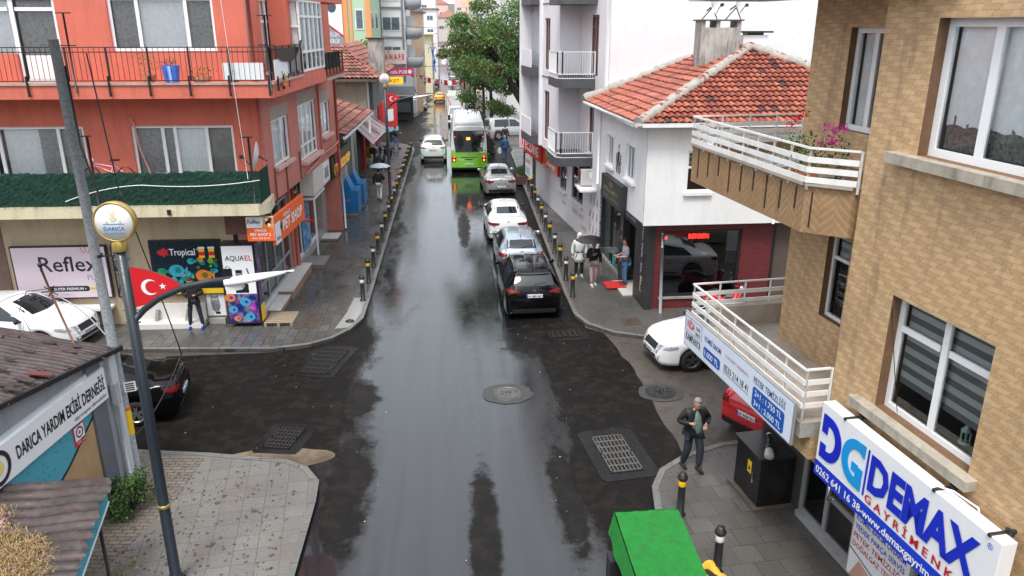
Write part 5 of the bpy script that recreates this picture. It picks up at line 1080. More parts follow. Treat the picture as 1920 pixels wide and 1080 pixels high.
# lean-to with single slope roof
t = thing('lean_to_shop', 'low lean-to shop with sloping red tile roof and peeling white wall', 'shop', (-6.3, 40, 0))
peel = mat('peeling_white_wall', (.5, .5, .47), .85, var=.25, vs=2, bump=.5, bs=20, dirt=((.12, .11, .1), .9))
mb = MB(); mb.box(-9, -6.05, 35.6, 45, 0, 3.9, peel); mb.box(-6.05, -5.98, 35.7, 40.5, 0, 2.6, mat('stained_wall', (.4, .39, .35), .85, var=.3, dirt=((.1, .1, .08), .95))); mb.build('wall', t)
rb = mat('lean_roof_board', (.08, .06, .05), .9)
mb = MB(); mb.face([(-8.3, 36.6, 5.35), (-5.2, 36.6, 4.2), (-4.7, 44, 4.55), (-8.3, 44, 5.5)], rb); mb.face([(-8.3, 36.6, 5.2), (-5.2, 36.6, 4.05), (-5.2, 36.6, 4.2), (-8.3, 36.6, 5.35)], rb); pantiles(mb, (-5.2, 36.6, 4.22), (.5, 7.4, .3), (-3.1, 0, 1.15), [(0, 0), (7.4, 0), (7.4, 3.2), (0, 3.2)], tw=.24, th=.4, tl=otl, dark_p=.05); mb.beam((-5.22, 36.5, 4.1), (-4.7, 44, 4.45), .12, white_p); mb.build('roof', t)
mb = MB(); rr = random.Random(6)
for y in (36.2, 37.6, 39.0, 40.2): mb.tube([(-5.95, y, 2.2), (-5.95, y, 3.7)], .03, black)
NX = 30; vs = [(-5.9+rr.uniform(-.04, .04), 35.8+5*i/NX, 2.0+.045*i*.3+1.05*k/5+.2*i/NX) for i in range(NX+1) for k in range(6)]; mb.raw(vs, [(i*6+k, (i+1)*6+k, (i+1)*6+k+1, i*6+k+1) for i in range(NX) for k in range(5)], net)
for i in range(900): y = rr.uniform(35.8, 40.8); z = 2.0+.3*(y-35.8)/5+rr.uniform(0, 1.1); l = rr.uniform(.05, .12); mb.face([(-5.84, y, z), (-5.8, y+l, z+rr.uniform(-.05, .05)), (-5.84, y+l*.4, z+l*.5)], net if rr.random() < .6 else net2)
mb.build('green_netting', t)
mb = MB()
for y in (42.2, 43.3, 45.5): mb.box(-6.0, -5.85, y, y+.14, 0, 3.3, mat('grey_post', (.25, .25, .25), .7))
mb.box(-6.6, -6.5, 41.6, 46, 0, 3.2, dark); mb.box(-5.95, -5.85, 41.2, 41.3, 0, 3.2, white_p); mb.box(-6.4, -5.8, 41.8, 43, 0, .9, mat('wood_panel', (.2, .13, .08), .7)); mb.build('porch', t)
t = thing('awning', 'shiny dark red awning over the shop by the motorbikes', 'awning', (-5.9, 50, 2.5)); aw_m = NT('awning_vinyl'); aw_m.set((.22, .03, .035), .25); aw_m = aw_m.m
mb = MB(); vs = []; A0, A1, B0, B1 = Vector((-6.35, 49, 3.15)), Vector((-6.3, 55, 3.35)), Vector((-5.25, 48.6, 2.1)), Vector((-4.75, 55, 2.3))
for i in range(41):
    a = A0.lerp(A1, i/40); b = B0.lerp(B1, i/40)
    for k in range(6): p = a.lerp(b, k/5); vs.append((p.x, p.y, p.z-.06*math.sin(PI*k/5)*(1 if i % 8 else 0)))
mb.raw(vs, [(i*6+k, i*6+k+1, (i+1)*6+k+1, (i+1)*6+k) for i in range(40) for k in range(5)], aw_m, True); mb.build('canopy', t)
mb = MB(); mb.tube([tuple(B0), tuple(B1)], .04, white_p)
for i in (0, .5, 1): mb.tube([tuple(A0.lerp(A1, i)), tuple(B0.lerp(B1, i))], .03, white_p)
mb.build('frame', t)
t = thing('street_shop', 'small shop with red door panels under the dark red awning', 'shop', (-6.5, 52, 0)); mb = MB(); mb.box(-9, -6.35, 47, 59, 0, 4.3, mat('dirty_white', (.45, .44, .42), .8, dirt=((.15, .14, .13), .6))); mb.build('wall', t)
mb = MB(); mb.box(-6.36, -6.3, 49, 51, 0, 2.6, dark); mb.box(-6.34, -6.1, 51.2, 52.2, 0, 2.5, mat('red_door', (.3, .02, .03), .6)); mb.box(-6.36, -6.3, 52.6, 55.5, .3, 2.8, dark); mb.build('shopfront', t)
mb = MB(); rr = random.Random(2)
for k in range(14): mb.box(-6.2, -5.9, 53+.2*k, 53.15+.2*k, .4+rr.uniform(0, .9), 1.4+rr.uniform(0, .5), mat('goods%d' % (k % 5)))
mb.build('hanging_goods', t)
t = thing('vent_duct', 'tall square galvanised vent duct rising beside the old house', 'duct', (-4.6, 49.5, 4)); mb = MB(); du = mat('bright_galvanised', (.42, .45, .48), .4, metal=.4, var=.2, vs=4)
mb.box(-4.85, -4.35, 49.3, 49.8, 5.5, 8.05, du); mb.box(-4.87, -4.33, 49.28, 49.82, 6.9, 6.96, du); mb.beam((-4.6, 49.55, 5.6), (-5.4, 49.4, 4.6), .5, du, .5); mb.beam((-5.4, 49.4, 4.7), (-5.9, 49.5, 4.4), .5, du, .5); mb.build('duct', t); mb = MB(); mb.box(-4.9, -4.3, 49.25, 49.85, 8.05, 8.08, du); mb.box(-4.75, -4.45, 49.4, 49.7, 8.1, 8.15, black); mb.build('cap', t)
# flag board on the corner
s = thing('flag_board', 'tall red flag board with a white panel at the corner shop', 'sign', (-5.4, 61, 2)); MF = F(-5.9, 60.2, 0, 55); mb = MB(MF); mb.box(0, 2.2, 0, .15, 1.5, 3.5, red_p); mb.box(-.02, 2.22, -.02, .17, 1.2, 1.5, mat('sky_blue_print', (.3, .55, .7), .5)); mb.build('board', s); mb = MB(MF); mb.box(.9, 1.7, -.01, -.001, 2.0, 2.9, white_p); mb.box(0, .4, -.011, -.001, 1.5, 3.5, mat('deep_red', (.4, .01, .02), .5)); mb.build('lettering', s)
t = thing('corner_shop', 'low dirty white corner shop behind the flag board', 'shop', (-7.5, 61, 0)); mb = MB(); mb.box(-12, -6.2, 59, 63.5, 0, 4.0, mat('dirty_white')); mb.box(-12, -5.9, 58.9, 63.7, 4, 4.2, concrete); mb.build('wall', t)
mb = MB(); mb.box(-6.18, -6.1, 59.5, 63, .2, 1.6, mat('red_door')); mb.build('shopfront', t)
# ================================================================= FAR BUILDINGS
def block(name, label, cat, x0, x1, y0, y1, h, body, front=(), side=(), road='R', parts=(), roofm=None, roofh=0, eave=.4):
    """box building; front = windows on the face to the camera, side = windows on the face to the road: (from,to,z0,z1)"""
    z = G(y0)-.3; t = thing(name, label, cat, ((x0+x1)/2, y0, z)); mb = MB()
    mb.box(x0, x1, y0, y1, z, z+h, body); mb.build('wall', t)
    fm = mat('far_window_frame', (.7, .7, .7), .5); fg = mat('far_window_glass', (.12, .15, .18), .15, var=.3, vs=2)
    for a, b, c, d in front:
        m2 = MB(F(x0, y0, z)); m2.box(a, b, -.06, -.005, c, d, fm); w_ = m2.build('window', t); m2 = MB(F(x0, y0, z)); n = max(1, round((b-a)/.9))
        for k in range(n): m2.box(a+.1+(b-a-.1)*k/n, a+(b-a-.1)*(k+1)/n, -.075, -.062, c+.12, d-.12, fg)
        m2.build('pane', w_)
    M = F(x1, y0, z, 90) if road == 'R' else F(x0, y1, z, -90); L = y1-y0
    for a, b, c, d in side:
        if road != 'R': a, b = L-b, L-a
        m2 = MB(M); m2.box(a, b, -.06, -.005, c, d, fm); w_ = m2.build('window', t); m2 = MB(M); n = max(1, round((b-a)/.9))
        for k in range(n): m2.box(a+.1+(b-a-.1)*k/n, a+(b-a-.1)*(k+1)/n, -.075, -.062, c+.12, d-.12, fg)
        m2.build('pane', w_)
    if roofm:
        m2 = MB(); X0, X1, Y0, Y1 = x0-eave, x1+eave, y0-eave, y1+eave; zt = z+h; 
        if roofh:
            r = min(X1-X0, Y1-Y0)/2; 
            if X1-X0 < Y1-Y0: A, B = ((X0+X1)/2, Y0+r, zt+roofh), ((X0+X1)/2, Y1-r, zt+roofh); m2.face([(X0, Y0, zt), (X1, Y0, zt), A], roofm); m2.face([(X1, Y0, zt), (X1, Y1, zt), B, A], roofm); m2.face([(X1, Y1, zt), (X0, Y1, zt), B], roofm); m2.face([(X0, Y1, zt), (X0, Y0, zt), A, B], roofm)
            else: A, B = (X0+r, (Y0+Y1)/2, zt+roofh), (X1-r, (Y0+Y1)/2, zt+roofh); m2.face([(X0, Y0, zt), (X1, Y0, zt), B, A], roofm); m2.face([(X1, Y0, zt), (X1, Y1, zt), B], roofm); m2.face([(X1, Y1, zt), (X0, Y1, zt), A, B], roofm); m2.face([(X0, Y1, zt), (X0, Y0, zt), A], roofm)
            m2.face([(X0, Y0, zt), (X0, Y1, zt), (X1, Y1, zt), (X1, Y0, zt)], concrete)
        else: m2.box(X0, X1, Y0, Y1, zt, zt+.25, roofm)
        m2.build('roof', t)
    for nm, mm, boxes in parts:
        m2 = MB(Matrix.Translation((0, 0, z)))
        for b_ in boxes: m2.box(*b_, mm)
        m2.build(nm, t)
    return t, z
fwh = mat('far_white', (.74, .73, .73), .8, var=.06); fgreen = mat('far_sage', (.42, .56, .38), .8, var=.06); forange = mat('far_orange', (.7, .3, .12), .8, var=.06); fpeach = mat('far_peach', (.72, .5, .33), .8); fyel = mat('far_yellow', (.66, .61, .42), .8); fpink = mat('far_pink', (.7, .52, .48), .8); froof = mat('far_roof', (.3, .13, .1), .8, var=.2); fgrey = mat('far_grey', (.22, .22, .24), .7)
def rows(xs, z0, dz, n, hgt): return [(a, b, z0+dz*k, z0+dz*k+hgt) for k in range(n) for a, b in xs]
# sage and orange block with the big party banners
Z0 = G(80)-.3
t, z = block('apartment_block', 'sage green apartment block with orange pilasters and a party banner', 'building', -22, -8.2, 80, 91, 19, fgreen, rows([(9.9, 11.1), (12.4, 13.2)], 6.4, 3.3, 4, 1.9), rows([(1, 2.6), (5, 7)], 6.4, 3.3, 4, 1.7), parts=(('pilaster', forange, [(-12.95, -12.55, 79.85, 80, 4, 19), (-12.4, -12.1, 79.87, 80, 4, 19), (-10.85, -10.3, 79.85, 80, 4, 19), (-10.1, -9.9, 79.87, 80, 4, 19), (-8.6, -8.1, 79.85, 80.2, 4, 19)]),))
s = thing('party_banner', 'tall grey and white election banner on the sage green block', 'banner', (-11.5, 79.8, 8)); MP = F(-12.15, 79.7, z); mb = MB(MP); mb.box(-.1, 1.35, 0, .08, 7.2, 13.5, white_p); mb.build('board', s); mb = MB(MP); mb.plate([(-.1, 7.2), (1.35, 7.2), (1.35, 9.1), (-.1, 10.2)], -.01, None, grey_p); mb.beam((-.1, -.015, 10.25), (1.35, -.015, 9.15), .12, red_p); mb.disc(.4, 11.8, .55, -.01, mat('banner_figure', (.06, .07, .1), .6), 14, .8); mb.text('BİLİM', 0, 9.1, -.02, white_p, h=.36, w=.95); mb.text('BİRLİK', 0, 8.5, -.02, white_p, h=.36, w=1.0); mb.text('BARIŞ', 0, 7.9, -.02, white_p, h=.36, w=.9); mb.build('lettering', s)
s = thing('party_sign', 'long red PARTISI sign with white letters above the old tiled roof', 'sign', (-10.5, 79.6, 7)); mb = MB(MP); mb.box(-.4, 3.9, -.25, -.1, 5.2, 7.15, mat('party_red', (.6, .02, .06), .5)); mb.build('board', s); mb = MB(MP); mb.text('CU PARTİSİ', 3.8, 5.5, -.27, white_p, h=.95, w=3.9, align='R', bold=.02); mb.build('lettering', s)
# white block with dark vertical strips and round balconies
t, z = block('apartment_block', 'white apartment block with dark grey vertical strips and round grey balconies', 'building', -15, -5.6, 92, 104, 21, fwh, rows([(6.9, 8.9)], 6.9, 3.15, 4, 1.55), rows([(2, 3.4), (7, 9)], 6.6, 3.15, 4, 1.7), parts=(('grey_strip', fgrey, [(-8.45, -8.15, 91.85, 92, 4.5, 21), (-5.95, -5.7, 91.85, 92, 4.5, 21)]+[(-8.2, -5.9, 91.87, 92, 6.1+3.15*k, 6.3+3.15*k) for k in range(5)]),))
for k in range(3):
    mb = MB(Matrix.Translation((-4.9, 93.6, z+6.3+3.15*k))); fb_ = mat('far_balcony_grey', (.3, .3, .31), .7); mb.lathe([(0, -.35), (.7, -.3), (1.15, 0), (1.2, .9), (1.12, .9), (1.1, .05), (0, .05)], fb_ if k != 1 else fb_, n=16); mb.box(-.9, .2, 1.0, 1.3, .1, 2.2, fwh); mb.build('round_balcony', t)
mb = MB(Matrix.Translation((0, 0, z))); mb.box(-8.1, -5.6, 91.7, 91.95, 6.5, 8.0, mat('window_red_lettering', (.75, .6, .58), .5)); mb.text('A N A F E', -8, 7.0, 91.65, red_p, h=.6, w=2.2, bold=.02); mb.build('window_lettering', t)
mb = MB(Matrix.Translation((0, 0, z))); mb.box(-8.2, -4.6, 91.1, 92, 3.0, 3.2, fwh); mb.box(-8.2, -4.7, 91.0, 91.1, 3.2, 4.1, fgrey); mb.box(-8.0, -5.0, 91.2, 91.9, .3, 2.9, dark); mb.box(-7.6, -5.3, 91.0, 91.1, 1.2, 2.3, mat('charcoal_shutter', (.05, .05, .055), .7)); mb.build('cafe_front', t)
s = thing('cafe_sign', 'pink and red cafe sign over the balcony of the white block', 'sign', (-6.5, 90.9, z+5.6)); mb = MB(Matrix.Translation((0, 0, z))); mb.box(-8.0, -4.8, 90.9, 91.0, 5.3, 6.1, mat('pink_sign', (.7, .03, .15), .5)); mb.build('board', s); mb = MB(Matrix.Translation((0, 0, z))); mb.text('cafe PUB', -7.4, 5.5, 90.88, white_p, h=.4, w=1.9, bold=.02); mb.disc(-5.2, 5.7, .22, 90.88, white_p, 10); mb.build('lettering', s)
s = thing('yellow_sign', 'yellow shop sign beside the vent duct', 'sign', (-5.2, 69.8, 4)); mb = MB(); mb.box(-6.9, -4.6, 69.8, 69.9, 4.15, 4.75, yellow_p); mb.build('board', s); mb = MB(); mb.text('MARKET', -6.7, 4.3, 69.78, mat('sign_red', (.5, .02, .02), .5), h=.3, w=1.8); mb.build('lettering', s)
t, z = block('narrow_house', 'peach narrow house with a ragged dark roof edge and pipes', 'house', -9, -4.7, 108, 124, 13.0, fpeach, rows([(2.2, 3.4)], 3.4, 3.1, 3, 1.6), rows([(2, 3.5), (7, 8.5), (12, 13.5)], 3.4, 3.1, 3, 1.6), roofm=fgrey)
t, z = block('low_house', 'low grey house with climbing plants behind the round balconies', 'house', -10, -5.3, 104.5, 108, 6.5, fwh, rows([(2.8, 4.2)], 3.4, 3, 1, 1.4), (), roofm=froof)
t, z = block('yellow_house', 'yellow house with overhanging flat yellow roof edge', 'house', -12, -4.6, 158, 172, 11.2, fyel, rows([(3.4, 5.0)], 3.6, 3.2, 2, 1.7), rows([(2, 4), (8, 10)], 3.6, 3.2, 2, 1.6), roofm=fyel, eave=.8)
t, z = block('pale_block', 'tall pale grey blue block behind the peach house', 'building', -19, -8.2, 176, 190, 20, mat('far_pale_blue', (.6, .66, .72), .8), rows([(8, 10)], 4, 3.2, 5, 1.6), ())
t, z = block('white_tower', 'distant white block standing left of the street end', 'building', -16, -4.5, 205, 222, 17, fwh, rows([(6.5, 8), (9, 10.6)], 8, 3.2, 3, 1.2), (), roofm=froof)
t, z = block('white_hill_block', 'distant white block on the rise behind the yellow house', 'building', -30, -7, 300, 320, 21, fwh, rows([(14, 16), (18, 20)], 12, 3.2, 2, 1.2), ())
t, z = block('red_roof_house', 'red roofed house closing the far end of the street', 'house', -8, 2.2, 335, 350, 9.5, mat('far_beige', (.62, .55, .5), .8), rows([(1.5, 3.5), (6, 8)], 5, 3, 1, 1.4), (), roofm=froof, roofh=3)
t, z = block('red_roof_house', 'second red roofed house higher on the hill at the street end', 'house', -14, -3, 385, 400, 12, fpink, rows([(2, 4), (7, 9)], 7, 3, 1, 1.4), (), roofm=froof, roofh=3.5)
t, z = block('red_roof_house', 'dark roofed pale house right of the street end on the hill', 'house', 0, 14, 370, 385, 17, fpink, rows([(1, 3), (5, 7)], 7, 3, 2, 1.4), (), roofm=froof, roofh=3.5)
# right side beyond the apartment
t, z = block('apartment_block', 'cream block with stacked peach balconies behind the street trees', 'building', 2.6, 16, 150, 170, 19, mat('far_cream', (.72, .68, .6), .8), rows([(1.2, 2.6), (5, 7)], 3.6, 3.2, 5, 1.7), rows([(2, 4), (9, 11)], 3.6, 3.2, 5, 1.7), road='L', parts=(('balcony', fpeach, [(1.2, 3.9, 148.6, 150.5, 3+3.2*k, 4.1+3.2*k) for k in range(1, 6)]),), roofm=froof)
t, z = block('brown_house', 'brown red house with a pitched roof at the far right of the street', 'house', 1.6, 9, 215, 228, 15.5, mat('far_brown', (.4, .22, .18), .8), rows([(1, 2.4)], 3.6, 3.2, 4, 1.7), (), roofm=froof, roofh=2, road='L')
t, z = block('apartment_block', 'big white block partly hidden by the large tree', 'building', 6.5, 24, 104, 120, 24, fwh, rows([(1.5, 3.2), (6, 7.5)], 3.6, 3.2, 6, 1.7), rows([(2, 4), (9, 11)], 3.6, 3.2, 6, 1.7), road='L')
t, z = block('apartment_block', 'white block with red shop sign behind the large tree trunk', 'building', 9.2, 30, 74, 88, 22, fwh, rows([(1.5, 3.2), (5.5, 7.2)], 4.6, 3.2, 5, 1.7), rows([(2, 4), (9, 11)], 4.6, 3.2, 5, 1.7), road='L')
s = thing('shop_sign', 'long red shop sign glimpsed behind the large tree', 'sign', (11.5, 73.7, 3)); mb = MB(); mb.box(9.0, 18, 73.6, 73.9, 3.1, 4.1, mat('shop_red', (.7, .08, .03), .5)); mb.build('board', s); mb = MB(); mb.text('MARKET', 9.6, 3.3, 73.58, white_p, h=.5, w=3); mb.box(9.2, 17, 73.7, 73.9, .2, 2.9, dark); mb.build('lettering', s)
t, z = block('apartment_block', 'white block between the red sign block and the pharmacy corner', 'building', 12, 30, 62, 73, 4.5, fwh)
t, z = block('apartment_block', 'grey white block behind the row of parked cars', 'building', 4.9, 16, 128, 146, 16, fwh, rows([(1.2, 2.6), (4.5, 6.5)], 3.6, 3.2, 3, 1.7), (), road='L')
t, z = block('apartment_block', 'pale block at the far right behind the distant trees', 'building', 3.6, 14, 180, 200, 15, fpink, rows([(1.2, 2.6), (4.5, 6.5)], 3.6, 3.2, 3, 1.7), (), road='L')
# blue and white cloth banner hung across the far street, bunting strings
t = thing('hanging_banner', 'large crumpled blue and white cloth banner hung over the far street', 'banner', (-2.5, 130, 5)); rr = random.Random(8)
bluec = mat('blue_cloth', (.02, .2, .7), .7, var=.3, vs=1.5); whc = mat('white_cloth', (.7, .7, .75), .8, var=.15, vs=1.2, dirt=((.4, .15, .15), .4))
mb = MB(); 
vs = [(-4.2+.5*k/4+1.3*i/14*(1-.3*k/4)*(1.0 if i < 9 else .6), 130+.15*math.sin(i*1.2+k), 5.9-(3.9*i/14)-.1*k) for i in range(15) for k in range(5)]; mb.raw(vs, [(i*5+k, i*5+k+1, (i+1)*5+k+1, (i+1)*5+k) for i in range(14) for k in range(4)], bluec, True); mb.build('blue_part', t)
mb = MB(); vs = []
for i in range(17):
    u = i/16; x = -3.4+3.9*u; top = 5.7+.9*u*u-.9*math.sin(PI*u)*.35; dep = 2.6*math.sin(PI*min(1, .12+u*.95))**.8
    for k in range(7): vs.append((x, 130+.25*math.sin(i*.9+k*.8), top-max(.05, dep)*k/6))
mb.raw(vs, [(i*7+k, i*7+k+1, (i+1)*7+k+1, (i+1)*7+k) for i in range(16) for k in range(6)], whc, True); mb.build('white_part', t)
mb = MB(); mb.tube([(-8, 130, 7), (-3.8, 130, 6), (.5, 130, 6.7), (4, 130, 7.5)], .03, black, 5); mb.build('cord', t)
def bunting(label, a, b, sag, n, gap, seed, sz=.55):
    t = thing('bunting', label, 'bunting', a, 'bunting strings across the street'); rr = random.Random(seed); A, B = Vector(a), Vector(b); P = lambda u: A.lerp(B, u)-Vector((0, 0, sag*4*u*(1-u)))
    mb = MB(); mb.tube([tuple(P(i/20)) for i in range(21)], .015, black, 4); mb.build('string', t); mb = MB(); cs = [red_p, white_p]
    for i in range(n):
        u = (i+.5)/n; p = P(u); d = (P(min(1, u+.01))-P(u)).normalized(); w_ = sz*.7
        if rr.random() < gap: continue
        m = cs[i % 2]; tri = rr.random() < .5; q = p+Vector((rr.uniform(-.05, .05), rr.uniform(-.15, .15), -sz))
        if tri: mb.face([p-d*w_/2, p+d*w_/2, q], m)
        else: mb.face([p-d*w_/2, p+d*w_/2, q+d*w_/2, q-d*w_/2], m)
        if m is white_p: mb.face([p-d*.1+Vector((0, -.02, -.15)), p+d*.1+Vector((0, -.02, -.15)), p+d*.1+Vector((0, -.02, -.35)), p-d*.1+Vector((0, -.02, -.35))], red_p)
    mb.build('flags', t)
bunting('lower string of red and white flags crossing the street above the dark car', (-7.6, 98, 4.9), (5.5, 100, 4.5), 2.2, 26, .12, 3, .6); bunting('upper string of red and white flags below the round balconies', (-7.5, 88, 6.9), (-1.5, 130, 6.2), .6, 20, .3, 5, .7); bunting('short string of red and white flags among the tree crowns', (-.5, 105, 6.4), (5, 85, 7.4), .6, 12, .5, 9, .6)
# ================================================================= TREES
bark = mat('wet_bark', (.022, .018, .015), .8, var=.4, vs=5, bump=1, bs=12)
def tree(label, x, y, h, tr, crown, n, size, cols_, seed, clump=26, low=.35, group='street trees along the right pavement', lean=(0, 0), limbs=7, cr=None):
    rr = random.Random(seed); z = G(y); t = thing('street_tree', label, 'tree', (x, y, z), group)
    mb = MB(Matrix.Translation((x, y, z))); hb = h*low; P0 = Vector((lean[0]*.6, lean[1]*.6, hb)); mb.tube([(0, 0, -.1), (.05, 0, .3), (lean[0]*.2+.06, 0, hb*.5), tuple(P0)], [tr*1.3, tr, tr*.85, tr*.75], bark, 10)
    cc = Vector((crown[0], crown[1], crown[2])); ends = []
    for i in range(limbs):
        a = 2*PI*i/limbs+rr.uniform(-.3, .3); e = cc+Vector((math.cos(a)*crown[3]*rr.uniform(.4, .85), math.sin(a)*crown[4]*rr.uniform(.4, .85), rr.uniform(-.3, .75)*crown[5])); m_ = P0.lerp(e, .5)+Vector((rr.uniform(-.3, .3), rr.uniform(-.3, .3), rr.uniform(.1, .6)))
        mb.tube([tuple(P0), tuple(m_), tuple(e)], [tr*.5, tr*.28, tr*.08], bark, 6); ends.append(e)
        for k in range(4): 
            s_ = m_.lerp(e, rr.uniform(0, .8)); f_ = s_+Vector((rr.uniform(-1, 1)*crown[3]*.4, rr.uniform(-1, 1)*crown[4]*.4, rr.uniform(-.2, .5)*crown[5])); mb.tube([tuple(s_), tuple(s_.lerp(f_, .5)+Vector((0, 0, .15))), tuple(f_)], [tr*.14, tr*.09, tr*.03], bark, 5); ends.append(f_)
    mb.build('trunk', t); mb = MB(Matrix.Translation((x, y, z)))
    cl = []
    for k in range(clump):
        while True:
            p = Vector([rr.uniform(-1, 1) for _ in range(3)])
            if .25 < p.length < 1: break
        cl.append(cc+Vector((p.x*crown[3], p.y*crown[4], p.z*crown[5])))
    cl += ends; 
    for c_ in cl:
        r = rr.uniform(.5, 1.15)*(cr or .17)*(crown[3]+crown[5]); k = int(n/len(cl)); sub = [cols_[rr.randrange(len(cols_))] for _ in range(3)]
        leaf(mb, rr, k, c_, (r, r, r*.6), size, sub)
    mb.build('crown', t); return t
tg = [leafmat('tree_green', (.11, .21, .055)), leafmat('tree_dark', (.04, .095, .025)), leafmat('tree_light', (.14, .24, .06)), leafmat('tree_rust', (.14, .09, .035)), leafmat('tree_mid', (.12, .22, .06))]
tree('large leafy tree with dark leaning trunk in front of the white apartment block', 4.35, 47.2, 10, .42, (-1.15, 1.5, 7.4, 4.0, 3.3, 3.7), 38000, .15, tg, 1, 74, .42, None, (-.3, .3), 9, .115)
tree('dark green tree left of the large tree over the parked cars', 3.7, 66+20, 9, .22, (-.7, 0, 5.8, 2.6, 3.5, 2.6), 9000, .22, [tg[1], tg[0], tg[4]], 2, 34, .35)
for i, (x, y, h, lab) in enumerate(((3.3, 98, 9, 'second dark street tree behind the truck'), (2.6, 112, 9, 'third street tree along the parked cars'), (2.2, 128, 8.5, 'fourth street tree by the cream block'), (1.5, 150, 8, 'fifth street tree near the hanging banner'), (.9, 178, 8, 'far street tree before the brown house'), (.4, 210, 8, 'last visible street tree on the right'))):
    tree(lab, x, y, h, .2, (-.3, 0, h*.66, 2.1, 3, h*.3), 4200-i*400, .28+.03*i, [tg[1], tg[0], tg[4], tg[2]], 20+i, 24, .35)
for i, (x, y, h, lab, cr_) in enumerate(((-6.6, 118, 5.2, 'round bright green tree on the left beyond the white parked car', 1.7), (-6.9, 104.4, 3.6, 'small tree on thin trunks by the round balconies', 1.5), (-7.8, 146, 7.5, 'dull green tree before the yellow house', 2.2), (-8.6, 74, 8.8, 'green tree rising behind the vent duct', 1.3))):
    tree(lab, x, y, h, .12, (0, 0, h*.72, cr_, cr_, h*.27), 3600, .24, [tg[0], tg[2], tg[4]] if i != 2 else [tg[3], tg[0], tg[1]], 40+i, 22, .4, 'trees along the left pavement')
t = thing('planter', 'low brick planter with box hedge around the large tree trunk', 'planter', (4.15, 46.4, 0)); mb = MB(); bk = m_tiles('planter_brick', (.1, .035, .03), (.07, .03, .025), (.05, .04, .035), .22, .07, 'OBJ', .008); mb.box(3.45, 4.85, 45.6, 48, 0, .5, bk); mb.build('wall', t); mb = MB(); leaf(mb, random.Random(3), 5000, (4.15, 46.8, .6), (.75, 1.2, .28), .06, [lg[1], lg[1], lg[3]]); mb.build('hedge', t)
t = thing('kiosk_box', 'teal green street cabinet below the pharmacy boards', 'cabinet', (5.0, 48.5, 0)); mb = MB(); tq = mat('teal_plastic', (.02, .2, .18), .4); mb.box(4.75, 5.5, 48.2, 49, .1, 1.3, tq); mb.build('body', t, bevel=.04); mb = MB(); mb.box(4.72, 5.53, 48.17, 49.03, 1.3, 1.36, white_p); mb.build('top', t)
# ================================================================= SHACK AT THE NEAR LEFT
FSh = F(-7.43, 11.26, 0, 83.3)                         # its street wall runs away from the camera
t = thing('shack', 'low grey association shack with mural and rusty corrugated roofs at the near left', 'building', (-9, 14, 0))
gw_ = mat('grey_painted_wall', (.28, .3, .33), .7, var=.12, vs=1.5, dirt=((.13, .13, .13), .5)); wtrim = mat('pale_trim', (.55, .58, .6), .6, var=.1)
mb = MB(FSh); wall(mb, -5, 3.45, 0, 3.05, [], gw_); mb.box(2.55, 3.0, -.06, 0, 0, 3.0, mat('slate_pilaster', (.13, .14, .16), .6)); mb.box(3.25, 3.47, -.1, .1, 0, 2.95, wtrim); mb.box(3.0, 3.2, -.05, 0, 0, 2.95, gw_)
mb.face([(-5, 0, 3.05), (3.4, 0, 3.05), (-5, .02, 4.0)], gw_); mb.box(-5, 3.2, -.05, 0, 2.8, 2.86, wtrim); mb.face([(3.45, 0, 0), (3.45, 5, 0), (3.45, 5, 3.5), (3.45, 0, 3.05)], gw_); mb.build('wall', t)
mb = MB(FSh); tm = NT('mural_turquoise'); wv = tm.n('TexVoronoi'); wv.inputs['Scale'].default_value = 9; tm.l(tm.uv(), wv.inputs['Vector']); tm.set(tm.mix(tm.ramp(wv.outputs['Distance'], 0, .6, .1, .35), (.01, .25, .36), (.12, .42, .5)), .6)
mb.M = FSh @ Matrix.Translation((-1.08, 0, 0)); mb.face([(-2.9, -.012, .2), (3.62, -.012, .2), (3.62, -.012, 2.12), (-2.9, -.012, 2.12)], tm.m, [(0, 0), (6.5, 0), (6.5, 2), (0, 2)])
skin_ = mat('mural_tan', (.42, .27, .14), .7, var=.2); outl = [(-.2, .4), (.3, 1.12), (.6, 1.3), (.72, 1.5), (.95, 1.42), (1.05, 1.6), (1.3, 1.52), (1.5, 1.62), (1.75, 1.45), (2.1, 1.35), (2.4, 1.3), (2.7, 1.42), (3.1, 1.65), (3.62, 1.95), (3.62, .2), (-.2, .2)]
mb.plate(outl, -.016, None, skin_)
for p, q in zip(outl[1:13], outl[2:14]): mb.beam((p[0], -.02, p[1]), (q[0], -.02, q[1]), .02, black_p, .03)
mb.build('mural', t)
mb = MB(FSh @ Matrix.Translation((-1.0, 0, -.1))); mb.box(2.9, 3.25, -.025, -.018, 1.75, 2.15, red_p); mb.box(2.93, 3.22, -.03, -.026, 1.86, 2.13, white_p); mb.ring(3.075, 2.0, .08, .11, -.032, black_p); mb.disc(3.075, 2.0, .035, -.032, red_p, 8); mb.text('YARDIM', 2.95, 1.78, -.03, white_p, h=.05, w=.26); tag(mb.build('notice_sign', origin=tuple(FSh @ Vector((3.07, -.02, 1.9)))), 'small red and white notice with a round emblem on the turquoise mural', 'notice')
s = thing('association_sign', 'long white DARICA YARDIM EKIBI DERNEGI sign on the grey shack', 'sign', tuple(FSh @ Vector((1.3, -.1, 2.4)))); mb = MB(FSh @ Matrix.Translation((-.62, 0, 0))); mb.box(-1.1, 3.62, -.12, -.05, 2.15, 2.8, white_p); mb.build('board', s); mb = MB(FSh @ Matrix.Translation((-.62, 0, 0))); y = -.126
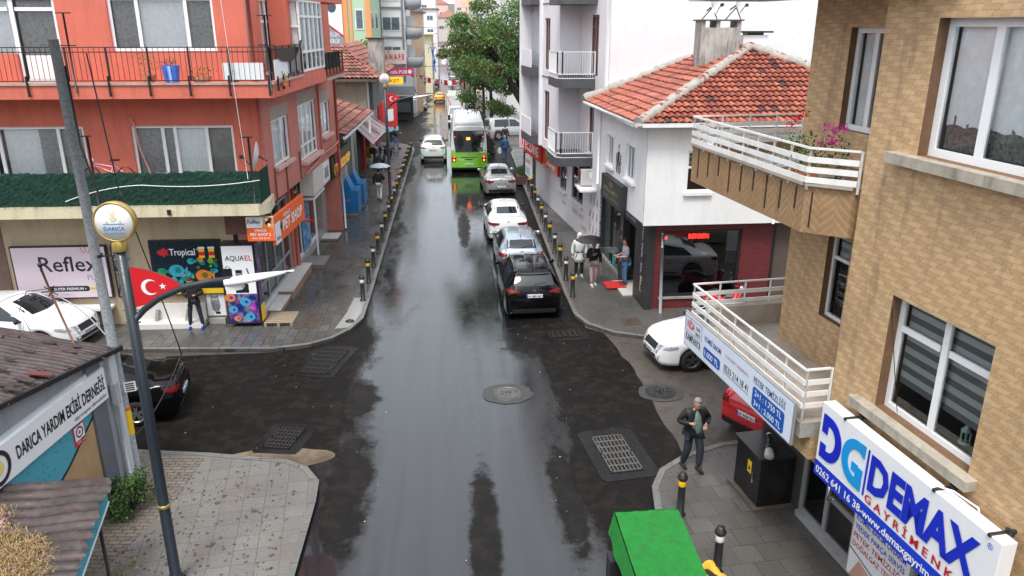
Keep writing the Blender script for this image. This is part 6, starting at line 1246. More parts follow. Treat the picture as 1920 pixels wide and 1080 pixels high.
mb.text('DARICA YARDIM EKİBİ DERNEĞİ', .95, 2.38, y, black_p, h=.24, w=2.6, bold=.025); mb.text('daricayardimekibi', 2.5, 2.22, y, black_p, h=.08, w=1.05); mb.ring(.5, 2.47, .22, .29, y, black_p); mb.disc(.5, 2.47, .13, y, mat('sun_print', (.8, .65, .2), .5), 14); mb.ring(.5, 2.47, .29, .3, y, grey_p); mb.build('lettering', s)
# corrugated rusty roofs
rust = NT('rusty_sheet'); a1 = rust.noise(2.2, 6, None, .7); a2 = rust.noise(9, 4); rust.set(rust.mix(rust.ramp(a1, 0, 1, .38, .62), (.03, .02, .019), rust.mix(rust.ramp(a2, 0, 1, .4, .6), (.055, .024, .019), (.075, .062, .06))), rust.ramp(a2, .35, .7, .3, .7)); rust.bump(a2, .3, .01); rust = rust.m
def sheet_roof(name, a, b, c, d, pitch_n, amp, parent, seed, m, tear=.05):
    """a,b = high edge, d,c = low edge; ribs run from high to low"""
    rr = random.Random(seed); mb = MB(); a, b, c, d = map(Vector, (a, b, c, d)); N = pitch_n*4; R = 10; vs = []
    for i in range(N+1):
        u = i/N; e = rr.uniform(-tear, tear) if i % 3 == 0 else 0
        for k in range(R+1):
            v = k/R; p = a.lerp(b, u).lerp(d.lerp(c, u), v*(1+e)); step = .03*(math.floor(v*3.0)); vs.append((p.x, p.y, p.z+amp*math.sin(2*PI*i/4)+.02*math.sin(i*.13+v*4)+rr.uniform(-.006, .006)-step+.03))
    mb.raw(vs, [(i*(R+1)+k, (i+1)*(R+1)+k, (i+1)*(R+1)+k+1, i*(R+1)+k+1) for i in range(N) for k in range(R)], m, True); return mb.build(name, parent)
sheet_roof('upper_corrugated_roof', (-11.3, 9.0, 4.6), (-10.6, 14.9, 3.75), (-6.8, 14.75, 3.03), (-7.68, 9, 3.75), 40, .03, t, 1, rust)
mb = MB(); rr = random.Random(12)
for k in range(90):
    u, v = rr.random(), rr.random(); x = -10.8+3.4*v+.3*u; y_ = 10.0+4.5*u; z_ = 4.42-.8*v*.97-.62*u; sz = rr.uniform(.05, .2); a = rr.uniform(-.4, .4); mb.M = Matrix.Translation((x, y_, z_+.06)) @ Matrix.Rotation(a, 4, 'Z') @ Matrix.Rotation(.2, 4, 'Y'); mb.box(-sz, sz, -sz*.4, sz*.4, 0, .015, rust if rr.random() < .93 else mat('red_tile_shard', (.13, .03, .025), .7))
mb.M = I4; mb.beam((-7.66, 9, 3.7), (-6.79, 14.75, 2.98), .06, black, .09); mb.build('roof_shards', t)
mb = MB(); rr = random.Random(15); vs = []; NY = 110; NX_ = 26     # lower canopy, ribs run across towards the street
for j in range(NY+1):
    yy = 7.4+4.4*j/NY; xe = -5.97+.2*(11.8-yy)+rr.uniform(-.05, .06); xw = -7.5-.1*(11.3-yy) if yy < 11.3 else -7.45
    for i in range(NX_+1): u = i/NX_; vs.append((xw+(xe-xw)*u, yy-(1-u)*.6+.02*math.sin(u*9), 2.12-.32*u+.035*math.sin(2*PI*j/6)+.015*math.sin(u*5+j*.1)))
mb.raw(vs, [(j*(NX_+1)+i, j*(NX_+1)+i+1, (j+1)*(NX_+1)+i+1, (j+1)*(NX_+1)+i) for j in range(NY) for i in range(NX_)], rust, True); mb.build('lower_corrugated_roof', t)
mb = MB(); tqr = mat('turquoise_wall', (.04, .36, .48), .6, var=.35, vs=3); N = 24; vs = []
for i in range(N+1): u = i/N; vs += [(-5.97+.92*u-.06, 11.7-4.3*u, 1.78), (-5.97+.92*u-.08, 11.7-4.3*u, 1.42+.01*math.sin(i*2))]
mb.raw(vs, [(2*i, 2*i+1, 2*i+3, 2*i+2) for i in range(N)], tqr); mb.beam((-6.05, 11.7, 1.42), (-5.13, 7.4, 1.42), .03, white_p); mb.tube([(-6.2, 11.55, 0), (-6.2, 11.55, 1.75)], .03, black); mb.build('turquoise_fascia', t)
straw = [leafmat('straw_a', (.5, .36, .14)), leafmat('straw_b', (.35, .26, .1)), leafmat('straw_c', (.45, .3, .22))]; mb = MB(); rr = random.Random(5)
for (cx, cy, rx, ry, n) in ((-6.6, 9.55, .65, .6, 3600), (-6.3, 9.0, .6, .6, 3000), (-6.9, 8.9, .5, .7, 900), (-7.1, 10.3, .3, .4, 350)):
    for k in range(n):
        a = rr.uniform(0, 2*PI); q_ = rr.random()**.5; x, y_ = cx+rx*q_*math.cos(a), cy+ry*q_*math.sin(a); z_ = 2.14-.32*(x+7.5)/1.7+rr.uniform(.0, .12)*(1.3-q_); d = Vector((rr.uniform(-1, 1), rr.uniform(-1, 1), rr.uniform(-.3, .6))).normalized()*rr.uniform(.05, .16); mb.face([(x, y_, z_), (x+d.x, y_+d.y, z_+d.z), (x+d.x+.012, y_+d.y+.01, z_+d.z)], straw[rr.randrange(3)])
mb.build('dry_vegetation', None); bpy.data.objects['dry_vegetation'].location = (0, 0, 0); tag(bpy.data.objects['dry_vegetation'], None, None, None, 'stuff')
mb = MB()
for cx, cy in ((-7.0, 10.3), (-6.9, 10.0)): leaf(mb, rr, 60, (cx, cy, 2.1), (.2, .2, .07), .05, [leafmat('pale_pink_flower', (.6, .35, .38))])
o = mb.build('fallen_blossom'); tag(o, None, None, None, 'stuff')
mb = MB(FSh @ Matrix.Translation((-.85, 0, 0))); mb.box(4.0, 4.12, -.2, -.08, 1.9, 2.35, mat('grey_meter_box', (.4, .4, .4), .6)); mb.tube([(4.05, -.14, 0), (4.05, -.14, 1.9)], .03, wtrim); mb.build('meter_box', t)
t = thing('bush', 'green bush growing at the corner of the shack', 'bush', (-6.5, 13.6, 0)); mb = MB(); rq = random.Random(4)
for k in range(30): a = rq.uniform(0, 6.3); q_ = rq.uniform(.1, .5); leaf(mb, rq, 120, (-6.5+q_*math.cos(a), 13.5+q_*1.2*math.sin(a), rq.uniform(.08, .95-q_*.8)), (.16, .16, .14), .055, [(lg[0], lg[1], lg[3]), (lg[1], lg[1], lg[0]), (lg[0], lg[2], lg[3])][k % 3]); mb.build('foliage', t); mb = MB(); 
for k in range(9): a = k*.7; mb.tube([(-6.55, 13.5, 0), (-6.55+.35*math.cos(a), 13.5+.4*math.sin(a), .7)], [.02, .006], bark, 5)
mb.build('stem', t)
mb = MB(); leaf(mb, rr, 260, (-6.0, 11.3, .06), (.25, .9, .1), .05, [lg[0], yel, straw[1]]); o = mb.build('weeds'); tag(o, None, None, None, 'stuff')
# ================================================================= VEHICLES
def smooth(keys, x):
    if x <= keys[0][0]: return keys[0][1]
    if x >= keys[-1][0]: return keys[-1][1]
    for i in range(len(keys)-1):
        if keys[i][0] <= x <= keys[i+1][0]:
            x0, y0 = keys[i]; x1, y1 = keys[i+1]; t = (x-x0)/(x1-x0)
            m0 = (y1-keys[i-1][1])/(x1-keys[i-1][0])*(x1-x0) if i > 0 else (y1-y0)
            m1 = (keys[i+2][1]-y0)/(keys[i+2][0]-x0)*(x1-x0) if i+2 < len(keys) else (y1-y0)
            if i > 0 and (keys[i][1]-keys[i-1][1])*(y1-y0) <= 0: m0 = 0
            if i+2 < len(keys) and (keys[i+2][1]-keys[i+1][1])*(y1-y0) <= 0: m1 = 0
            return (2*t**3-3*t*t+1)*y0+(t**3-2*t*t+t)*m0+(-2*t**3+3*t*t)*y1+(t**3-t*t)*m1
# x = 0 at the rear bumper, forward positive
KIND = {
 'sedan': dict(L=4.65, W=1.82, wr=.33, wx=(.98, 3.72), top=[(0, .72), (.05, .98), (.25, 1.06), (.62, 1.09), (1.0, 1.24), (1.5, 1.42), (2.0, 1.47), (2.5, 1.46), (2.95, 1.33), (3.5, 1.04), (4.1, .93), (4.45, .8), (4.62, .6), (4.65, .5)], belt=[(0, .66), (.06, .88), (.5, .96), (3.4, .92), (4.2, .82), (4.5, .68), (4.65, .46)], cabin=(.7, 3.45), wt=[(0, .66), (.5, .7), (.85, .6), (1.5, .56), (2.6, .58), (3.4, .68), (4.2, .68), (4.65, .5)], wm=[(0, .74), (.1, .83), (.4, .89), (2, .91), (3.7, .9), (4.3, .82), (4.55, .66), (4.65, .5)]),
 'hatch': dict(L=4.2, W=1.78, wr=.32, wx=(.75, 3.35), top=[(0, .74), (.05, .95), (.12, 1.05), (.3, 1.22), (.62, 1.42), (1.1, 1.49), (1.7, 1.5), (2.2, 1.45), (2.65, 1.28), (3.15, 1.02), (3.75, .92), (4.05, .78), (4.17, .6), (4.2, .48)], belt=[(0, .68), (.06, .86), (.3, .97), (3.0, .93), (3.8, .82), (4.05, .66), (4.2, .45)], cabin=(.12, 3.1), wt=[(0, .62), (.2, .6), (.6, .55), (1.5, .57), (2.4, .58), (3.1, .68), (3.8, .66), (4.2, .46)], wm=[(0, .72), (.1, .82), (.4, .88), (1.8, .89), (3.3, .88), (3.9, .8), (4.1, .64), (4.2, .48)]),
 'suv': dict(L=4.45, W=1.88, wr=.36, wx=(.86, 3.5), top=[(0, .78), (.04, 1.0), (.12, 1.14), (.28, 1.36), (.5, 1.56), (.95, 1.62), (1.7, 1.64), (2.3, 1.6), (2.8, 1.42), (3.35, 1.13), (3.95, 1.03), (4.3, .9), (4.42, .7), (4.45, .55)], belt=[(0, .7), (.05, .92), (.3, 1.06), (3.2, 1.03), (4.1, .92), (4.35, .74), (4.45, .52)], cabin=(.1, 3.3), wt=[(0, .7), (.2, .68), (.5, .6), (1.7, .62), (2.5, .64), (3.3, .74), (4.1, .72), (4.45, .5)], wm=[(0, .8), (.1, .88), (.4, .93), (2, .94), (3.6, .93), (4.15, .86), (4.35, .7), (4.45, .54)]),
 'van': dict(L=4.5, W=1.84, wr=.33, wx=(.8, 3.6), top=[(0, .8), (.03, 1.2), (.08, 1.6), (.2, 1.78), (.5, 1.83), (1.6, 1.84), (2.4, 1.8), (2.9, 1.6), (3.5, 1.18), (4.05, 1.04), (4.35, .86), (4.47, .66), (4.5, .5)], belt=[(0, .7), (.05, .95), (.3, 1.06), (3.3, 1.05), (4.1, .9), (4.4, .72), (4.5, .48)], cabin=(.05, 3.4), wt=[(0, .78), (.2, .72), (.6, .7), (1.7, .7), (2.5, .68), (3.4, .74), (4.1, .7), (4.5, .48)], wm=[(0, .84), (.1, .89), (.4, .92), (2, .92), (3.7, .9), (4.2, .82), (4.4, .66), (4.5, .5)]),
}
rubber = mat('tyre_rubber', (.015, .015, .015), .75, var=.2); rimm = mat('alloy_rim', (.45, .46, .47), .3, metal=.8, var=.1); blackpl = mat('black_plastic_trim', (.018, .018, .02), .55, var=.1)
cglass = mat('car_glass', (.012, .016, .018), .04, var=0, spec=.7); tail = mat('tail_lamp_red', (.16, .004, .006), .4, spec=.3, var=.2, vs=20); tail_on = mat('tail_lamp_lit', (.7, .02, .02), .3, emit=(1, .05, .03), es=2.5, var=0); lampc = mat('clear_lamp', (.55, .57, .6), .12, metal=.5, var=.3, vs=25); platem = mat('number_plate', (.72, .73, .75), .4, var=0)
def paint(name, col, metal=0., rough=.28): return mat('paint_'+name, col, rough, metal=metal, var=.04, coat=1.0, vs=2)
def car(name, label, kind, pmat, x, y, yaw, plate='34 KS 907', group=None, lod=2, sx=1, cat='car', lit=False, roof=None, script=None, two=None, tailshape='wide', rimc=None, z=None, badge=True):
    """x,y = centre of the car on the road; yaw = heading in degrees, 0 = driving away along the street (+Y)"""
    K = KIND[kind]; L, wr, wx = K['L'], K['wr'], K['wx']; zr = (RZ+G(y)) if z is None else z
    t = thing(name, label, cat, (x, y, zr), group); ph = math.radians(yaw)
    # local: X forward, Y left
    M = Matrix.Translation((x, y, zr)) @ Matrix.Rotation(PI/2-ph, 4, 'Z') @ Matrix.Translation((-L/2, 0, 0))
    if name != 'parked' and kind: pass
    slope = math.atan2(G(y+1)-G(y-1), 2); M = Matrix.Translation((x, y, zr)) @ Matrix.Rotation(slope, 4, 'X') @ Matrix.Translation((-x, -y, -zr)) @ M
    ar = wr+.06; NS = (70, 90)[lod > 1]; xs = sorted(set([L*i/NS for i in range(NS+1)]+[.015, .03, L-.015, L-.03]+[w_+s_ for w_ in wx for s_ in (-ar, ar, -ar*.97, ar*.97, -ar*.85, ar*.85)])); R = []
    for X in xs:
        zt, zbl, wt, wm = smooth(K['top'], X), smooth(K['belt'], X), smooth(K['wt'], X)*sx, smooth(K['wm'], X)*sx; zbl = min(zbl, zt-.03)
        e = min(1, min(X, L-X)/.1); zb = .2+.16*(1-e)**2
        base = zb; sill = zb+.1
        for w_ in wx:
            if abs(X-w_) < ar: base = max(base, wr+math.sqrt(ar*ar-(X-w_)**2)-.0)
        sill = max(sill, base+.012); mid = max((sill+zbl)*.5, base+.03); zm2 = max(zbl-.07, mid+.02)
        cab = K['cabin'][0] < X < K['cabin'][1] and zt-zbl > .12
        P = [(0, base), (wm*.86, base), (wm*.97, base), (wm, sill), (wm*1.0, mid), (wm*.985, zm2), (wm*.955, zbl)]
        if zt-zbl > .12: P += [(wm*.955*.55+wt*.45+.02, zbl+(zt-zbl)*.42), (wt+.035, zt-.11), (wt*.97, zt-.045), (wt*.8, zt-.012), (wt*.4, zt+.006), (0, zt+.01)]
        else: P += [(wm*.92, zbl+(zt-zbl)*.35), (wm*.86, zbl+(zt-zbl)*.65), (wt*.97+.03, zt-.008), (wt*.8, zt), (wt*.4, zt+.008), (0, zt+.01)]
        R.append(P)
    n = len(R[0]); vs = []; idx = []
    for X, P in zip(xs, R):
        row = [(X, a, b) for a, b in P]+[(X, -a, b) for a, b in P[-2:0:-1]]; idx.append(len(vs)); vs += row
    m = 2*n-2; fs = []
    for i in range(len(xs)-1):
        for k in range(m): k2 = (k+1) % m; fs.append((idx[i]+k, idx[i]+k2, idx[i+1]+k2, idx[i+1]+k))
    fs.append(tuple(idx[0]+k for k in reversed(range(m)))); fs.append(tuple(idx[-1]+k for k in range(m)))
    mb = MB(M)
    if two: # lower band in a second colour
        up = [f for f in fs if sum(vs[i][2] for i in f)/len(f) > two[1]]; lo = [f for f in fs if sum(vs[i][2] for i in f)/len(f) <= two[1]]
        mb.raw(vs, up, pmat, True); mb.raw(vs, lo, two[0], True)
    else: mb.raw(vs, fs, pmat, True)
    mb.build('body', t)
    bvh = BVHTree.FromPolygons([Vector(v) for v in vs], fs)
    def patch(nm, A, B, m_, d, nx=8, ny=4, off=.006, parent=None, sub=None):
        """A, B: polylines of 3D local points (two opposite edges); rays go along d onto the body"""
        mb = MB(M) if sub is None else sub; d = Vector(d)
        def pl(P, u):
            k = u*(len(P)-1); i = min(int(k), len(P)-2); return Vector(P[i]).lerp(Vector(P[i+1]), k-i)
        g_ = []
        for i in range(nx+1):
            for k in range(ny+1):
                p = pl(A, i/nx).lerp(pl(B, i/nx), k/ny); h = bvh.ray_cast(p, d)
                g_.append(h[0]-d*off+Vector((0, 0, .0)) if h[0] is not None else None)
        F_ = []; V_ = [tuple(v) if v is not None else (0, 0, 0) for v in g_]
        for i in range(nx):
            for k in range(ny):
                q_ = (i*(ny+1)+k, (i+1)*(ny+1)+k, (i+1)*(ny+1)+k+1, i*(ny+1)+k+1)
                if all(g_[j] is not None for j in q_) and max((g_[q_[0]]-g_[q_[2]]).length, (g_[q_[1]]-g_[q_[3]]).length) < .5: F_.append(q_)
        if not F_: return None
        mb.raw(V_, F_, m_, True)
        if sub is None: return mb.build(nm, parent or t)
    T = lambda X: smooth(K['top'], X); Bz = lambda X: smooth(K['belt'], X); c0, c1 = K['cabin']
    # rear window, windscreen
    if kind == 'sedan': r0, r1 = .78, 1.42
    elif kind == 'hatch': r0, r1 = .14, .55
    elif kind == 'suv': r0, r1 = .13, .46
    else: r0, r1 = .05, .13
    WT = lambda X: smooth(K['wt'], X)*sx
    zr0, zr1 = T(r0)+(.01 if kind != 'van' else -.12), T(r1)-.05
    if kind == 'van': zr0, zr1 = 1.13, 1.62
    patch('rear_window', [(-1, -(WT(r0)-.03 if kind != 'van' else WT(r1)+.02), zr0), (-1, 0, zr0-.0), (-1, (WT(r0)-.03 if kind != 'van' else WT(r1)+.02), zr0)], [(-1, -WT(r1)+.03, zr1), (-1, 0, zr1+.02), (-1, WT(r1)-.03, zr1)], cglass, (1, 0, 0), 10, 6)
    f0 = c1-.08; f1 = {'sedan': 2.62, 'hatch': 2.3, 'suv': 2.42, 'van': 2.55}[kind]
    patch('windscreen', [(L+1, -WT(f0)+.0, T(f0)+.0), (L+1, 0, T(f0)-.02), (L+1, WT(f0), T(f0))], [(L+1, -WT(f1)+.05, T(f1)-.03), (L+1, 0, T(f1)-.01), (L+1, WT(f1)-.05, T(f1)-.03)], cglass, (-1, 0, 0), 10, 8)
    s0 = {'sedan': 1.0, 'hatch': .55, 'suv': .55, 'van': .45}[kind]; s1 = f0-.12
    for sg in (1, -1):
        mbw = MB(M); xm = (s0+s1)/2; fx = f1-.05
        def seg(a, b, tl_, tr_):
            patch('', [(a, 2*sg, Bz(a)+.03), (b, 2*sg, Bz(b)+.03)], [(a+tl_, 2*sg, T(a+tl_)-.13), (b-tr_, 2*sg, T(b-tr_)-.13)], cglass, (0, -sg, 0), 6, 4, sub=mbw)
        seg(s0, xm-.03, .32 if kind != 'van' else .1, 0); seg(xm+.03, s1, 0, s1-fx+.1)
        mbw.build('side_windows', t)
        if lod > 0:
            mbd = MB(M)
            for X in (xm, s1+.02, s0+.15): patch('', [(X-.006, 2*sg, .34 if X != s0+.15 else .7), (X+.006, 2*sg, .34 if X != s0+.15 else .7)], [(X-.006, 2*sg, Bz(X)), (X+.006, 2*sg, Bz(X))], blackpl, (0, -sg, 0), 1, 8, .003, sub=mbd)
            patch('', [(s0+.3, 2*sg, .3), (s1, 2*sg, .3)], [(s0+.3, 2*sg, .36), (s1, 2*sg, .36)], blackpl, (0, -sg, 0), 8, 1, .004, sub=mbd); mbd.build('door_seam', t)
            mbh = MB(M); 
            for X in (xm-.75+.5, s1-.95+.1): mbh.box(X-.1, X+.1, sg*(smooth(K['wm'], X)*sx*.99), sg*(smooth(K['wm'], X)*sx*.99+.03), Bz(X)-.12, Bz(X)-.09, pmat)
            mbh.build('door_handle', t)
        mm = MB(M); xm_ = s1-.1; mm.ball((xm_, sg*(.98*sx), Bz(xm_)+.08), .11, blackpl if pmat.name in ('paint_white', ) else pmat, 8, (.55, 1.0, .7)); mm.box(xm_-.03, xm_+.03, sg*.84*sx, sg*.95*sx, Bz(xm_)+.02, Bz(xm_)+.06, blackpl); mm.build('mirror', t)
    # lamps
    for sg in (1, -1):
        W2 = smooth(K['wm'], .1)*sx
        if kind == 'van': A_ = [(-1, sg*(W2-.02), .85), (-1, sg*(W2-.17), .85)]; B_ = [(-1, sg*(W2-.04), 1.3), (-1, sg*(W2-.15), 1.3)]
        elif kind == 'sedan': A_ = [(-1, sg*(W2-.01), .78), (-1, sg*.42, .8)]; B_ = [(-1, sg*(W2-.03), .93), (-1, sg*.4, .9)]
        elif kind == 'suv': A_ = [(-1, sg*(W2+.0), .93), (-1, sg*.48, .96)]; B_ = [(-1, sg*(W2-.01), 1.07), (-1, sg*.5, 1.03)]
        else: A_ = [(-1, sg*(W2-.0), .76), (-1, sg*.56, .8)]; B_ = [(-1, sg*(W2-.04), .95), (-1, sg*.58, .93)]
        patch('tail_light', A_, B_, tail_on if lit == 2 else tail, (1, 0, 0), 6, 3, .008)
        if kind != 'van': 
            zA, zB = A_[0][2], B_[0][2]; patch('tail_light', [(.05, 2*sg, zA+.02), (.3, 2*sg, zA+.06)], [(.05, 2*sg, zB), (.3, 2*sg, zB)], tail, (0, -sg, 0), 4, 3, .008)
        Wf = smooth(K['wm'], L-.12)*sx; zf = T(L-.2)
        patch('headlight', [(L+1, sg*(Wf+.1), zf-.16), (L+1, sg*.4, zf-.17)], [(L+1, sg*(Wf+.08), zf-.02), (L+1, sg*.45, zf-.07)], lampc, (-1, 0, 0), 6, 3, .008)
        patch('headlight', [(L-.5, 2*sg, zf-.1), (L-.22, 2*sg, zf-.17)], [(L-.5, 2*sg, zf-.03), (L-.22, 2*sg, zf-.03)], lampc, (0, -sg, 0), 4, 3, .008)
    patch('grille', [(L+1, -.4, .55), (L+1, .4, .55)], [(L+1, -.38, .72), (L+1, .38, .72)], blackpl, (-1, 0, 0), 6, 2, .01); patch('lower_grille', [(L+1, -.55, .3), (L+1, .55, .3)], [(L+1, -.6, .42), (L+1, .6, .42)], blackpl, (-1, 0, 0), 6, 2, .01)
    patch('rear_bumper_insert', [(-1, -.68, .26), (-1, .68, .26)], [(-1, -.72, .42), (-1, .72, .42)], blackpl, (1, 0, 0), 8, 2, .008)
    if lod > 0:
        pz = {'sedan': .5, 'hatch': .62, 'suv': .8, 'van': .8}[kind]
        h = bvh.ray_cast(Vector((-1, 0, pz+.06)), Vector((1, 0, 0)))[0]; hx = h.x if h else 0
        pb_ = MB(M @ Matrix.Translation((hx-.03, 0, pz)) @ Matrix.Rotation(-PI/2, 4, 'Z')); pb_.box(-.26, .26, 0, .02, 0, .115, platem); pb_.box(-.26, -.22, -.003, 0, 0, .115, blue_p)
        if lod > 1: pb_.text(plate, -.2, .02, -.004, black_p, h=.07, w=.43, bold=.02)
        pb_.build('number_plate', t)
        h = bvh.ray_cast(Vector((L+1, 0, .46)), Vector((-1, 0, 0)))[0]; hx = h.x if h else L
        pb_ = MB(M @ Matrix.Translation((hx+.03, 0, .42)) @ Matrix.Rotation(PI/2, 4, 'Z')); pb_.box(-.26, .26, 0, .02, 0, .115, platem); pb_.box(-.26, -.22, -.003, 0, 0, .115, blue_p)
        if lod > 1: pb_.text(plate, -.2, .02, -.004, black_p, h=.07, w=.43, bold=.02)
        pb_.build('number_plate', t)
        if lod > 1:
            zz = {'sedan': .95, 'hatch': .98, 'suv': 1.03, 'van': 1.0}[kind]; h = bvh.ray_cast(Vector((-1, 0, zz)), Vector((1, 0, 0)))[0]
            if h and badge:
                e = MB(M @ Matrix.Translation((h.x-.012, 0, zz)) @ Matrix.Rotation(-PI/2, 4, 'Z')); e.ring(0, 0, .035, .05, 0, rimm, 16); e.box(-.06, .06, -.002, 0, -.01, .01, rimm)
                if script: e.text(script, 0, -.1, -.01, rimm, h=.035, w=.34, align='C', bold=.01)
                e.build('badge', t)
            a = MB(M); a.tube([(r1+.12, 0, T(r1+.12)), (r1-.03, 0, T(r1+.1)+.09)], [.02, .008], blackpl, 6); a.build('antenna', t)
            # wiper
            q0 = bvh.ray_cast(Vector((-1, .0, zr0+.04)), Vector((1, 0, 0)))[0]; q1 = bvh.ray_cast(Vector((-1, -.38, zr0+.09)), Vector((1, 0, 0)))[0]
            if q0 and q1 and kind in ('hatch', 'suv'): a = MB(M); a.tube([tuple(q0+Vector((-.025, 0, 0))), tuple(q1+Vector((-.025, 0, 0)))], .012, blackpl, 5); a.build('wiper', t)
    if roof == 'pano':
        patch('glass_roof', [(.95, -.5, 3), (2.3, -.5, 3)], [(.95, .5, 3), (2.3, .5, 3)], cglass, (0, 0, -1), 8, 4, .004)
        for sg in (1, -1): a = MB(M); a.tube([(.8, sg*.58, T(.8)+.01), (1.2, sg*.6, T(1.2)+.03), (2.3, sg*.6, T(2.3)+.03), (2.6, sg*.58, T(2.6)-.02)], .018, rimm, 6); a.build('roof_rail', t)
        patch('roof_spoiler', [(-1, -.55, T(.5)-.06), (-1, .55, T(.5)-.06)], [(-1, -.55, T(.5)-.03), (-1, .55, T(.5)-.03)], blackpl, (1, 0, 0), 6, 1, .08)
    # wheels
    for w_ in wx:
        for sg in (1, -1):
            yw = sg*(smooth(K['wm'], w_)*sx-.12); wh = MB(M @ Matrix.Translation((w_, yw, wr)) @ Matrix.Rotation(-sg*PI/2, 4, 'X')); wh.lathe([(wr*.64, -.1), (wr*.93, -.1), (wr, -.07), (wr, .07), (wr*.94, .1), (wr*.64, .1)], rubber, n=20); o = wh.build('wheel', t)
            ri = MB(M @ Matrix.Translation((w_, yw, wr)) @ Matrix.Rotation(-sg*PI/2, 4, 'X')); rc = rimc or rimm
            ri.lathe([(wr*.66, .09), (wr*.6, .075), (wr*.58, .02)], rc, n=20); ri.lathe([(wr*.6, .03), (0, .03)], blackpl, n=20)
            for k in range(10): a = 2*PI*k/10+(.12 if k % 2 else -.12); ri.beam((wr*.1*math.cos(a), wr*.1*math.sin(a), .075), (wr*.62*math.cos(a), wr*.62*math.sin(a), .07), .035, rc, .025)
            ri.lathe([(.05, .09), (0, .095)], rc, n=10); ri.build('rim', o)
    return t, M, bvh, patch
pw = paint('white', (.74, .75, .76)); pbk = mat('paint_black', (.003, .003, .0035), .1, var=0, spec=.32); psil = paint('silver', (.42, .42, .42), .6); pblu = paint('ice_blue', (.38, .44, .5), .5); pred = paint('red', (.6, .012, .015)); pdk = paint('graphite', (.05, .055, .06), .4); pyel = paint('taxi_yellow', (.85, .33, .01)); pgr = paint('bus_green', (.2, .55, .02)); pgrey = paint('grey', (.2, .21, .22), .4); pwine = paint('wine', (.2, .02, .03), .3)
GP = 'cars parked along the right kerb'
car('parked_car', 'black SUV with a glass roof, nearest of the cars parked along the right kerb', 'suv', pbk, 2.32, 25.75, -1.5, '41 BBS 069', GP, roof='pano', script='QASHQAI')
car('parked_car', 'pale blue hatchback parked between the black SUV and the white sedan', 'hatch', pblu, 2.3, 30.3, -1.5, '34 DKL 27', GP)
car('parked_car', 'white sedan parked between the blue hatchback and the silver sedan', 'sedan', pw, 2.1, 35.4, -1.5, '41 AFR 518', GP)
car('parked_car', 'silver sedan parked behind the green bus', 'sedan', psil, 2.25, 45.1, -3, '34 GF 4821', GP, lit=0)
t_, M_, b_, patch_ = car('taxi_van', 'white and teal small van driving beside the green bus', 'suv', pw, -1.75, 56.8, -1, '41 T 0417', None, 2, cat='van', two=(mat('teal_livery', (.03, .5, .48), .3), .0))
tealm = mat('teal_livery')
for sg in (1, -1): patch_('teal_stripe', [(.05, 2*sg, .5), (.45, 2*sg, .7)], [(.05, 2*sg, .95), (.45, 2*sg, .8)], tealm, (0, -sg, 0), 8, 4, .004); patch_('teal_stripe', [(-1, sg*.9, .45), (-1, sg*.62, .45)], [(-1, sg*.9, .8), (-1, sg*.85, .7)], tealm, (1, 0, 0), 4, 4, .004)
car('parked_car', 'white compact SUV with black wheels parked nose out under the lower balcony', 'sedan', pw, 7.62, 20.3, 262, '34 CVG 64', None, rimc=mat('dark_rim', (.1, .1, .105), .35, metal=.6), z=RZ+.03)
car('parked_car', 'red hatchback half hidden behind the campaign banner', 'hatch', pred, 8.3, 16.5, 60, '41 ADE 551', None)
car('parked_car', 'black sedan parked at the left kerb behind the lamp post', 'sedan', pbk, -9.3, 17.85, 262, '34 BR 0632', None)
car('parked_car', 'white sedan with dark windscreen parked at the far left below the pink sign', 'sedan', pw, -13.4, 22.7, 99, '34 ES 7156', None, z=0)
car('parked_van', 'silver people carrier turned sideways in the side street behind the bus', 'van', psil, 4.6, 68.2, 72, '41 SM 902', None, 1, cat='van')
car('taxi', 'yellow orange taxi driving away in the far street', 'sedan', pyel, -2.9, 135.5, 0, '41 T 1102', None, 1)
mb = MB(); mb.box(-3.1, -2.7, 135.2, 135.5, G(135)+RZ+1.45, G(135)+RZ+1.6, yellow_p); tag(mb.build('taxi_lamp', origin=(-2.9, 135.3, G(135)+1.35)), 'small roof lamp on the yellow taxi', 'lamp')
car('parked_car', 'white hatchback parked on the far left before the dark cafe front', 'hatch', pw, -5.15, 114.5, -2, '41 K 55', None, 1)
car('parked_car', 'dark car with headlights parked by the cafe front on the left', 'sedan', pdk, -7.6, 112.5, 100, '41 K 56', None, 1)
car('car', 'dark grey car driving far up the street between the flags', 'hatch', pdk, -4.8, 180.5, 0, '41 K 57', None, 0)
G2 = 'far cars parked nose to tail along the right kerb'
cc_ = [(1.6, 96, 'sedan', pbk, 'black sedan in the far row next to the white truck'), (1.9, 103, 'hatch', pgrey, 'grey hatchback in the far row'), (1.7, 109.5, 'sedan', pwine, 'dark red sedan in the far row'), (1.6, 116, 'sedan', pw, 'first white sedan in the far row'), (1.4, 122.5, 'suv', psil, 'silver SUV in the far row'), (1.2, 129, 'hatch', pw, 'white hatchback in the far row'), (1.0, 136, 'sedan', pw, 'second white sedan in the far row'), (.8, 143, 'sedan', pred, 'bright red car in the far row'), (.6, 150, 'hatch', psil, 'silver hatchback in the far row'), (.3, 158, 'sedan', pdk, 'graphite sedan in the far row'), (0, 167, 'suv', pdk, 'graphite SUV in the far row'), (-.2, 177, 'sedan', pblu, 'pale blue sedan in the far row'), (-.5, 190, 'hatch', pdk, 'graphite hatchback in the far row'), (-.9, 204, 'sedan', psil, 'silver sedan in the farthest stretch'), (-1.2, 218, 'van', pw, 'white van in the farthest stretch'), (-1.6, 232, 'sedan', pgrey, 'grey sedan in the farthest stretch'), (-2.0, 248, 'hatch', pw, 'white hatchback near the hanging banner end')]
for x, y, k, p_, lab in cc_: car('parked_car', lab, k, p_, x, y, -2, '', G2, 0)
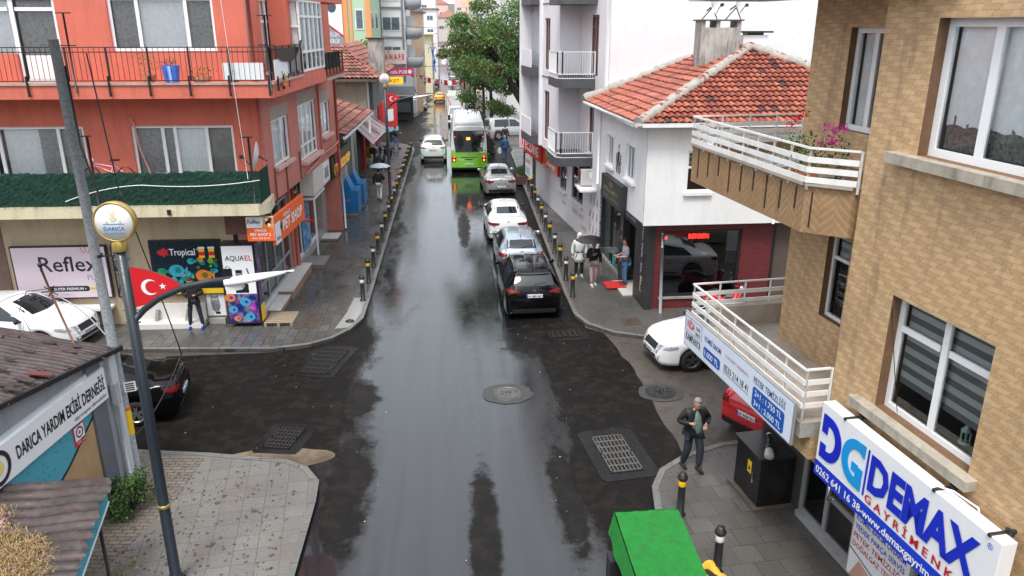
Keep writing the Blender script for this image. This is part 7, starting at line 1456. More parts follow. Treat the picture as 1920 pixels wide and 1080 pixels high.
# bus
t = thing('city_bus', 'green and white city bus seen from behind at the stop', 'bus', (.72, 55.5, RZ)); MBu = Matrix.Translation((.72, 50.35, RZ)); BL, BW = 10.5, 1.17
bw = mat('bus_white', (.74, .75, .76), .3, var=.03, coat=.6)
def ring_box(mb, prof, y0, y1, m, nose=0):
    n = len(prof); vs = [(x, y0, z) for x, z in prof]+[(x, y1, z) for x, z in prof]; mb.raw(vs, [(i, (i+1) % n, n+(i+1) % n, n+i) for i in range(n)], m, False); mb.raw(vs, [tuple(range(n))[::-1], tuple(range(n, 2*n))], m)
mb = MB(MBu); ring_box(mb, [(-BW, .32), (-BW-.02, .8), (-BW, 1.42), (BW, 1.42), (BW+.02, .8), (BW, .32)], 0, BL, pgr); mb.build('lower_body', t, bevel=.04)
mb = MB(MBu); ring_box(mb, [(-BW, 1.422), (-BW+.06, 2.5), (-BW+.16, 2.85), (-.75, 2.98), (.75, 2.98), (BW-.16, 2.85), (BW-.06, 2.5), (BW, 1.422)], .0, BL, bw); mb.build('upper_body', t, bevel=.05)
mb = MB(MBu); mb.box(-.9, .9, .6, 3.6, 2.99, 3.2, bw); mb.box(-.8, .8, 5, 7.5, 2.99, 3.18, bw); mb.build('roof_unit', t, bevel=.06)
mb = MB(MBu); mb.plate([(-.86, 1.36), (.86, 1.36), (.96, 2.0), (1.0, 2.72), (-1.0, 2.72), (-.96, 2.0)], -.03, -.005, cglass); mb.build('rear_window', t)
mb = MB(MBu); mb.box(-.2, .12, -.05, -.03, 2.1, 2.34, black); mb.text('500', -.16, 2.14, -.055, mat('led_orange', (.8, .2, .02), .5, emit=(1, .18, .03), es=5), h=.16, w=.24, bold=.03); mb.box(-.13, .09, -.052, -.0505, 2.13, 2.3, mat('led_glow', (.6, .08, .02), .5, emit=(1, .12, .04), es=1.5)); mb.build('route_display', t)
mb = MB(MBu); mb.text('335', .55, 2.55, -.05, white_p, h=.13, w=.36, bold=.02); mb.build('fleet_number', t)
for sg in (1, -1):
    mb = MB(MBu); mb.plate([(sg*.84, .75), (sg*1.1, .7), (sg*1.12, 1.1), (sg*.95, 1.18), (sg*.82, 1.0)][::sg], -.02, -.003, tail); mb.disc(sg*.97, 1.05, .08, -.03, tail_on, 12); mb.disc(sg*.97, .83, .07, -.03, mat('amber_lamp', (.9, .35, .02), .3, emit=(1, .3, .05), es=1.5), 12); mb.build('tail_light', t)
    mb = MB(MBu); mb.box(sg*.88, sg*.93, -.04, -.01, 2.3, 2.36, tail_on); mb.build('high_brake_light', t)
    m2 = MB(MBu @ Matrix.Translation((sg*(BW+.005), 0, 0))); m2.box(0, sg*.012, .5, BL-.4, 1.5, 2.45, cglass); m2.build('side_windows', t)
    for wy in (2.4, 8.0):
        wh = MB(MBu @ Matrix.Translation((sg*(BW-.14), wy, .46)) @ Matrix.Rotation(sg*PI/2, 4, 'Y')); wh.lathe([(.25, -.14), (.44, -.14), (.46, -.1), (.46, .1), (.44, .14), (.25, .14), (.2, .08), (0, .08)], rubber, n=20); wh.build('wheel', t)
mb = MB(MBu); mb.box(-.5, .5, -.012, -.003, .98, 1.02, blackpl); mb.box(-.26, .26, -.03, -.005, .5, .62, platem); mb.text('41 BB 335', -.22, .53, -.034, black_p, h=.06, w=.42, bold=.02); mb.box(-.25, .25, -.02, -.005, .85, .9, blackpl); mb.disc(0, 1.18, .07, -.01, rimm, 12); mb.text('Kocaeli', -.75, .82, -.01, white_p, h=.1, w=.4); mb.box(-1.1, -.7, -.008, -.003, .4, .405, blackpl); mb.box(-.72, -.715, -.008, -.003, .4, 1.3, blackpl); mb.box(.715, .72, -.008, -.003, .4, 1.3, blackpl); mb.build('number_plate', t)
mb = MB(MBu); mb.box(-BW+.1, BW-.1, .1, BL, .2, .33, blackpl); mb.build('underbody', t); mb = MB(MBu); mb.box(-BW-.25, -BW-.05, BL-.2, BL-.1, 2.2, 2.6, blackpl); mb.box(BW+.05, BW+.25, BL-.2, BL-.1, 2.2, 2.6, blackpl); mb.build('mirror', t)
# truck with pale tilt, facing the camera
t = thing('tilt_truck', 'white pickup truck with tall pale tarpaulin body coming towards the camera', 'truck', (-.1, 86, G(84))); MT = Matrix.Translation((-.1, 82.4, G(84)+RZ)); mb = MB(MT)
ring_box(mb, [(-.85, .45), (-.9, .9), (-.86, 1.15), (.86, 1.15), (.9, .9), (.85, .45)], 0, 2.2, pw); mb.build('lower_cab', t, bevel=.08)
mb = MB(MT); vs = [(-.84, .9, 1.15), (.84, .9, 1.15), (.7, 1.5, 1.95), (-.7, 1.5, 1.95), (-.84, 2.2, 1.15), (.84, 2.2, 1.15), (.7, 2.2, 1.98), (-.7, 2.2, 1.98)]; mb.raw(vs, [(0, 1, 2, 3), (4, 7, 6, 5), (0, 3, 7, 4), (1, 5, 6, 2), (3, 2, 6, 7)], pw); mb.build('cab', t, bevel=.05)
mb = MB(MT); mb.raw([(-.76, .93, 1.2), (.76, .93, 1.2), (.64, 1.44, 1.88), (-.64, 1.44, 1.88)], [(0, 1, 2, 3)], mat('bright_glass', (.1, .13, .15), .05, var=0, spec=.8)); mb.build('windscreen', t); mb = MB(MT)
for v in mb.v: pass
mb.box(-.95, .95, 2.3, 5.4, .8, 3.0, mat('pale_tarpaulin', (.5, .5, .47), .7, var=.1)); mb.face([(-.95, 2.3, 3.0), (.95, 2.3, 3.0), (.8, 2.5, 3.3), (-.8, 2.5, 3.3)], mat('pale_tarpaulin')); mb.face([(-.8, 2.5, 3.3), (.8, 2.5, 3.3), (.8, 5.4, 3.3), (-.8, 5.4, 3.3)], mat('pale_tarpaulin')); mb.build('tarpaulin', t); mb = MB(MT); mb.beam((-.9, 2.27, 2.95), (-.5, 2.27, 1.9), .05, red_p); mb.beam((.9, 2.27, 2.95), (.5, 2.27, 1.9), .05, red_p); mb.box(-1.0, -.96, 2.3, 5.4, 1.0, 2.2, mat('rust_side', (.25, .1, .06), .8)); mb.build('tarpaulin_edge', t)
mb = MB(MT); mb.box(-.5, .5, -.02, -.0, .65, .85, blackpl); mb.box(-.25, .25, -.03, -.02, .5, .6, platem); mb.build('grille', t)
for sg in (1, -1):
    mb = MB(MT); mb.box(sg*.6, sg*.84, -.02, 0, .8, .98, lampc); mb.build('headlight', t)
    for wy in (.6, 4.2): wh = MB(MT @ Matrix.Translation((sg*.75, wy, .34)) @ Matrix.Rotation(PI/2, 4, 'Y')); wh.lathe([(0, -.1), (.34, -.1), (.34, .1), (0, .1)], rubber, n=16, smooth=False); wh.build('wheel', t)
# motorbikes
def moto(name, label, x, y, yaw, col, scale=1, box=False):
    t = thing(name, label, 'motorbike', (x, y, 0)); M = Matrix.Translation((x, y, 0)) @ Matrix.Rotation(PI/2-rad(yaw), 4, 'Z') @ Matrix.Scale(scale, 4)
    for X, nm in ((-.62, 'wheel'), (.65, 'wheel')): mb = MB(M @ Matrix.Translation((X, 0, .28)) @ Matrix.Rotation(PI/2, 4, 'X')); mb.lathe([(.16, -.05), (.27, -.05), (.28, 0), (.27, .05), (.16, .05), (.02, .03), (0, .03)], rubber, n=18); mb.build(nm, t)
    mb = MB(M); mb.tube([(-.75, 0, .62), (-.45, 0, .68), (-.1, 0, .5), (.05, 0, .32), (.35, 0, .35), (.45, 0, .75), (.42, 0, .95)], [.08, .16, .15, .12, .13, .14, .09], col, 10); mb.build('body', t)
    mb = MB(M); mb.tube([(-.7, 0, .78), (-.35, 0, .82), (0, 0, .72)], [.09, .13, .08], black, 8); mb.build('seat', t)
    mb = MB(M); mb.tube([(.65, 0, .28), (.45, 0, .95)], .03, steel); mb.tube([(.3, .33, 1.05), (.42, .12, 1.0), (.42, -.12, 1.0), (.3, -.33, 1.05)], .018, black); mb.build('handlebar', t)
    mb = MB(M); mb.ball((.53, 0, .86), .1, lampc, 8); mb.build('headlight', t); mb = MB(M); mb.ball((-.8, 0, .66), .06, tail, 6); mb.build('tail_light', t)
    for sg in (1, -1): mb = MB(M); mb.tube([(.35, sg*.3, 1.05), (.35, sg*.38, 1.25)], .01, black, 5); mb.ball((.35, sg*.38, 1.27), .06, black, 6, (.4, 1, .7)); mb.build('mirror', t)
    if box: mb = MB(M); mb.box(-1.0, -.6, -.2, .2, .8, 1.15, col); mb.build('top_box', t, bevel=.04)
    return t
moto('scooter', 'red scooter parked against the brick shop front behind the balcony railing', 8.6, 23.3, 80, pred, 1.05); moto('motorbike', 'black and white motorbike parked by the dark red awning', -5.35, 53.2, 15, pdk, 1.15, True); moto('motorbike', 'second dark motorbike standing behind the first by the awning', -5.15, 55.6, 20, pbk, 1.15)
# ================================================================= STREET FURNITURE
lampm = mat('lamp_post_paint', (.02, .028, .038), .35, var=.15); goldm = mat('gold_ring', (.42, .3, .08), .35, metal=.5, var=.15)
def street_lamp(label, x, y, near=True):
    t = thing('street_lamp', label, 'street lamp', (x, y, 0), 'anthracite street lamps with round clock heads and flag panels'); M = F(x, y); n = 20 if near else 10
    mb = MB(M); mb.lathe([(.13, 0), (.13, .12), (.09, .16), (.085, 2.9), (.078, 5.95), (0, 5.95)], lampm, n=n); mb.lathe([(.17, 0), (.17, .03)], lampm, n=n)
    for z in (4.8, 5.0, 5.6, 5.8): mb.tube([(-.12, 0, z), (.12, 0, z)], .012, steel, 5)
    mb.build('pole', t)
    mb = MB(M); mb.lathe([(.086, 1.5), (.1, 1.51), (.1, 1.56), (.086, 1.57)], goldm, n=n); mb.lathe([(.1, 5.93), (.11, 5.96), (.1, 6.06), (.08, 6.1)], goldm, n=n); mb.build('gold_collar', t)
    mb = MB(M); Rx = Matrix.Rotation(PI/2, 4, 'X'); mb.lathe([(.2, -.08), (.29, -.07), (.3, .0), (.3, .07), (.285, .085), (.27, .07)], goldm, (0, 0, 6.38), 28, Rx); h = mb.build('clock_head', t)
    mb = MB(M); mb.lathe([(.27, .0), (.265, .075), (0, .082)], mat('white_opal_face', (.8, .8, .78), .4, var=0), (0, 0, 6.38), 28, Rx)  # plain white opal face without emission
    mb.build('face', h); mb = MB(M); y_ = -.087
    lb = mat('logo_blue', (.02, .22, .55), .5, var=0); mb.text('DARICA', 0, 6.26, y_, lb, h=.06, w=.3, align='C', bold=.02); mb.text('BELEDİYESİ', 0, 6.2, y_, lb, h=.028, w=.28, align='C'); pg = mat('pale_gold', (.75, .65, .4), .5, var=0)
    mb.plate([(-.06, 6.45), (-.02, 6.45), (-.05, 6.6), (-.0, 6.5), (.05, 6.6), (.02, 6.45), (.06, 6.45), (.03, 6.4), (-.03, 6.4)], y_, None, pg); mb.box(-.11, -.08, y_, y_+.001, 6.38, 6.41, pg); mb.box(.08, .11, y_, y_+.001, 6.38, 6.41, pg); mb.beam((-.15, y_, 6.36), (.15, y_, 6.36), .006, lb); mb.build('emblem', h)
    arm = [(.06, 0, 4.86), (.2, 0, 5.0), (.45, 0, 5.18), (.8, 0, 5.33), (1.2, 0, 5.42), (1.55, 0, 5.45)]
    mb = MB(M); mb.tube(arm, .05 if near else .055, lampm, 10); mb.build('arm', t)
    fl = mat('flag_red', (.6, .012, .02), .45, var=.04); mb = MB(M); P = [(.09, 5.04), (.3, 5.1), (.55, 5.26), (.8, 5.38), (.72, 5.46), (.5, 5.57), (.3, 5.64), (.09, 5.68)]; mb.plate(P, -.012, .012, fl, lampm); f_ = mb.build('flag_panel', t)
    mb = MB(M); cx, cz = .34, 5.36
    co = [(cx+.125*math.cos(rad(a)), cz+.125*math.sin(rad(a))) for a in range(42, 319, 12)]+[(cx+.035+.1*math.cos(rad(a)), cz+.1*math.sin(rad(a))) for a in range(306, 53, -12)]
    k = len(co)//2
    for i in range(k-1): mb.face([(co[i][0], -.016, co[i][1]), (co[i+1][0], -.016, co[i+1][1]), (co[-2-i][0], -.016, co[-2-i][1]), (co[-1-i][0], -.016, co[-1-i][1])], white_p)
    sx_, sz_ = .53, 5.37; st = []
    for i in range(10): r = .055 if i % 2 == 0 else .022; a = rad(90+36*i); st.append((sx_+r*math.cos(a), -.016, sz_+r*math.sin(a)))
    mb.face(st, white_p); mb.build('crescent_and_star', f_)
    mb = MB(M @ Matrix.Translation((1.45, 0, 5.4)) @ Matrix.Rotation(-.16, 4, 'Y')); wl = mat('luminaire_white', (.72, .74, .74), .4); vs = []
    for i in range(13):
        u = i/12; w_ = .15*(math.sin(PI*min(1, u*1.05+.12))**.6 if u < .97 else .25); X = 1.05*u; hh = .075*(1-u*.75)
        for k in range(8): a = 2*PI*k/8; vs.append((X, w_*math.cos(a), .0+hh*math.sin(a)))
    mb.raw(vs, [(i*8+k, i*8+(k+1) % 8, (i+1)*8+(k+1) % 8, (i+1)*8+k) for i in range(12) for k in range(8)]+[tuple(range(8)), tuple(range(96, 104))], wl, True); mb.box(.0, .25, -.07, .07, -.13, -.05, wl); mb.build('luminaire', t)
    return t
street_lamp('near anthracite street lamp on the left pavement with a municipal clock face and red flag', -5.0, 11.36); street_lamp('far anthracite street lamp by the bollards beyond the man with the umbrella', -3.75, 42.3, False)
t = thing('utility_pole', 'leaning galvanised utility pole beside the shack', 'pole', (-7.0, 14.85, 0)); mb = MB(); gal = mat('mottled_galvanised', (.27, .29, .31), .5, metal=.0, var=.5, vs=22); mb.tube([(-6.98, 14.85, -.05), (-7.0, 14.83, 4.4), (-7.05, 14.8, 8.85)], [.1, .095, .085], gal, 16); mb.build('shaft', t)
mb = MB(); mb.tube([(-6.98, 14.85, 1.0), (-6.98, 14.85, 1.55)], .103, yellow_p, 16, False); mb.tube([(-6.98, 14.85, 1.55), (-6.98, 14.85, 1.62)], .103, orange_p, 16, False); mb.build('yellow_paint', t); mb = MB(); mb.tube([(-6.99, 14.85, 4.84), (-6.99, 14.85, 4.9)], .105, black, 16, False); mb.beam((-6.9, 14.8, 4.87), (-6.35, 14.6, 4.95), .03, black); mb.tube([(-6.9, 14.74, 8.4), (-6.86, 14.7, 7.0), (-6.6, 14.7, 5.6), (-6.62, 14.7, 4.9)], .02, black, 6); mb.build('clamp', t)
mb = MB(F(-6.87, 14.72, 0, 20)); mb.box(0, .22, 0, .005, 2.0, 2.22, white_p)
for k in range(4): mb.box(.03, .19, -.004, -.002, 2.03+.045*k, 2.055+.045*k, black_p)
mb.build('paper_notice', t)
def cable(label, pts, r=.012, m=None):
    P = []; 
    for a, b, sag in pts:
        a, b = Vector(a), Vector(b); n = 14
        P += [tuple(a.lerp(b, i/n)-Vector((0, 0, sag*4*(i/n)*(1-i/n)))) for i in range(n+1)]
    mb = MB(); mb.tube(P, r, m or black, 5); o = mb.build('cable', origin=P[0]); tag(o, label, 'cable')
cable('thin pale cable sagging from the far left to the shack corner', [((-11.5, 15.5, 3.75), (-9.0, 14.8, 3.95), .15), ((-9.0, 14.8, 3.95), (-8.0, 14.6, 4.2), -.1), ((-8.0, 14.6, 4.2), (-7.0, 14.8, 3.1), -.25)], .012, wtrim)
cable('black cable running down beside the utility pole to the pavement', [((-6.7, 15.2, 8.6), (-6.7, 15.6, 6.0), .0), ((-6.7, 15.6, 6.0), (-6.2, 16.2, 2.2), -.1), ((-6.2, 16.2, 2.2), (-7.0, 15.0, .8), .2)], .014)
cable('white cable looping along the green netting of the balcony', [((-11.2, 22.5, 4.3), (-9.0, 22.5, 4.75), -.1), ((-9.0, 22.5, 4.75), (-5.7, 22.5, 4.85), .1)], .012, white_p)
cable('thin white wire hanging down past the red balcony corner', [((-6.2, 22.3, 10.5), (-6.0, 22.4, 4.9), .0)], .006, white_p)
cable('white cord stretched from the chimney dishes to the tan building', [((9.9, 28.2, 9.5), (11.8, 24.0, 8.2), .1)], .012, white_p)
cable('thin dark wire draped down the tan wall to the lower window', [((6.0, 9.9, 9.0), (5.85, 10.0, 6.0), 0), ((5.85, 10.0, 6.0), (5.9, 9.6, 5.5), .0), ((5.9, 9.6, 5.5), (6.0, 9.2, 4.0), .05)], .006)
cable('thin cable crossing the street beyond the bus from the flag board corner', [((-6.0, 62, 6.2), (6.8, 58, 7.2), .5)], .018)
cable('second thin cable crossing the far street above the bunting', [((-7.6, 92, 9.2), (6.2, 84, 9.6), .7)], .02)
cable('cable running along the street fronts from the old house to the far lamp', [((-4.9, 46, 5.9), (-5.4, 60, 4.6), .3)], .02)
t = thing('roof_antenna', 'thin rusty antenna mast with tangled wires on the shack roof', 'antenna', (-7.75, 14.6, 3.2)); mb = MB(); mb.tube([(-7.6, 14.6, 3.1), (-7.85, 14.6, 4.2), (-7.95, 14.6, 4.75)], .022, mat('rusty_bracket')); mb.ball((-7.95, 14.6, 4.78), .05, black, 6); mb.build('mast', t); mb = MB()
for k in range(6): a = k*1.1; mb.tube([(-7.85, 14.6, 4.25), (-7.85+.18*math.cos(a), 14.6, 4.25+.12*math.sin(a))], .012, black, 4)
mb.tube([(-7.9, 14.6, 4.3), (-8.3, 14.6, 4.25), (-8.45, 14.5, 3.9), (-8.3, 14.5, 3.4)], .008, black, 4); mb.build('wires', t)
# bollards
def bollard(label, x, y, band, src=None):
    if src: return dup(src, (x, y, 0), None, label)
    t = thing('bollard', label, 'bollard', (x, y, 0), 'black kerb bollards with a coloured ring'); mb = MB(F(x, y)); mb.lathe([(.11, 0), (.11, .03), (.075, .05), (.07, .66), (.072, .8)], black, n=14); mb.build('post', t)
    mb = MB(F(x, y)); mb.lathe([(.074, .66), (.078, .67), (.078, .77), (.074, .78)], band, n=14); mb.build('reflective_ring', t); mb = MB(F(x, y)); mb.lathe([(.07, .79), (.1, .82), (.1, .86), (.075, .88), (.07, .93), (.03, .95), (0, .95)], black, n=14); mb.build('cap', t); return t
yb = mat('yellow_band', (.85, .5, .01), .4, var=.05); wb = mat('white_band', (.75, .75, .73), .4, var=.05)
B1 = bollard('nearest yellow ringed bollard on the right beside the green cover', 4.18, 12.65, yb); B2 = bollard('white ringed bollard behind the yellow plastic at the bottom edge', 4.36, 10.95, wb)
od = ['first', 'second', 'third', 'fourth', 'fifth', 'sixth', 'seventh', 'eighth', 'ninth', 'tenth', 'eleventh', 'twelfth', 'thirteenth', 'fourteenth', 'fifteenth', 'sixteenth', 'seventeenth', 'eighteenth', 'nineteenth']
for i in range(18): bollard('%s bollard of the left pavement row counted from the camera, %s ringed' % (od[i], 'white' if i % 2 == 0 else 'yellow'), -3.4-.004*i, 25.6+1.94*i, None, B2 if i % 2 == 0 else B1)
for i in range(13): bollard('%s bollard of the right pavement row counted from the camera, %s ringed' % (od[i], 'yellow' if i % 2 == 0 else 'white'), 3.92+.012*i, 25.5+1.83*i, None, B1 if i % 2 == 0 else B2)
mb = MB(F(-3.6, 23.6)); mb.lathe([(.13, 0), (.14, .03), (.08, .05), (.06, .07), (0, .07)], black, n=16); tag(mb.build('bollard_stump', origin=(-3.6, 23.6, 0)), 'flat black stump of a broken bollard at the left corner', 'bollard stump')
mb = MB(); mb.face([(-4.0, 23.0, .005), (-3.5, 23.1, .005), (-3.3, 24.6, .005), (-3.3, 25.9, .005), (-3.75, 25.9, .005), (-3.8, 24.5, .005)], mat('pale_wet_patch', (.27, .27, .26), .2, var=.1, vs=5)); structure(mb.build('pavement'))  # wet patch on the paving, its pale sheen put into the colour
# dumpsters
blu = mat('dumpster_blue', (.01, .17, .45), .4, var=.15, vs=3, dirt=((.03, .06, .1), .6))
for lab, y0 in (('nearer blue dumpster with a pink scrawl and raised lid on the left pavement', 38.4), ('farther blue dumpster behind the first on the left pavement', 40.2)):
    x0 = -6.32+.1*(y0 > 39); t = thing('dumpster', lab, 'dumpster', (x0+.6, y0+.7, 0), 'blue steel dumpsters on the left pavement'); mb = MB(); mb.box(x0, x0+1.3, y0, y0+1.45, .12, 1.25, blu); mb.build('container', t, bevel=.02); mb = MB(); mb.box(x0+.05, x0+1.25, y0+.05, y0+1.4, 0, .12, concrete); mb.build('plinth', t)
    mb = MB(); a = (x0+.25, y0+.1, 1.26); mb.raw([(x0+.25, y0+.15, 1.255), (x0+1.0, y0+.15, 1.255), (x0+.75, y0+.15, 1.85), (x0+.25, y0+1.2, 1.255), (x0+1.0, y0+1.2, 1.255), (x0+.75, y0+1.2, 1.85)], [(0, 1, 2), (5, 4, 3), (0, 2, 5, 3), (1, 4, 5, 2)], blu); mb.build('lid', t)
    if y0 < 39: mb = MB(F(x0, y0)); mb.text('Ceyda', .42, .72, -.006, mat('pink_spray', (.6, .12, .35), .6), h=.14, w=.5, shear=.2); mb.text('ÇÖP', .2, 1.05, -.006, black_p, h=.06, w=.4); mb.build('scrawl', t)
# transformer box and lamp on it
t = thing('electrical_cabinet', 'big black electrical cabinet with a yellow warning plate under the lower balcony', 'cabinet', tuple(FT @ Vector((-.9, -.35, 0)))); cbm = mat('cabinet_black', (.012, .012, .013), .3, var=.3, vs=6)
mb = MB(FT); mb.box(-1.45, -.47, -.74, .0, .07, 1.12, cbm); mb.build('body', t, bevel=.01); mb = MB(FT); mb.box(-1.5, -.43, -.79, .0, 1.12, 1.17, mat('cabinet_top', (.035, .035, .036), .3, var=.4, vs=8)); mb.build('top', t, bevel=.008)
mb = MB(FT); mb.box(-1.55, -.38, -.84, .0, 0, .07, mat('dirty_plinth', (.1, .08, .065), .6, var=.3)); mb.build('plinth', t); mb = MB(FT); mb.box(-.95, -.8, -.748, -.741, .62, .88, yellow_p); mb.plate([(-.92, .68), (-.83, .68), (-.875, .8)], -.75, None, black_p); mb.build('warning_plate', t); mb = MB(FT); mb.box(-1.0, -.995, -.745, -.741, .15, 1.18, black); mb.tube([(-.7, -.76, .5), (-.7, -.77, .7)], .012, steel); mb.build('door', t)
t = thing('floodlight', 'cylindrical black floodlight with a clear glass end lying on the black cabinet', 'lamp', tuple(FT @ Vector((-.7, -.5, 1.3)))); mb = MB(FT); mb.tube([(-1.05, -.3, 1.34), (-.65, -.5, 1.28)], .05, black, 12); mb.lathe([(.0, 0), (.1, .02), (.1, .1), (.07, .12)], black, (-.66, -.5, 1.28), 14, Vector((.4, -.2, -.06)).to_track_quat('Z', 'Y').to_matrix().to_4x4()); mb.build('housing', t)
mb = MB(FT); mb.lathe([(.08, .1), (.095, .28), (.06, .31), (0, .31)], mat('cloudy_glass', (.5, .5, .46), .15, var=.2), (-.66, -.5, 1.28), 14, Vector((.4, -.2, -.06)).to_track_quat('Z', 'Y').to_matrix().to_4x4()); mb.lathe([(.052, 0), (.06, .05)], white_p, (-1.02, -.31, 1.34), 12, Vector((.4, -.2, -.06)).to_track_quat('Z', 'Y').to_matrix().to_4x4()); mb.build('lens', t)
mb = MB(FT); mb.tube([(-1.0, -.3, 1.17), (-1.0, -.3, 1.34)], .02, black); mb.tube([(-.72, -.47, 1.17), (-.72, -.47, 1.27)], .02, black); mb.build('bracket', t)
# green turf covered stand
t = thing('covered_stand', 'street stand covered with bright green artificial turf at the bottom edge', 'stand', (3.2, 10.4, 0)); turf = NT('green_turf'); nn = turf.noise(260, 2); n2 = turf.noise(7, 6, None, .7); turf.set(turf.mix(turf.ramp(n2, 0, .9, .42, .66), turf.mix(turf.ramp(nn, 0, 1, .4, .6), (.0, .12, .01), (.015, .35, .04)), turf.mix(turf.ramp(nn, 0, 1, .42, .6), (.004, .07, .008), (.02, .24, .04))), .7); turf.bump(nn, .8, .01); turf = turf.m
mb = MB(); Q = [(2.62, 11.45, .96), (3.76, 11.52, .94), (3.72, 8.6, .94), (2.62, 8.6, .96)]; NX, NY = 12, 26; vs = []
for i in range(NX+1):
    for k in range(NY+1):
        p = Vector(Q[0]).lerp(Vector(Q[1]), i/NX).lerp(Vector(Q[3]).lerp(Vector(Q[2]), i/NX), k/NY); vs.append((p.x, p.y, p.z-.05*math.sin(PI*i/NX)*math.sin(PI*min(1, k/NY*1.2))+.008*math.sin(i*2+k)))
mb.raw(vs, [(i*(NY+1)+k, (i+1)*(NY+1)+k, (i+1)*(NY+1)+k+1, i*(NY+1)+k+1) for i in range(NX) for k in range(NY)], turf, True)
vs = [(2.62-.02-.09*k/6+.02*math.sin(j*.9)*k/6, 11.45-2.85*j/24, .96-.42*k/6) for j in range(25) for k in range(7)]; mb.raw(vs, [(j*7+k, (j+1)*7+k, (j+1)*7+k+1, j*7+k+1) for j in range(24) for k in range(6)], turf, True)
vs = [(2.6+1.16*j/12, 11.47+.03+.05*k/4, .955-.14*k/4-(.45*k/4 if j < 1 else 0)) for j in range(13) for k in range(5)]; mb.raw(vs, [(j*5+k, (j+1)*5+k, (j+1)*5+k+1, j*5+k+1) for j in range(12) for k in range(4)], turf, True); mb.build('turf_cover', t)
mb = MB(); 
for x, y in ((2.66, 11.4), (3.7, 11.4), (2.66, 8.8), (3.7, 8.8)): mb.box(x-.03, x+.03, y-.03, y+.03, RZ, .92, black)
mb.box(2.66, 3.7, 8.8, 11.4, .3, .34, black); mb.box(2.66, 3.7, 8.65, 11.35, .8, .84, black); mb.build('frame', t)
mb = MB(); mb.box(2.45, 2.7, 10.9, 11.2, RZ, .35, black); mb.build('crate', t)
mb = MB(); vs = []; rr = random.Random(3)
for j in range(9):
    for k in range(9): vs.append((3.78+.07*j+.02*math.sin(k), 10.05+.07*k, .5+.14*math.sin(j*.9+k*.5)+rr.uniform(0, .06)-.03*j))
mb.raw(vs, [(j*9+k, (j+1)*9+k, (j+1)*9+k+1, j*9+k+1) for j in range(8) for k in range(8)], mat('yellow_plastic_sheet', (.75, .4, .03), .35, var=.2, vs=6), True); mb.box(3.9, 4.2, 10.1, 10.5, 0, .45, black); tag(mb.build('plastic_sheet', origin=(4.0, 10.3, 0)), 'crumpled yellow plastic sheet between the green stand and the white ringed bollard', 'sheet')
# post in front of the brick shop, drying rack
mb = MB(); mb.tube([(6.6, 23.7, 0), (6.5, 23.6, 2.3)], .05, gal, 12); mb.tube([(6.5, 23.6, 2.3), (6.47, 23.57, 2.75)], .03, gal, 8); tag(mb.build('metal_post', origin=(6.6, 23.7, 0)), 'grey metal post standing before the red LED shop window', 'post')
t = thing('drying_rack', 'wire drying rack with towels by the barber shop doorway', 'drying rack', (5.65, 28.0, 0)); mb = MB()
for x in (5.35, 5.95):
    mb.tube([(x, 27.7, 0), (x, 28.4, .95)], .012, steel, 5); mb.tube([(x, 28.4, 0), (x, 27.7, .95)], .012, steel, 5)
for y in (27.7, 27.85, 28.0, 28.15, 28.3, 28.4): mb.tube([(5.3, y, .95), (6.0, y, .95)], .008, steel, 5)
for x in (5.3, 6.0): mb.tube([(x, 27.65, .95), (x, 28.45, .95)], .012, steel, 5)
mb.build('rack', t)
for nm, lab, x0, x1, yy, c in (('towel', 'teal towel hanging on the drying rack', 5.74, 5.86, 27.68, (.02, .35, .33)), ('towel', 'dark red towel hanging on the drying rack', 5.88, 6.02, 27.72, (.15, .01, .03))):
    mb = MB(); vs = [(x0+(x1-x0)*i/4, yy+.015*math.sin(i*2)+.005*k, .97-.1*k) for i in range(5) for k in range(6)]; mb.raw(vs, [(i*6+k, (i+1)*6+k, (i+1)*6+k+1, i*6+k+1) for i in range(4) for k in range(5)], mat('towel_%d' % int(x0*100), c, .9), True); tag(mb.build(nm, origin=(x0, yy, .97)), lab, 'towel')
for i, (x, y, s_) in enumerate(((-3.0, 13.9, .02), (-.6, 15.6, .015), (.2, 12.2, .012), (3.0, 18.9, .02), (2.6, 20.5, .018), (-5.2, 17.6, .025), (-6.6, 19.3, .03), (-7.4, 17.2, .025), (1.9, 21.2, .02))):
    pass
mb = MB(); rr = random.Random(21)
for k in range(70):
    x, y = (rr.uniform(-9, -2.5), rr.uniform(15.8, 22)) if k % 3 == 0 else (rr.uniform(1.2, 4.6), rr.uniform(13, 24)) if k % 3 == 1 else (rr.uniform(-3, 3.5), rr.uniform(11, 30)); s_ = rr.uniform(.006, .02); a = rr.uniform(0, 3)
    mb.face([(x+s_*math.cos(a+b)*(1.6 if b < 1 else .8), y+s_*math.sin(a+b), RZ+.012+rr.uniform(0, .01)) for b in (0, 1.6, 3.1, 4.5)], white_p if rr.random() < .15 else concrete)
tag(mb.build('litter_bits'), None, None, None, 'stuff')
mb = MB()
for k in range(520):
    x, y = rr.uniform(-6.6, -3.4), rr.uniform(9.5, 15.1)
    if y > 14.3 and x > -3.9: continue
    if x < -5.8 and y < 12: continue
    s_ = rr.uniform(.008, .04)*(2 if rr.random() < .06 else 1); n = rr.randint(4, 7); mb.face([(x+s_*math.cos(2*PI*i/n)*rr.uniform(.5, 1.3), y+s_*math.sin(2*PI*i/n)*rr.uniform(.5, 1.3), .0075) for i in range(n)], mat('dark_spots', (.07, .063, .056), .5) if rr.random() < .8 else mat('brown_spots', (.12, .06, .04), .5))
tag(mb.build('pavement_stains'), None, None, None, 'stuff')
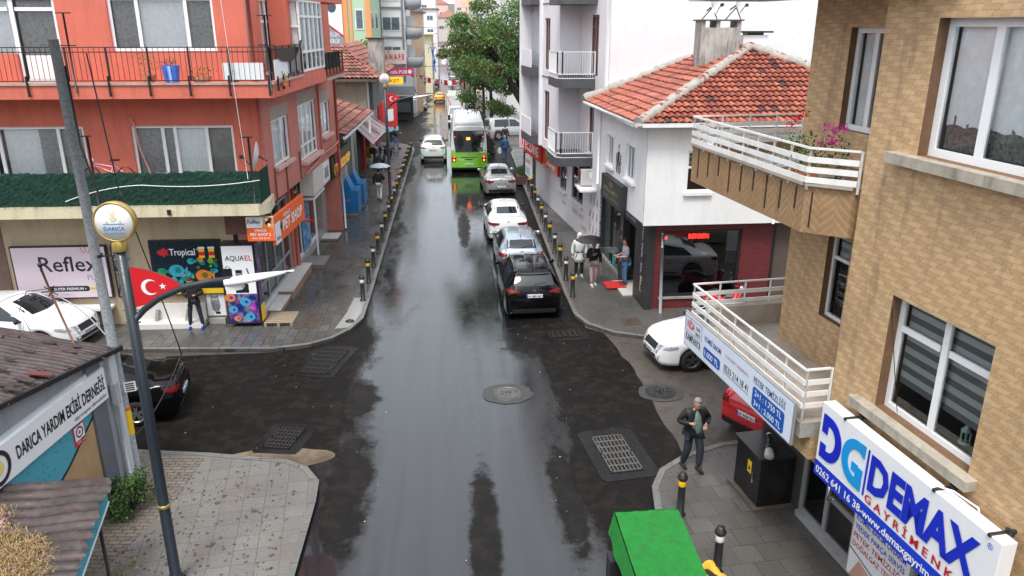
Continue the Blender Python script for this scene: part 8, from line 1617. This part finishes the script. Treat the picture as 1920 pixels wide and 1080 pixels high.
# ================================================================= PEOPLE
skinm = mat('skin', (.5, .28, .2), .55, var=.08, vs=8)
def skin_mesh(name, V, E_, Rd, m, M, parent, sub=1, root=0):
    me = bpy.data.meshes.new(name); me.from_pydata(V, E_, []); o = bpy.data.objects.new(name, me); C.objects.link(o); mod = o.modifiers.new('s', 'SKIN'); mod.use_smooth_shade = True
    for i, sv in enumerate(me.skin_vertices[0].data): r = Rd[i]; sv.radius = r if isinstance(r, tuple) else (r, r); sv.use_root = (i == root)
    if sub: sb = o.modifiers.new('b', 'SUBSURF'); sb.levels = sub; sb.render_levels = sub
    dg = bpy.context.evaluated_depsgraph_get(); m2 = bpy.data.meshes.new_from_object(o.evaluated_get(dg)); bpy.data.objects.remove(o); bpy.data.meshes.remove(me)
    mb = MB(M); mb.raw([tuple(v.co) for v in m2.vertices], [tuple(p.vertices) for p in m2.polygons], m, True); bpy.data.meshes.remove(m2)
    return mb
def person(label, x, y, yaw, H=1.74, z=0, pose=None, top=None, legs=None, shoes=None, hair=None, hairlen=0, coat=0, sleeves=True, shirt=None, hood=None, fat=1, belt=None, face=True, group=None):
    """yaw 0 = facing away from the camera (+Y), 180 = facing the camera"""
    t = thing('person', label, 'person', (x, y, z), group); s = H/1.75; M = Matrix.Translation((x, y, z)) @ Matrix.Rotation(-rad(yaw), 4, 'Z') @ Matrix.Scale(s, 4)
    J = dict(pel=(0, 0, .93), wst=(0, .0, 1.07), chs=(0, -.0, 1.27), nck=(0, .0, 1.46), hd=(0, .035, 1.62), shL=(-.19, 0, 1.40), shR=(.19, 0, 1.40), elL=(-.27, -.03, 1.12), elR=(.27, -.03, 1.12), wrL=(-.27, .06, .87), wrR=(.27, .06, .87),
             hpL=(-.095, 0, .9), hpR=(.095, 0, .9), knL=(-.11, .03, .49), knR=(.11, .03, .49), anL=(-.12, -.0, .08), anR=(.12, -.0, .08)); J.update(pose or {})
    V = lambda k: Vector(J[k]); f = fat
    # one continuous body: trunk, neck, arms, legs
    K = ['pel', 'wst', 'chs', 'nck', 'shL', 'elL', 'wrL', 'shR', 'elR', 'wrR', 'hpL', 'knL', 'anL', 'hpR', 'knR', 'anR', 'hd']; ix = {k: i for i, k in enumerate(K)}
    Ed = [('pel', 'wst'), ('wst', 'chs'), ('chs', 'nck'), ('nck', 'hd'), ('chs', 'shL'), ('shL', 'elL'), ('elL', 'wrL'), ('chs', 'shR'), ('shR', 'elR'), ('elR', 'wrR'), ('pel', 'hpL'), ('hpL', 'knL'), ('knL', 'anL'), ('pel', 'hpR'), ('hpR', 'knR'), ('knR', 'anR')]
    Rb = dict(pel=(.13, .1), wst=(.12, .09), chs=(.14, .1), nck=.055, hd=.05, shL=.055, shR=.055, elL=.042, elR=.042, wrL=.03, wrR=.03, hpL=.085, hpR=.085, knL=.058, knR=.058, anL=.042, anR=.042)
    mb = skin_mesh('body', [J[k] for k in K], [(ix[a], ix[b]) for a, b in Ed], [Rb[k] for k in K], skinm, M, t)
    hd = V('hd'); nk = V('nck'); tilt = (hd-nk).normalized(); R = tilt.to_track_quat('Z', 'Y').to_matrix(); 
    fwd = Vector((0, 1, 0)); fwd = (fwd-tilt*fwd.dot(tilt)).normalized(); sd = fwd.cross(tilt); Rm = Matrix((sd, fwd, tilt)).transposed()
    # head with jaw, nose, ears, eyes, mouth
    vs = []; n = 14; prof = [(-.12, .025, .03), (-.105, .045, .03), (-.08, .06, .02), (-.04, .071, .008), (0, .076, 0), (.04, .078, -.004), (.08, .068, -.006), (.105, .045, -.006), (.12, .012, -.005)]
    for zz, r, fo in prof:
        for k in range(n): a = 2*PI*k/n; vs.append((r*math.cos(a), r*1.18*math.sin(a)+fo, zz))
    M0 = mb.M; mb.M = M @ Matrix.Translation(hd) @ Rm.to_4x4(); mb.raw(vs, [(i*n+k, i*n+(k+1) % n, (i+1)*n+(k+1) % n, (i+1)*n+k) for i in range(8) for k in range(n)]+[tuple(range(n))[::-1], tuple(range(8*n, 9*n))], skinm, True)
    mb.raw([(-.013, .085, -.035), (.013, .085, -.035), (0, .118, -.032), (0, .088, .018), (0, .09, -.045)], [(0, 2, 3), (1, 3, 2), (0, 4, 2), (4, 1, 2)], skinm, True)
    for sg in (-1, 1): mb.ball((sg*.078, -.005, -.01), .022, skinm, 8, (.35, .8, 1.2)); mb.ball((sg*.03, .083, .012), .009, mat('eye_dark', (.03, .02, .02), .3), 6); mb.box(sg*.03-.016, sg*.03+.016, .084, .09, .028, .034, hair or black)
    mb.box(-.022, .022, .09, .096, -.068, -.06, mat('lips', (.35, .12, .1), .5)); mb.M = M0
    # hands: palm, four fingers, thumb
    for sd_ in ('L', 'R'):
        w_, e_ = V('wr'+sd_), V('el'+sd_); d = (w_-e_).normalized(); c_ = Vector((1 if sd_ == 'L' else -1, 0, 0)); up = d.cross(c_); 
        up = Vector((0, 0, 1)) if up.length < .2 else up.normalized(); sdv = d.cross(up).normalized()
        mb.tube([tuple(w_), tuple(w_+d*.04), tuple(w_+d*.085)], [.028, .04, .036], skinm, 8)
        for k, L in enumerate((.065, .078, .072, .055)):
            b0 = w_+d*.08+sdv*(.016*(k-1.5)*1.3); c1 = b0+d*L*.55+up*.012; c2 = c1+d*L*.3+up*.03+c_*.01; mb.tube([tuple(b0), tuple(c1), tuple(c2)], [.010, .009, .007], skinm, 6)
        tb = w_+d*.03-sdv*.035; mb.tube([tuple(w_+d*.02-sdv*.02), tuple(tb+d*.025), tuple(tb+d*.06+up*.02)], [.013, .011, .008], skinm, 6)
    mb.build('body', t)
    g_ = 1.0
    if top:
        J = dict(J); J['pel'] = tuple(Vector(J['pel'])-Vector((0, 0, .06))); K2 = ['pel', 'wst', 'chs', 'nckb', 'shL', 'elL', 'wrL', 'shR', 'elR', 'wrR']; J2 = dict(J); J2['nckb'] = tuple(V('chs').lerp(V('nck'), .75)); 
        for q in ('L', 'R'):
            if not sleeves: J2['wr'+q] = tuple(V('el'+q)); J2['el'+q] = tuple(V('sh'+q).lerp(V('el'+q), .55))
            else: J2['wr'+q] = tuple(V('el'+q).lerp(V('wr'+q), .95))
        Rj = dict(pel=(.175*f, .14*f), wst=(.17*f, .135*f), chs=(.18*f, .135*f), nckb=(.09, .085), shL=.092, shR=.092, elL=.078, elR=.078, wrL=.058, wrR=.058)
        ix2 = {k: i for i, k in enumerate(K2)}; E2 = [('pel', 'wst'), ('wst', 'chs'), ('chs', 'nckb'), ('chs', 'shL'), ('shL', 'elL'), ('elL', 'wrL'), ('chs', 'shR'), ('shR', 'elR'), ('elR', 'wrR')]
        skin_mesh('top', [J2[k] for k in K2], [(ix2[a], ix2[b]) for a, b in E2], [Rj[k] for k in K2], top, M, t).build('top', t)
    if shirt:
        mb = MB(M); c = V('chs'); N = 8; vs = []
        for i in range(N+1):
            u = i/N; zz = 1.44-.52*u; w_ = .035+.075*min(1, u*1.6)
            for k in range(7): a = (k/6-.5)*2; vs.append((a*w_, .127*f+.012-.02*a*a-(.05*(1-u) if u < .25 else 0)+.0, zz))
        mb.raw(vs, [(i*7+k, i*7+k+1, (i+1)*7+k+1, (i+1)*7+k) for i in range(N) for k in range(6)], shirt, True); mb.build('shirt', t)
    if coat:
        mb = MB(M); zc = .95-coat; mb.lathe([(.17*f, .98), (.175*f, .9), (.2*f, zc+.15), (.215*f, zc), (.19*f, zc)], top, (J['pel'][0], J['pel'][1], 0), 18); mb.build('coat_skirt', t)
    if legs:
        ix3 = {k: i for i, k in enumerate(['pel', 'hpL', 'knL', 'anL', 'hpR', 'knR', 'anR'])}; Rl = dict(pel=(.15*f, .12*f), hpL=.1*f, knL=.075*f, anL=.062*f, hpR=.1*f, knR=.075*f, anR=.062*f)
        skin_mesh('trousers', [J[k] for k in ix3], [(0, 1), (1, 2), (2, 3), (0, 4), (4, 5), (5, 6)], [Rl[k] for k in ix3], legs, M, t).build('trousers', t)
    for q in ('L', 'R'):
        a = V('an'+q); mb = MB(M); z0 = a.z-.05; mb.tube([(a.x, a.y-.06, z0+.0), (a.x, a.y+.02, z0+.005), (a.x, a.y+.1, z0-.0), (a.x, a.y+.19, z0-.01)], [.042, .05, .045, .028], shoes or black, 10); mb.box(a.x-.042, a.x+.042, a.y-.09, a.y+.2, z0-.045, z0-.015, shoes or black); mb.build('shoe', t)
    if hair and hood is None:
        mb = MB(M @ Matrix.Translation(hd) @ Rm.to_4x4()); n = 14; vs = []; pr_ = [(-.05-hairlen, .08, -.02), (-.02, .084, -.016), (.03, .087, -.014), (.08, .079, -.012), (.115, .056, -.01), (.134, .02, -.008)]
        for zz, r, fo in pr_:
            for k in range(n):
                a = 2*PI*k/n; sn = math.sin(a); lim = zz if sn < .35 else max(zz, .06+(0 if zz > .05 else 0)); vs.append((r*math.cos(a), (r*1.18*sn if sn < .35 or zz > .05 else .5*r*sn)+fo, lim))
        mb.raw(vs, [(i*n+k, i*n+(k+1) % n, (i+1)*n+(k+1) % n, (i+1)*n+k) for i in range(5) for k in range(n)]+[tuple(range(5*n, 6*n))], hair, True); mb.build('hair', t)
    if hood:
        mb = MB(M @ Matrix.Translation(hd) @ Rm.to_4x4()); mb.lathe([(.14, -.2), (.12, -.13), (.1, -.06), (.1, .04), (.085, .1), (.04, .14), (0, .145)], hood, (0, -.025, 0), 16); mb.build('headscarf', t)
    return t, M, J
cl = lambda n, c, r=.8, v=.15: mat('cloth_'+n, c, r, var=v, vs=14, bump=.3, bs=90)
c_black = cl('black', (.012, .012, .014), .6); c_dk = cl('dark_denim', (.02, .025, .035)); c_blue = cl('blue_denim', (.07, .15, .28)); c_grey = cl('grey_tee', (.32, .34, .38)); c_white = cl('white', (.62, .62, .62)); c_teal = cl('sage_shirt', (.14, .22, .2)); c_pink = mat('pink_print_cloth', (.42, .3, .29), .8, var=.45, vs=40); h_grey = mat('grey_hair', (.25, .24, .23), .8, var=.3, vs=40); h_dark = mat('dark_hair', (.02, .015, .012), .6)
s_blue = mat('blue_shoes', (.02, .06, .4), .5); s_white = mat('white_shoes', (.65, .65, .65), .5)
person('grey haired man in an open black jacket walking towards the camera', 4.88, 14.3, 172, 1.74, 0, dict(hd=(.0, .085, 1.6), nck=(0, .03, 1.45), elL=(-.35, -.06, 1.15), elR=(.35, -.06, 1.15), wrL=(-.17, .2, 1.14), wrR=(.17, .2, 1.2), knL=(-.13, .12, .5), anL=(-.12, .12, .1), knR=(.12, .02, .49), anR=(.14, -.14, .08)), c_black, c_dk, black, h_grey, shirt=c_teal, fat=1.2)
person('man in black hoodie looking at his phone beside the aquarium signs', -8.35, 23.4, 178, 1.74, 0, dict(hd=(0, .09, 1.59), nck=(0, .03, 1.45), elL=(-.3, 0, 1.15), elR=(.3, 0, 1.15), wrL=(-.1, .26, 1.17), wrR=(.1, .26, 1.17), knL=(-.16, .03, .5), anL=(-.19, 0, .08), knR=(.16, .03, .5), anR=(.19, 0, .08)), c_black, c_dk, s_blue, h_dark, shirt=None)
mb = MB(F(-8.35, 23.4)); mb.box(-.1, .1, -.4, -.36, 1.14, 1.26, black); tag(mb.build('phone', origin=(-8.35, 23.0, 1.2)), 'black phone held by the man at the aquarium signs', 'phone')
def umbrella(label, c, r, m, hand, flute=8):
    t = thing('umbrella', label, 'umbrella', tuple(c)); mb = MB(Matrix.Translation(c)); vs = [(0, 0, .0)]; R_ = 5; n = flute*2
    for i in range(1, R_+1):
        u = i/R_
        for k in range(n): a = 2*PI*k/n; rr_ = r*u*(1 if k % 2 == 0 else .95); vs.append((rr_*math.cos(a), rr_*math.sin(a), -.3*r*2*.5*u*u*(1 if k % 2 == 0 else .9)-.0))
    fs = [(0, 1+k, 1+(k+1) % n) for k in range(n)]+[(1+(i-1)*n+k, 1+i*n+k, 1+i*n+(k+1) % n, 1+(i-1)*n+(k+1) % n) for i in range(1, R_) for k in range(n)]; mb.raw(vs, fs, m, False); mb.build('canopy', t)
    mb = MB(); mb.tube([tuple(Vector(c)+Vector((0, 0, .06))), tuple(hand)], .012, steel, 6); mb.tube([tuple(hand), tuple(Vector(hand)+Vector((0, 0, -.1)))], .018, black, 6); mb.build('shaft', t)
    mb = MB(Matrix.Translation(c))
    for k in range(flute): a = 2*PI*k/flute; mb.tube([(0, 0, -.02), (r*.5*math.cos(a), r*.5*math.sin(a), -.09*r-.02), (r*math.cos(a), r*math.sin(a), -.3*r-.015)], .005, steel, 4)
    mb.build('ribs', t)
person('man in a dark jacket and white trousers walking away under a pale umbrella', -4.3, 41.8, 5, 1.74, 0, dict(wrR=(.1, .25, 1.2), elR=(.3, .05, 1.16), knL=(-.1, .12, .5), anL=(-.1, .1, .1), anR=(.1, -.22, .12), knR=(.1, -.04, .48)), c_black, c_white, black, h_dark)
umbrella('pale blue grey umbrella over the man on the left pavement', (-4.22, 42.0, 2.0), .58, mat('pale_umbrella', (.42, .48, .56), .5, var=.15, vs=4), (-4.2, 42.05, 1.22))
person('woman in a black coat and pink patterned trousers walking under the black umbrella', 4.85, 26.75, 176, 1.66, 0, dict(wrR=(.06, .24, 1.28), elR=(.28, .05, 1.14), wrL=(-.28, .02, .88), knR=(.1, .12, .5), anR=(.08, .14, .1), anL=(-.1, -.1, .08)), c_black, c_pink, s_white, h_dark, .06, fat=1.08)
umbrella('black umbrella over the two women on the right pavement', (4.7, 26.6, 1.9), .56, mat('black_umbrella', (.01, .01, .013), .4), (4.8, 26.5, 1.28))
person('woman in a white headscarf and white top behind the black umbrella', 4.5, 27.9, 178, 1.68, 0, dict(anL=(-.1, .12, .1), knL=(-.1, .1, .5)), c_white, c_black, s_white, h_dark, coat=.35, hood=mat('white_scarf', (.68, .68, .68), .8), fat=1.08)
person('man in a grey T-shirt and jeans standing on the step of the barber doorway', 6.0, 26.6, 268, 1.76, .04, dict(hd=(0, .04, 1.62), elL=(-.25, .0, 1.13), elR=(.25, .0, 1.13), wrL=(-.14, .27, 1.1), wrR=(.14, .3, 1.08)), c_grey, c_blue, mat('brown_shoes', (.04, .02, .015), .5), h_dark, sleeves=False, fat=1.1)
person('man in a blue jacket walking away beside the bus with a white bag', 3.3, 54.6, -4, 1.72, 0, dict(anL=(-.1, -.18, .1), anR=(.1, .1, .1)), cl('blue_jacket', (.03, .13, .32)), c_blue, black, mat('bald_skin', (.45, .26, .2), .5), fat=1.12)
mb = MB(); mb.lathe([(0, 0), (.13, .02), (.15, .18), (.1, .34), (.04, .42)], white_p, (2.95, 54.7, .45), 10); tag(mb.build('shopping_bag', origin=(2.95, 54.7, .5)), 'white plastic bag carried by the man in the blue jacket', 'bag')
person('woman in a long black coat and pinkish headscarf at the bus door', 2.55, 56.8, 80, 1.62, RZ, None, c_black, c_black, black, h_dark, coat=.8, hood=mat('pinkish_scarf', (.3, .14, .14), .8), fat=1.15)
person('second dark dressed woman at the bus door, partly hidden by the first', 2.3, 57.8, 30, 1.62, RZ, None, c_black, c_black, black, h_dark, coat=.8, hood=mat('dark_scarf', (.04, .03, .04), .8), fat=1.15)
person('person in dark clothes standing before the silver people carrier', 3.75, 61.5, 20, 1.7, RZ, None, c_black, c_dk, black, h_dark)
person('woman in black leaning out of the second shop door on the left', -5.95, 36.3, 100, 1.68, .0, dict(hd=(0, .12, 1.58), knL=(-.1, -.1, .5), anL=(-.1, -.35, .12)), c_black, c_black, white_p, h_dark, coat=.5, fat=1.05)
person('man in a dark jacket and jeans stepping past the far lamp post', -4.75, 60.2, 60, 1.74, 0, dict(anL=(-.1, -.25, .12), knL=(-.1, -.05, .48), anR=(.1, .22, .1), wrR=(.2, .3, 1.2)), c_black, c_blue, black, h_dark)
person('thin dark figure walking beyond the large tree trunk on the right pavement', 4.95, 52.5, 0, 1.7, 0, None, c_dk, c_black, black, h_dark)
person('person in pink standing between the far parked cars', -.9, 133, 180, 1.7, G(133)+RZ, None, cl('pink_top', (.6, .2, .25)), c_dk, black, h_dark)
person('dark figure standing outside the corner shop by the flag board', -5.3, 64.0, 10, 1.7, G(64), None, c_black, c_dk, black, h_dark)
# ================================================================= UNSEEN BLOCKS ADDED BEHIND THE CAMERA (they only feed reflections)
for lab, x0, x1, y0, y1, h, m_, rd in (('unseen cream block added for reflections behind the camera, left of the street', -24, -9.5, -40, 4, 12, oldw, 'R'), ('unseen grey block added for reflections behind the camera, right of the street', 8.2, 24, -44, -4, 13, aw, 'L')):
    block('apartment_block', lab, 'building', x0, x1, y0, y1, h, m_, (), rows([(3, 5), (9, 11), (15, 17), (21, 23), (27, 29)], 4, 3.1, 3, 1.6), road=rd)
block('apartment_block', 'unseen brown block added for reflections far behind the camera', 'building', -20, 20, -80, -66, 12, tanr)

# parts that were modelled together but are separate pieces become separate parts
def split_part(o, pad=.012):
    me = o.data; nV = len(me.vertices); par = list(range(nV))
    def find(a):
        while par[a] != a: par[a] = par[par[a]]; a = par[a]
        return a
    for p in me.polygons:
        r = find(p.vertices[0])
        for v in p.vertices[1:]: par[find(v)] = r
    isl = {}
    for p in me.polygons: isl.setdefault(find(p.vertices[0]), []).append(p.index)
    items = []
    for k, ps in isl.items():
        vs = [me.vertices[v].co for i in ps for v in me.polygons[i].vertices]; lo = [min(v[j] for v in vs)-pad for j in range(3)]; hi = [max(v[j] for v in vs)+pad for j in range(3)]; items.append([lo, hi, ps])
    ch = True
    while ch:
        ch = False
        for i in range(len(items)):
            for j in range(i+1, len(items)):
                a, b = items[i], items[j]
                if all(a[0][k] <= b[1][k] and b[0][k] <= a[1][k] for k in range(3)):
                    items[i] = [[min(a[0][k], b[0][k]) for k in range(3)], [max(a[1][k], b[1][k]) for k in range(3)], a[2]+b[2]]; del items[j]; ch = True; break
            if ch: break
    if not 1 < len(items) < 40: return
    base = o.name.split('.')[0]
    for it in items[1:]:
        c = o.copy(); c.data = me.copy(); C.objects.link(c); c.name = base
        bm = bmesh.new(); bm.from_mesh(c.data); keep = set(it[2]); bm.faces.ensure_lookup_table(); bmesh.ops.delete(bm, geom=[f for f in bm.faces if f.index not in keep], context='FACES'); bm.to_mesh(c.data); bm.free()
    bm = bmesh.new(); bm.from_mesh(me); keep = set(items[0][2]); bm.faces.ensure_lookup_table(); bmesh.ops.delete(bm, geom=[f for f in bm.faces if f.index not in keep], context='FACES'); bm.to_mesh(me); bm.free()
for o in list(C.objects):
    if o.type == 'MESH' and o.parent and o.name.split('.')[0] in ('washing_line_post', 'downpipe', 'wall_patch', 'bracket', 'door_handle', 'side_windows', 'pilaster', 'grey_strip', 'balcony', 'porch', 'water_stain', 'dish_mount', 'shop_interior', 'door_seam') and not o.children: split_part(o)
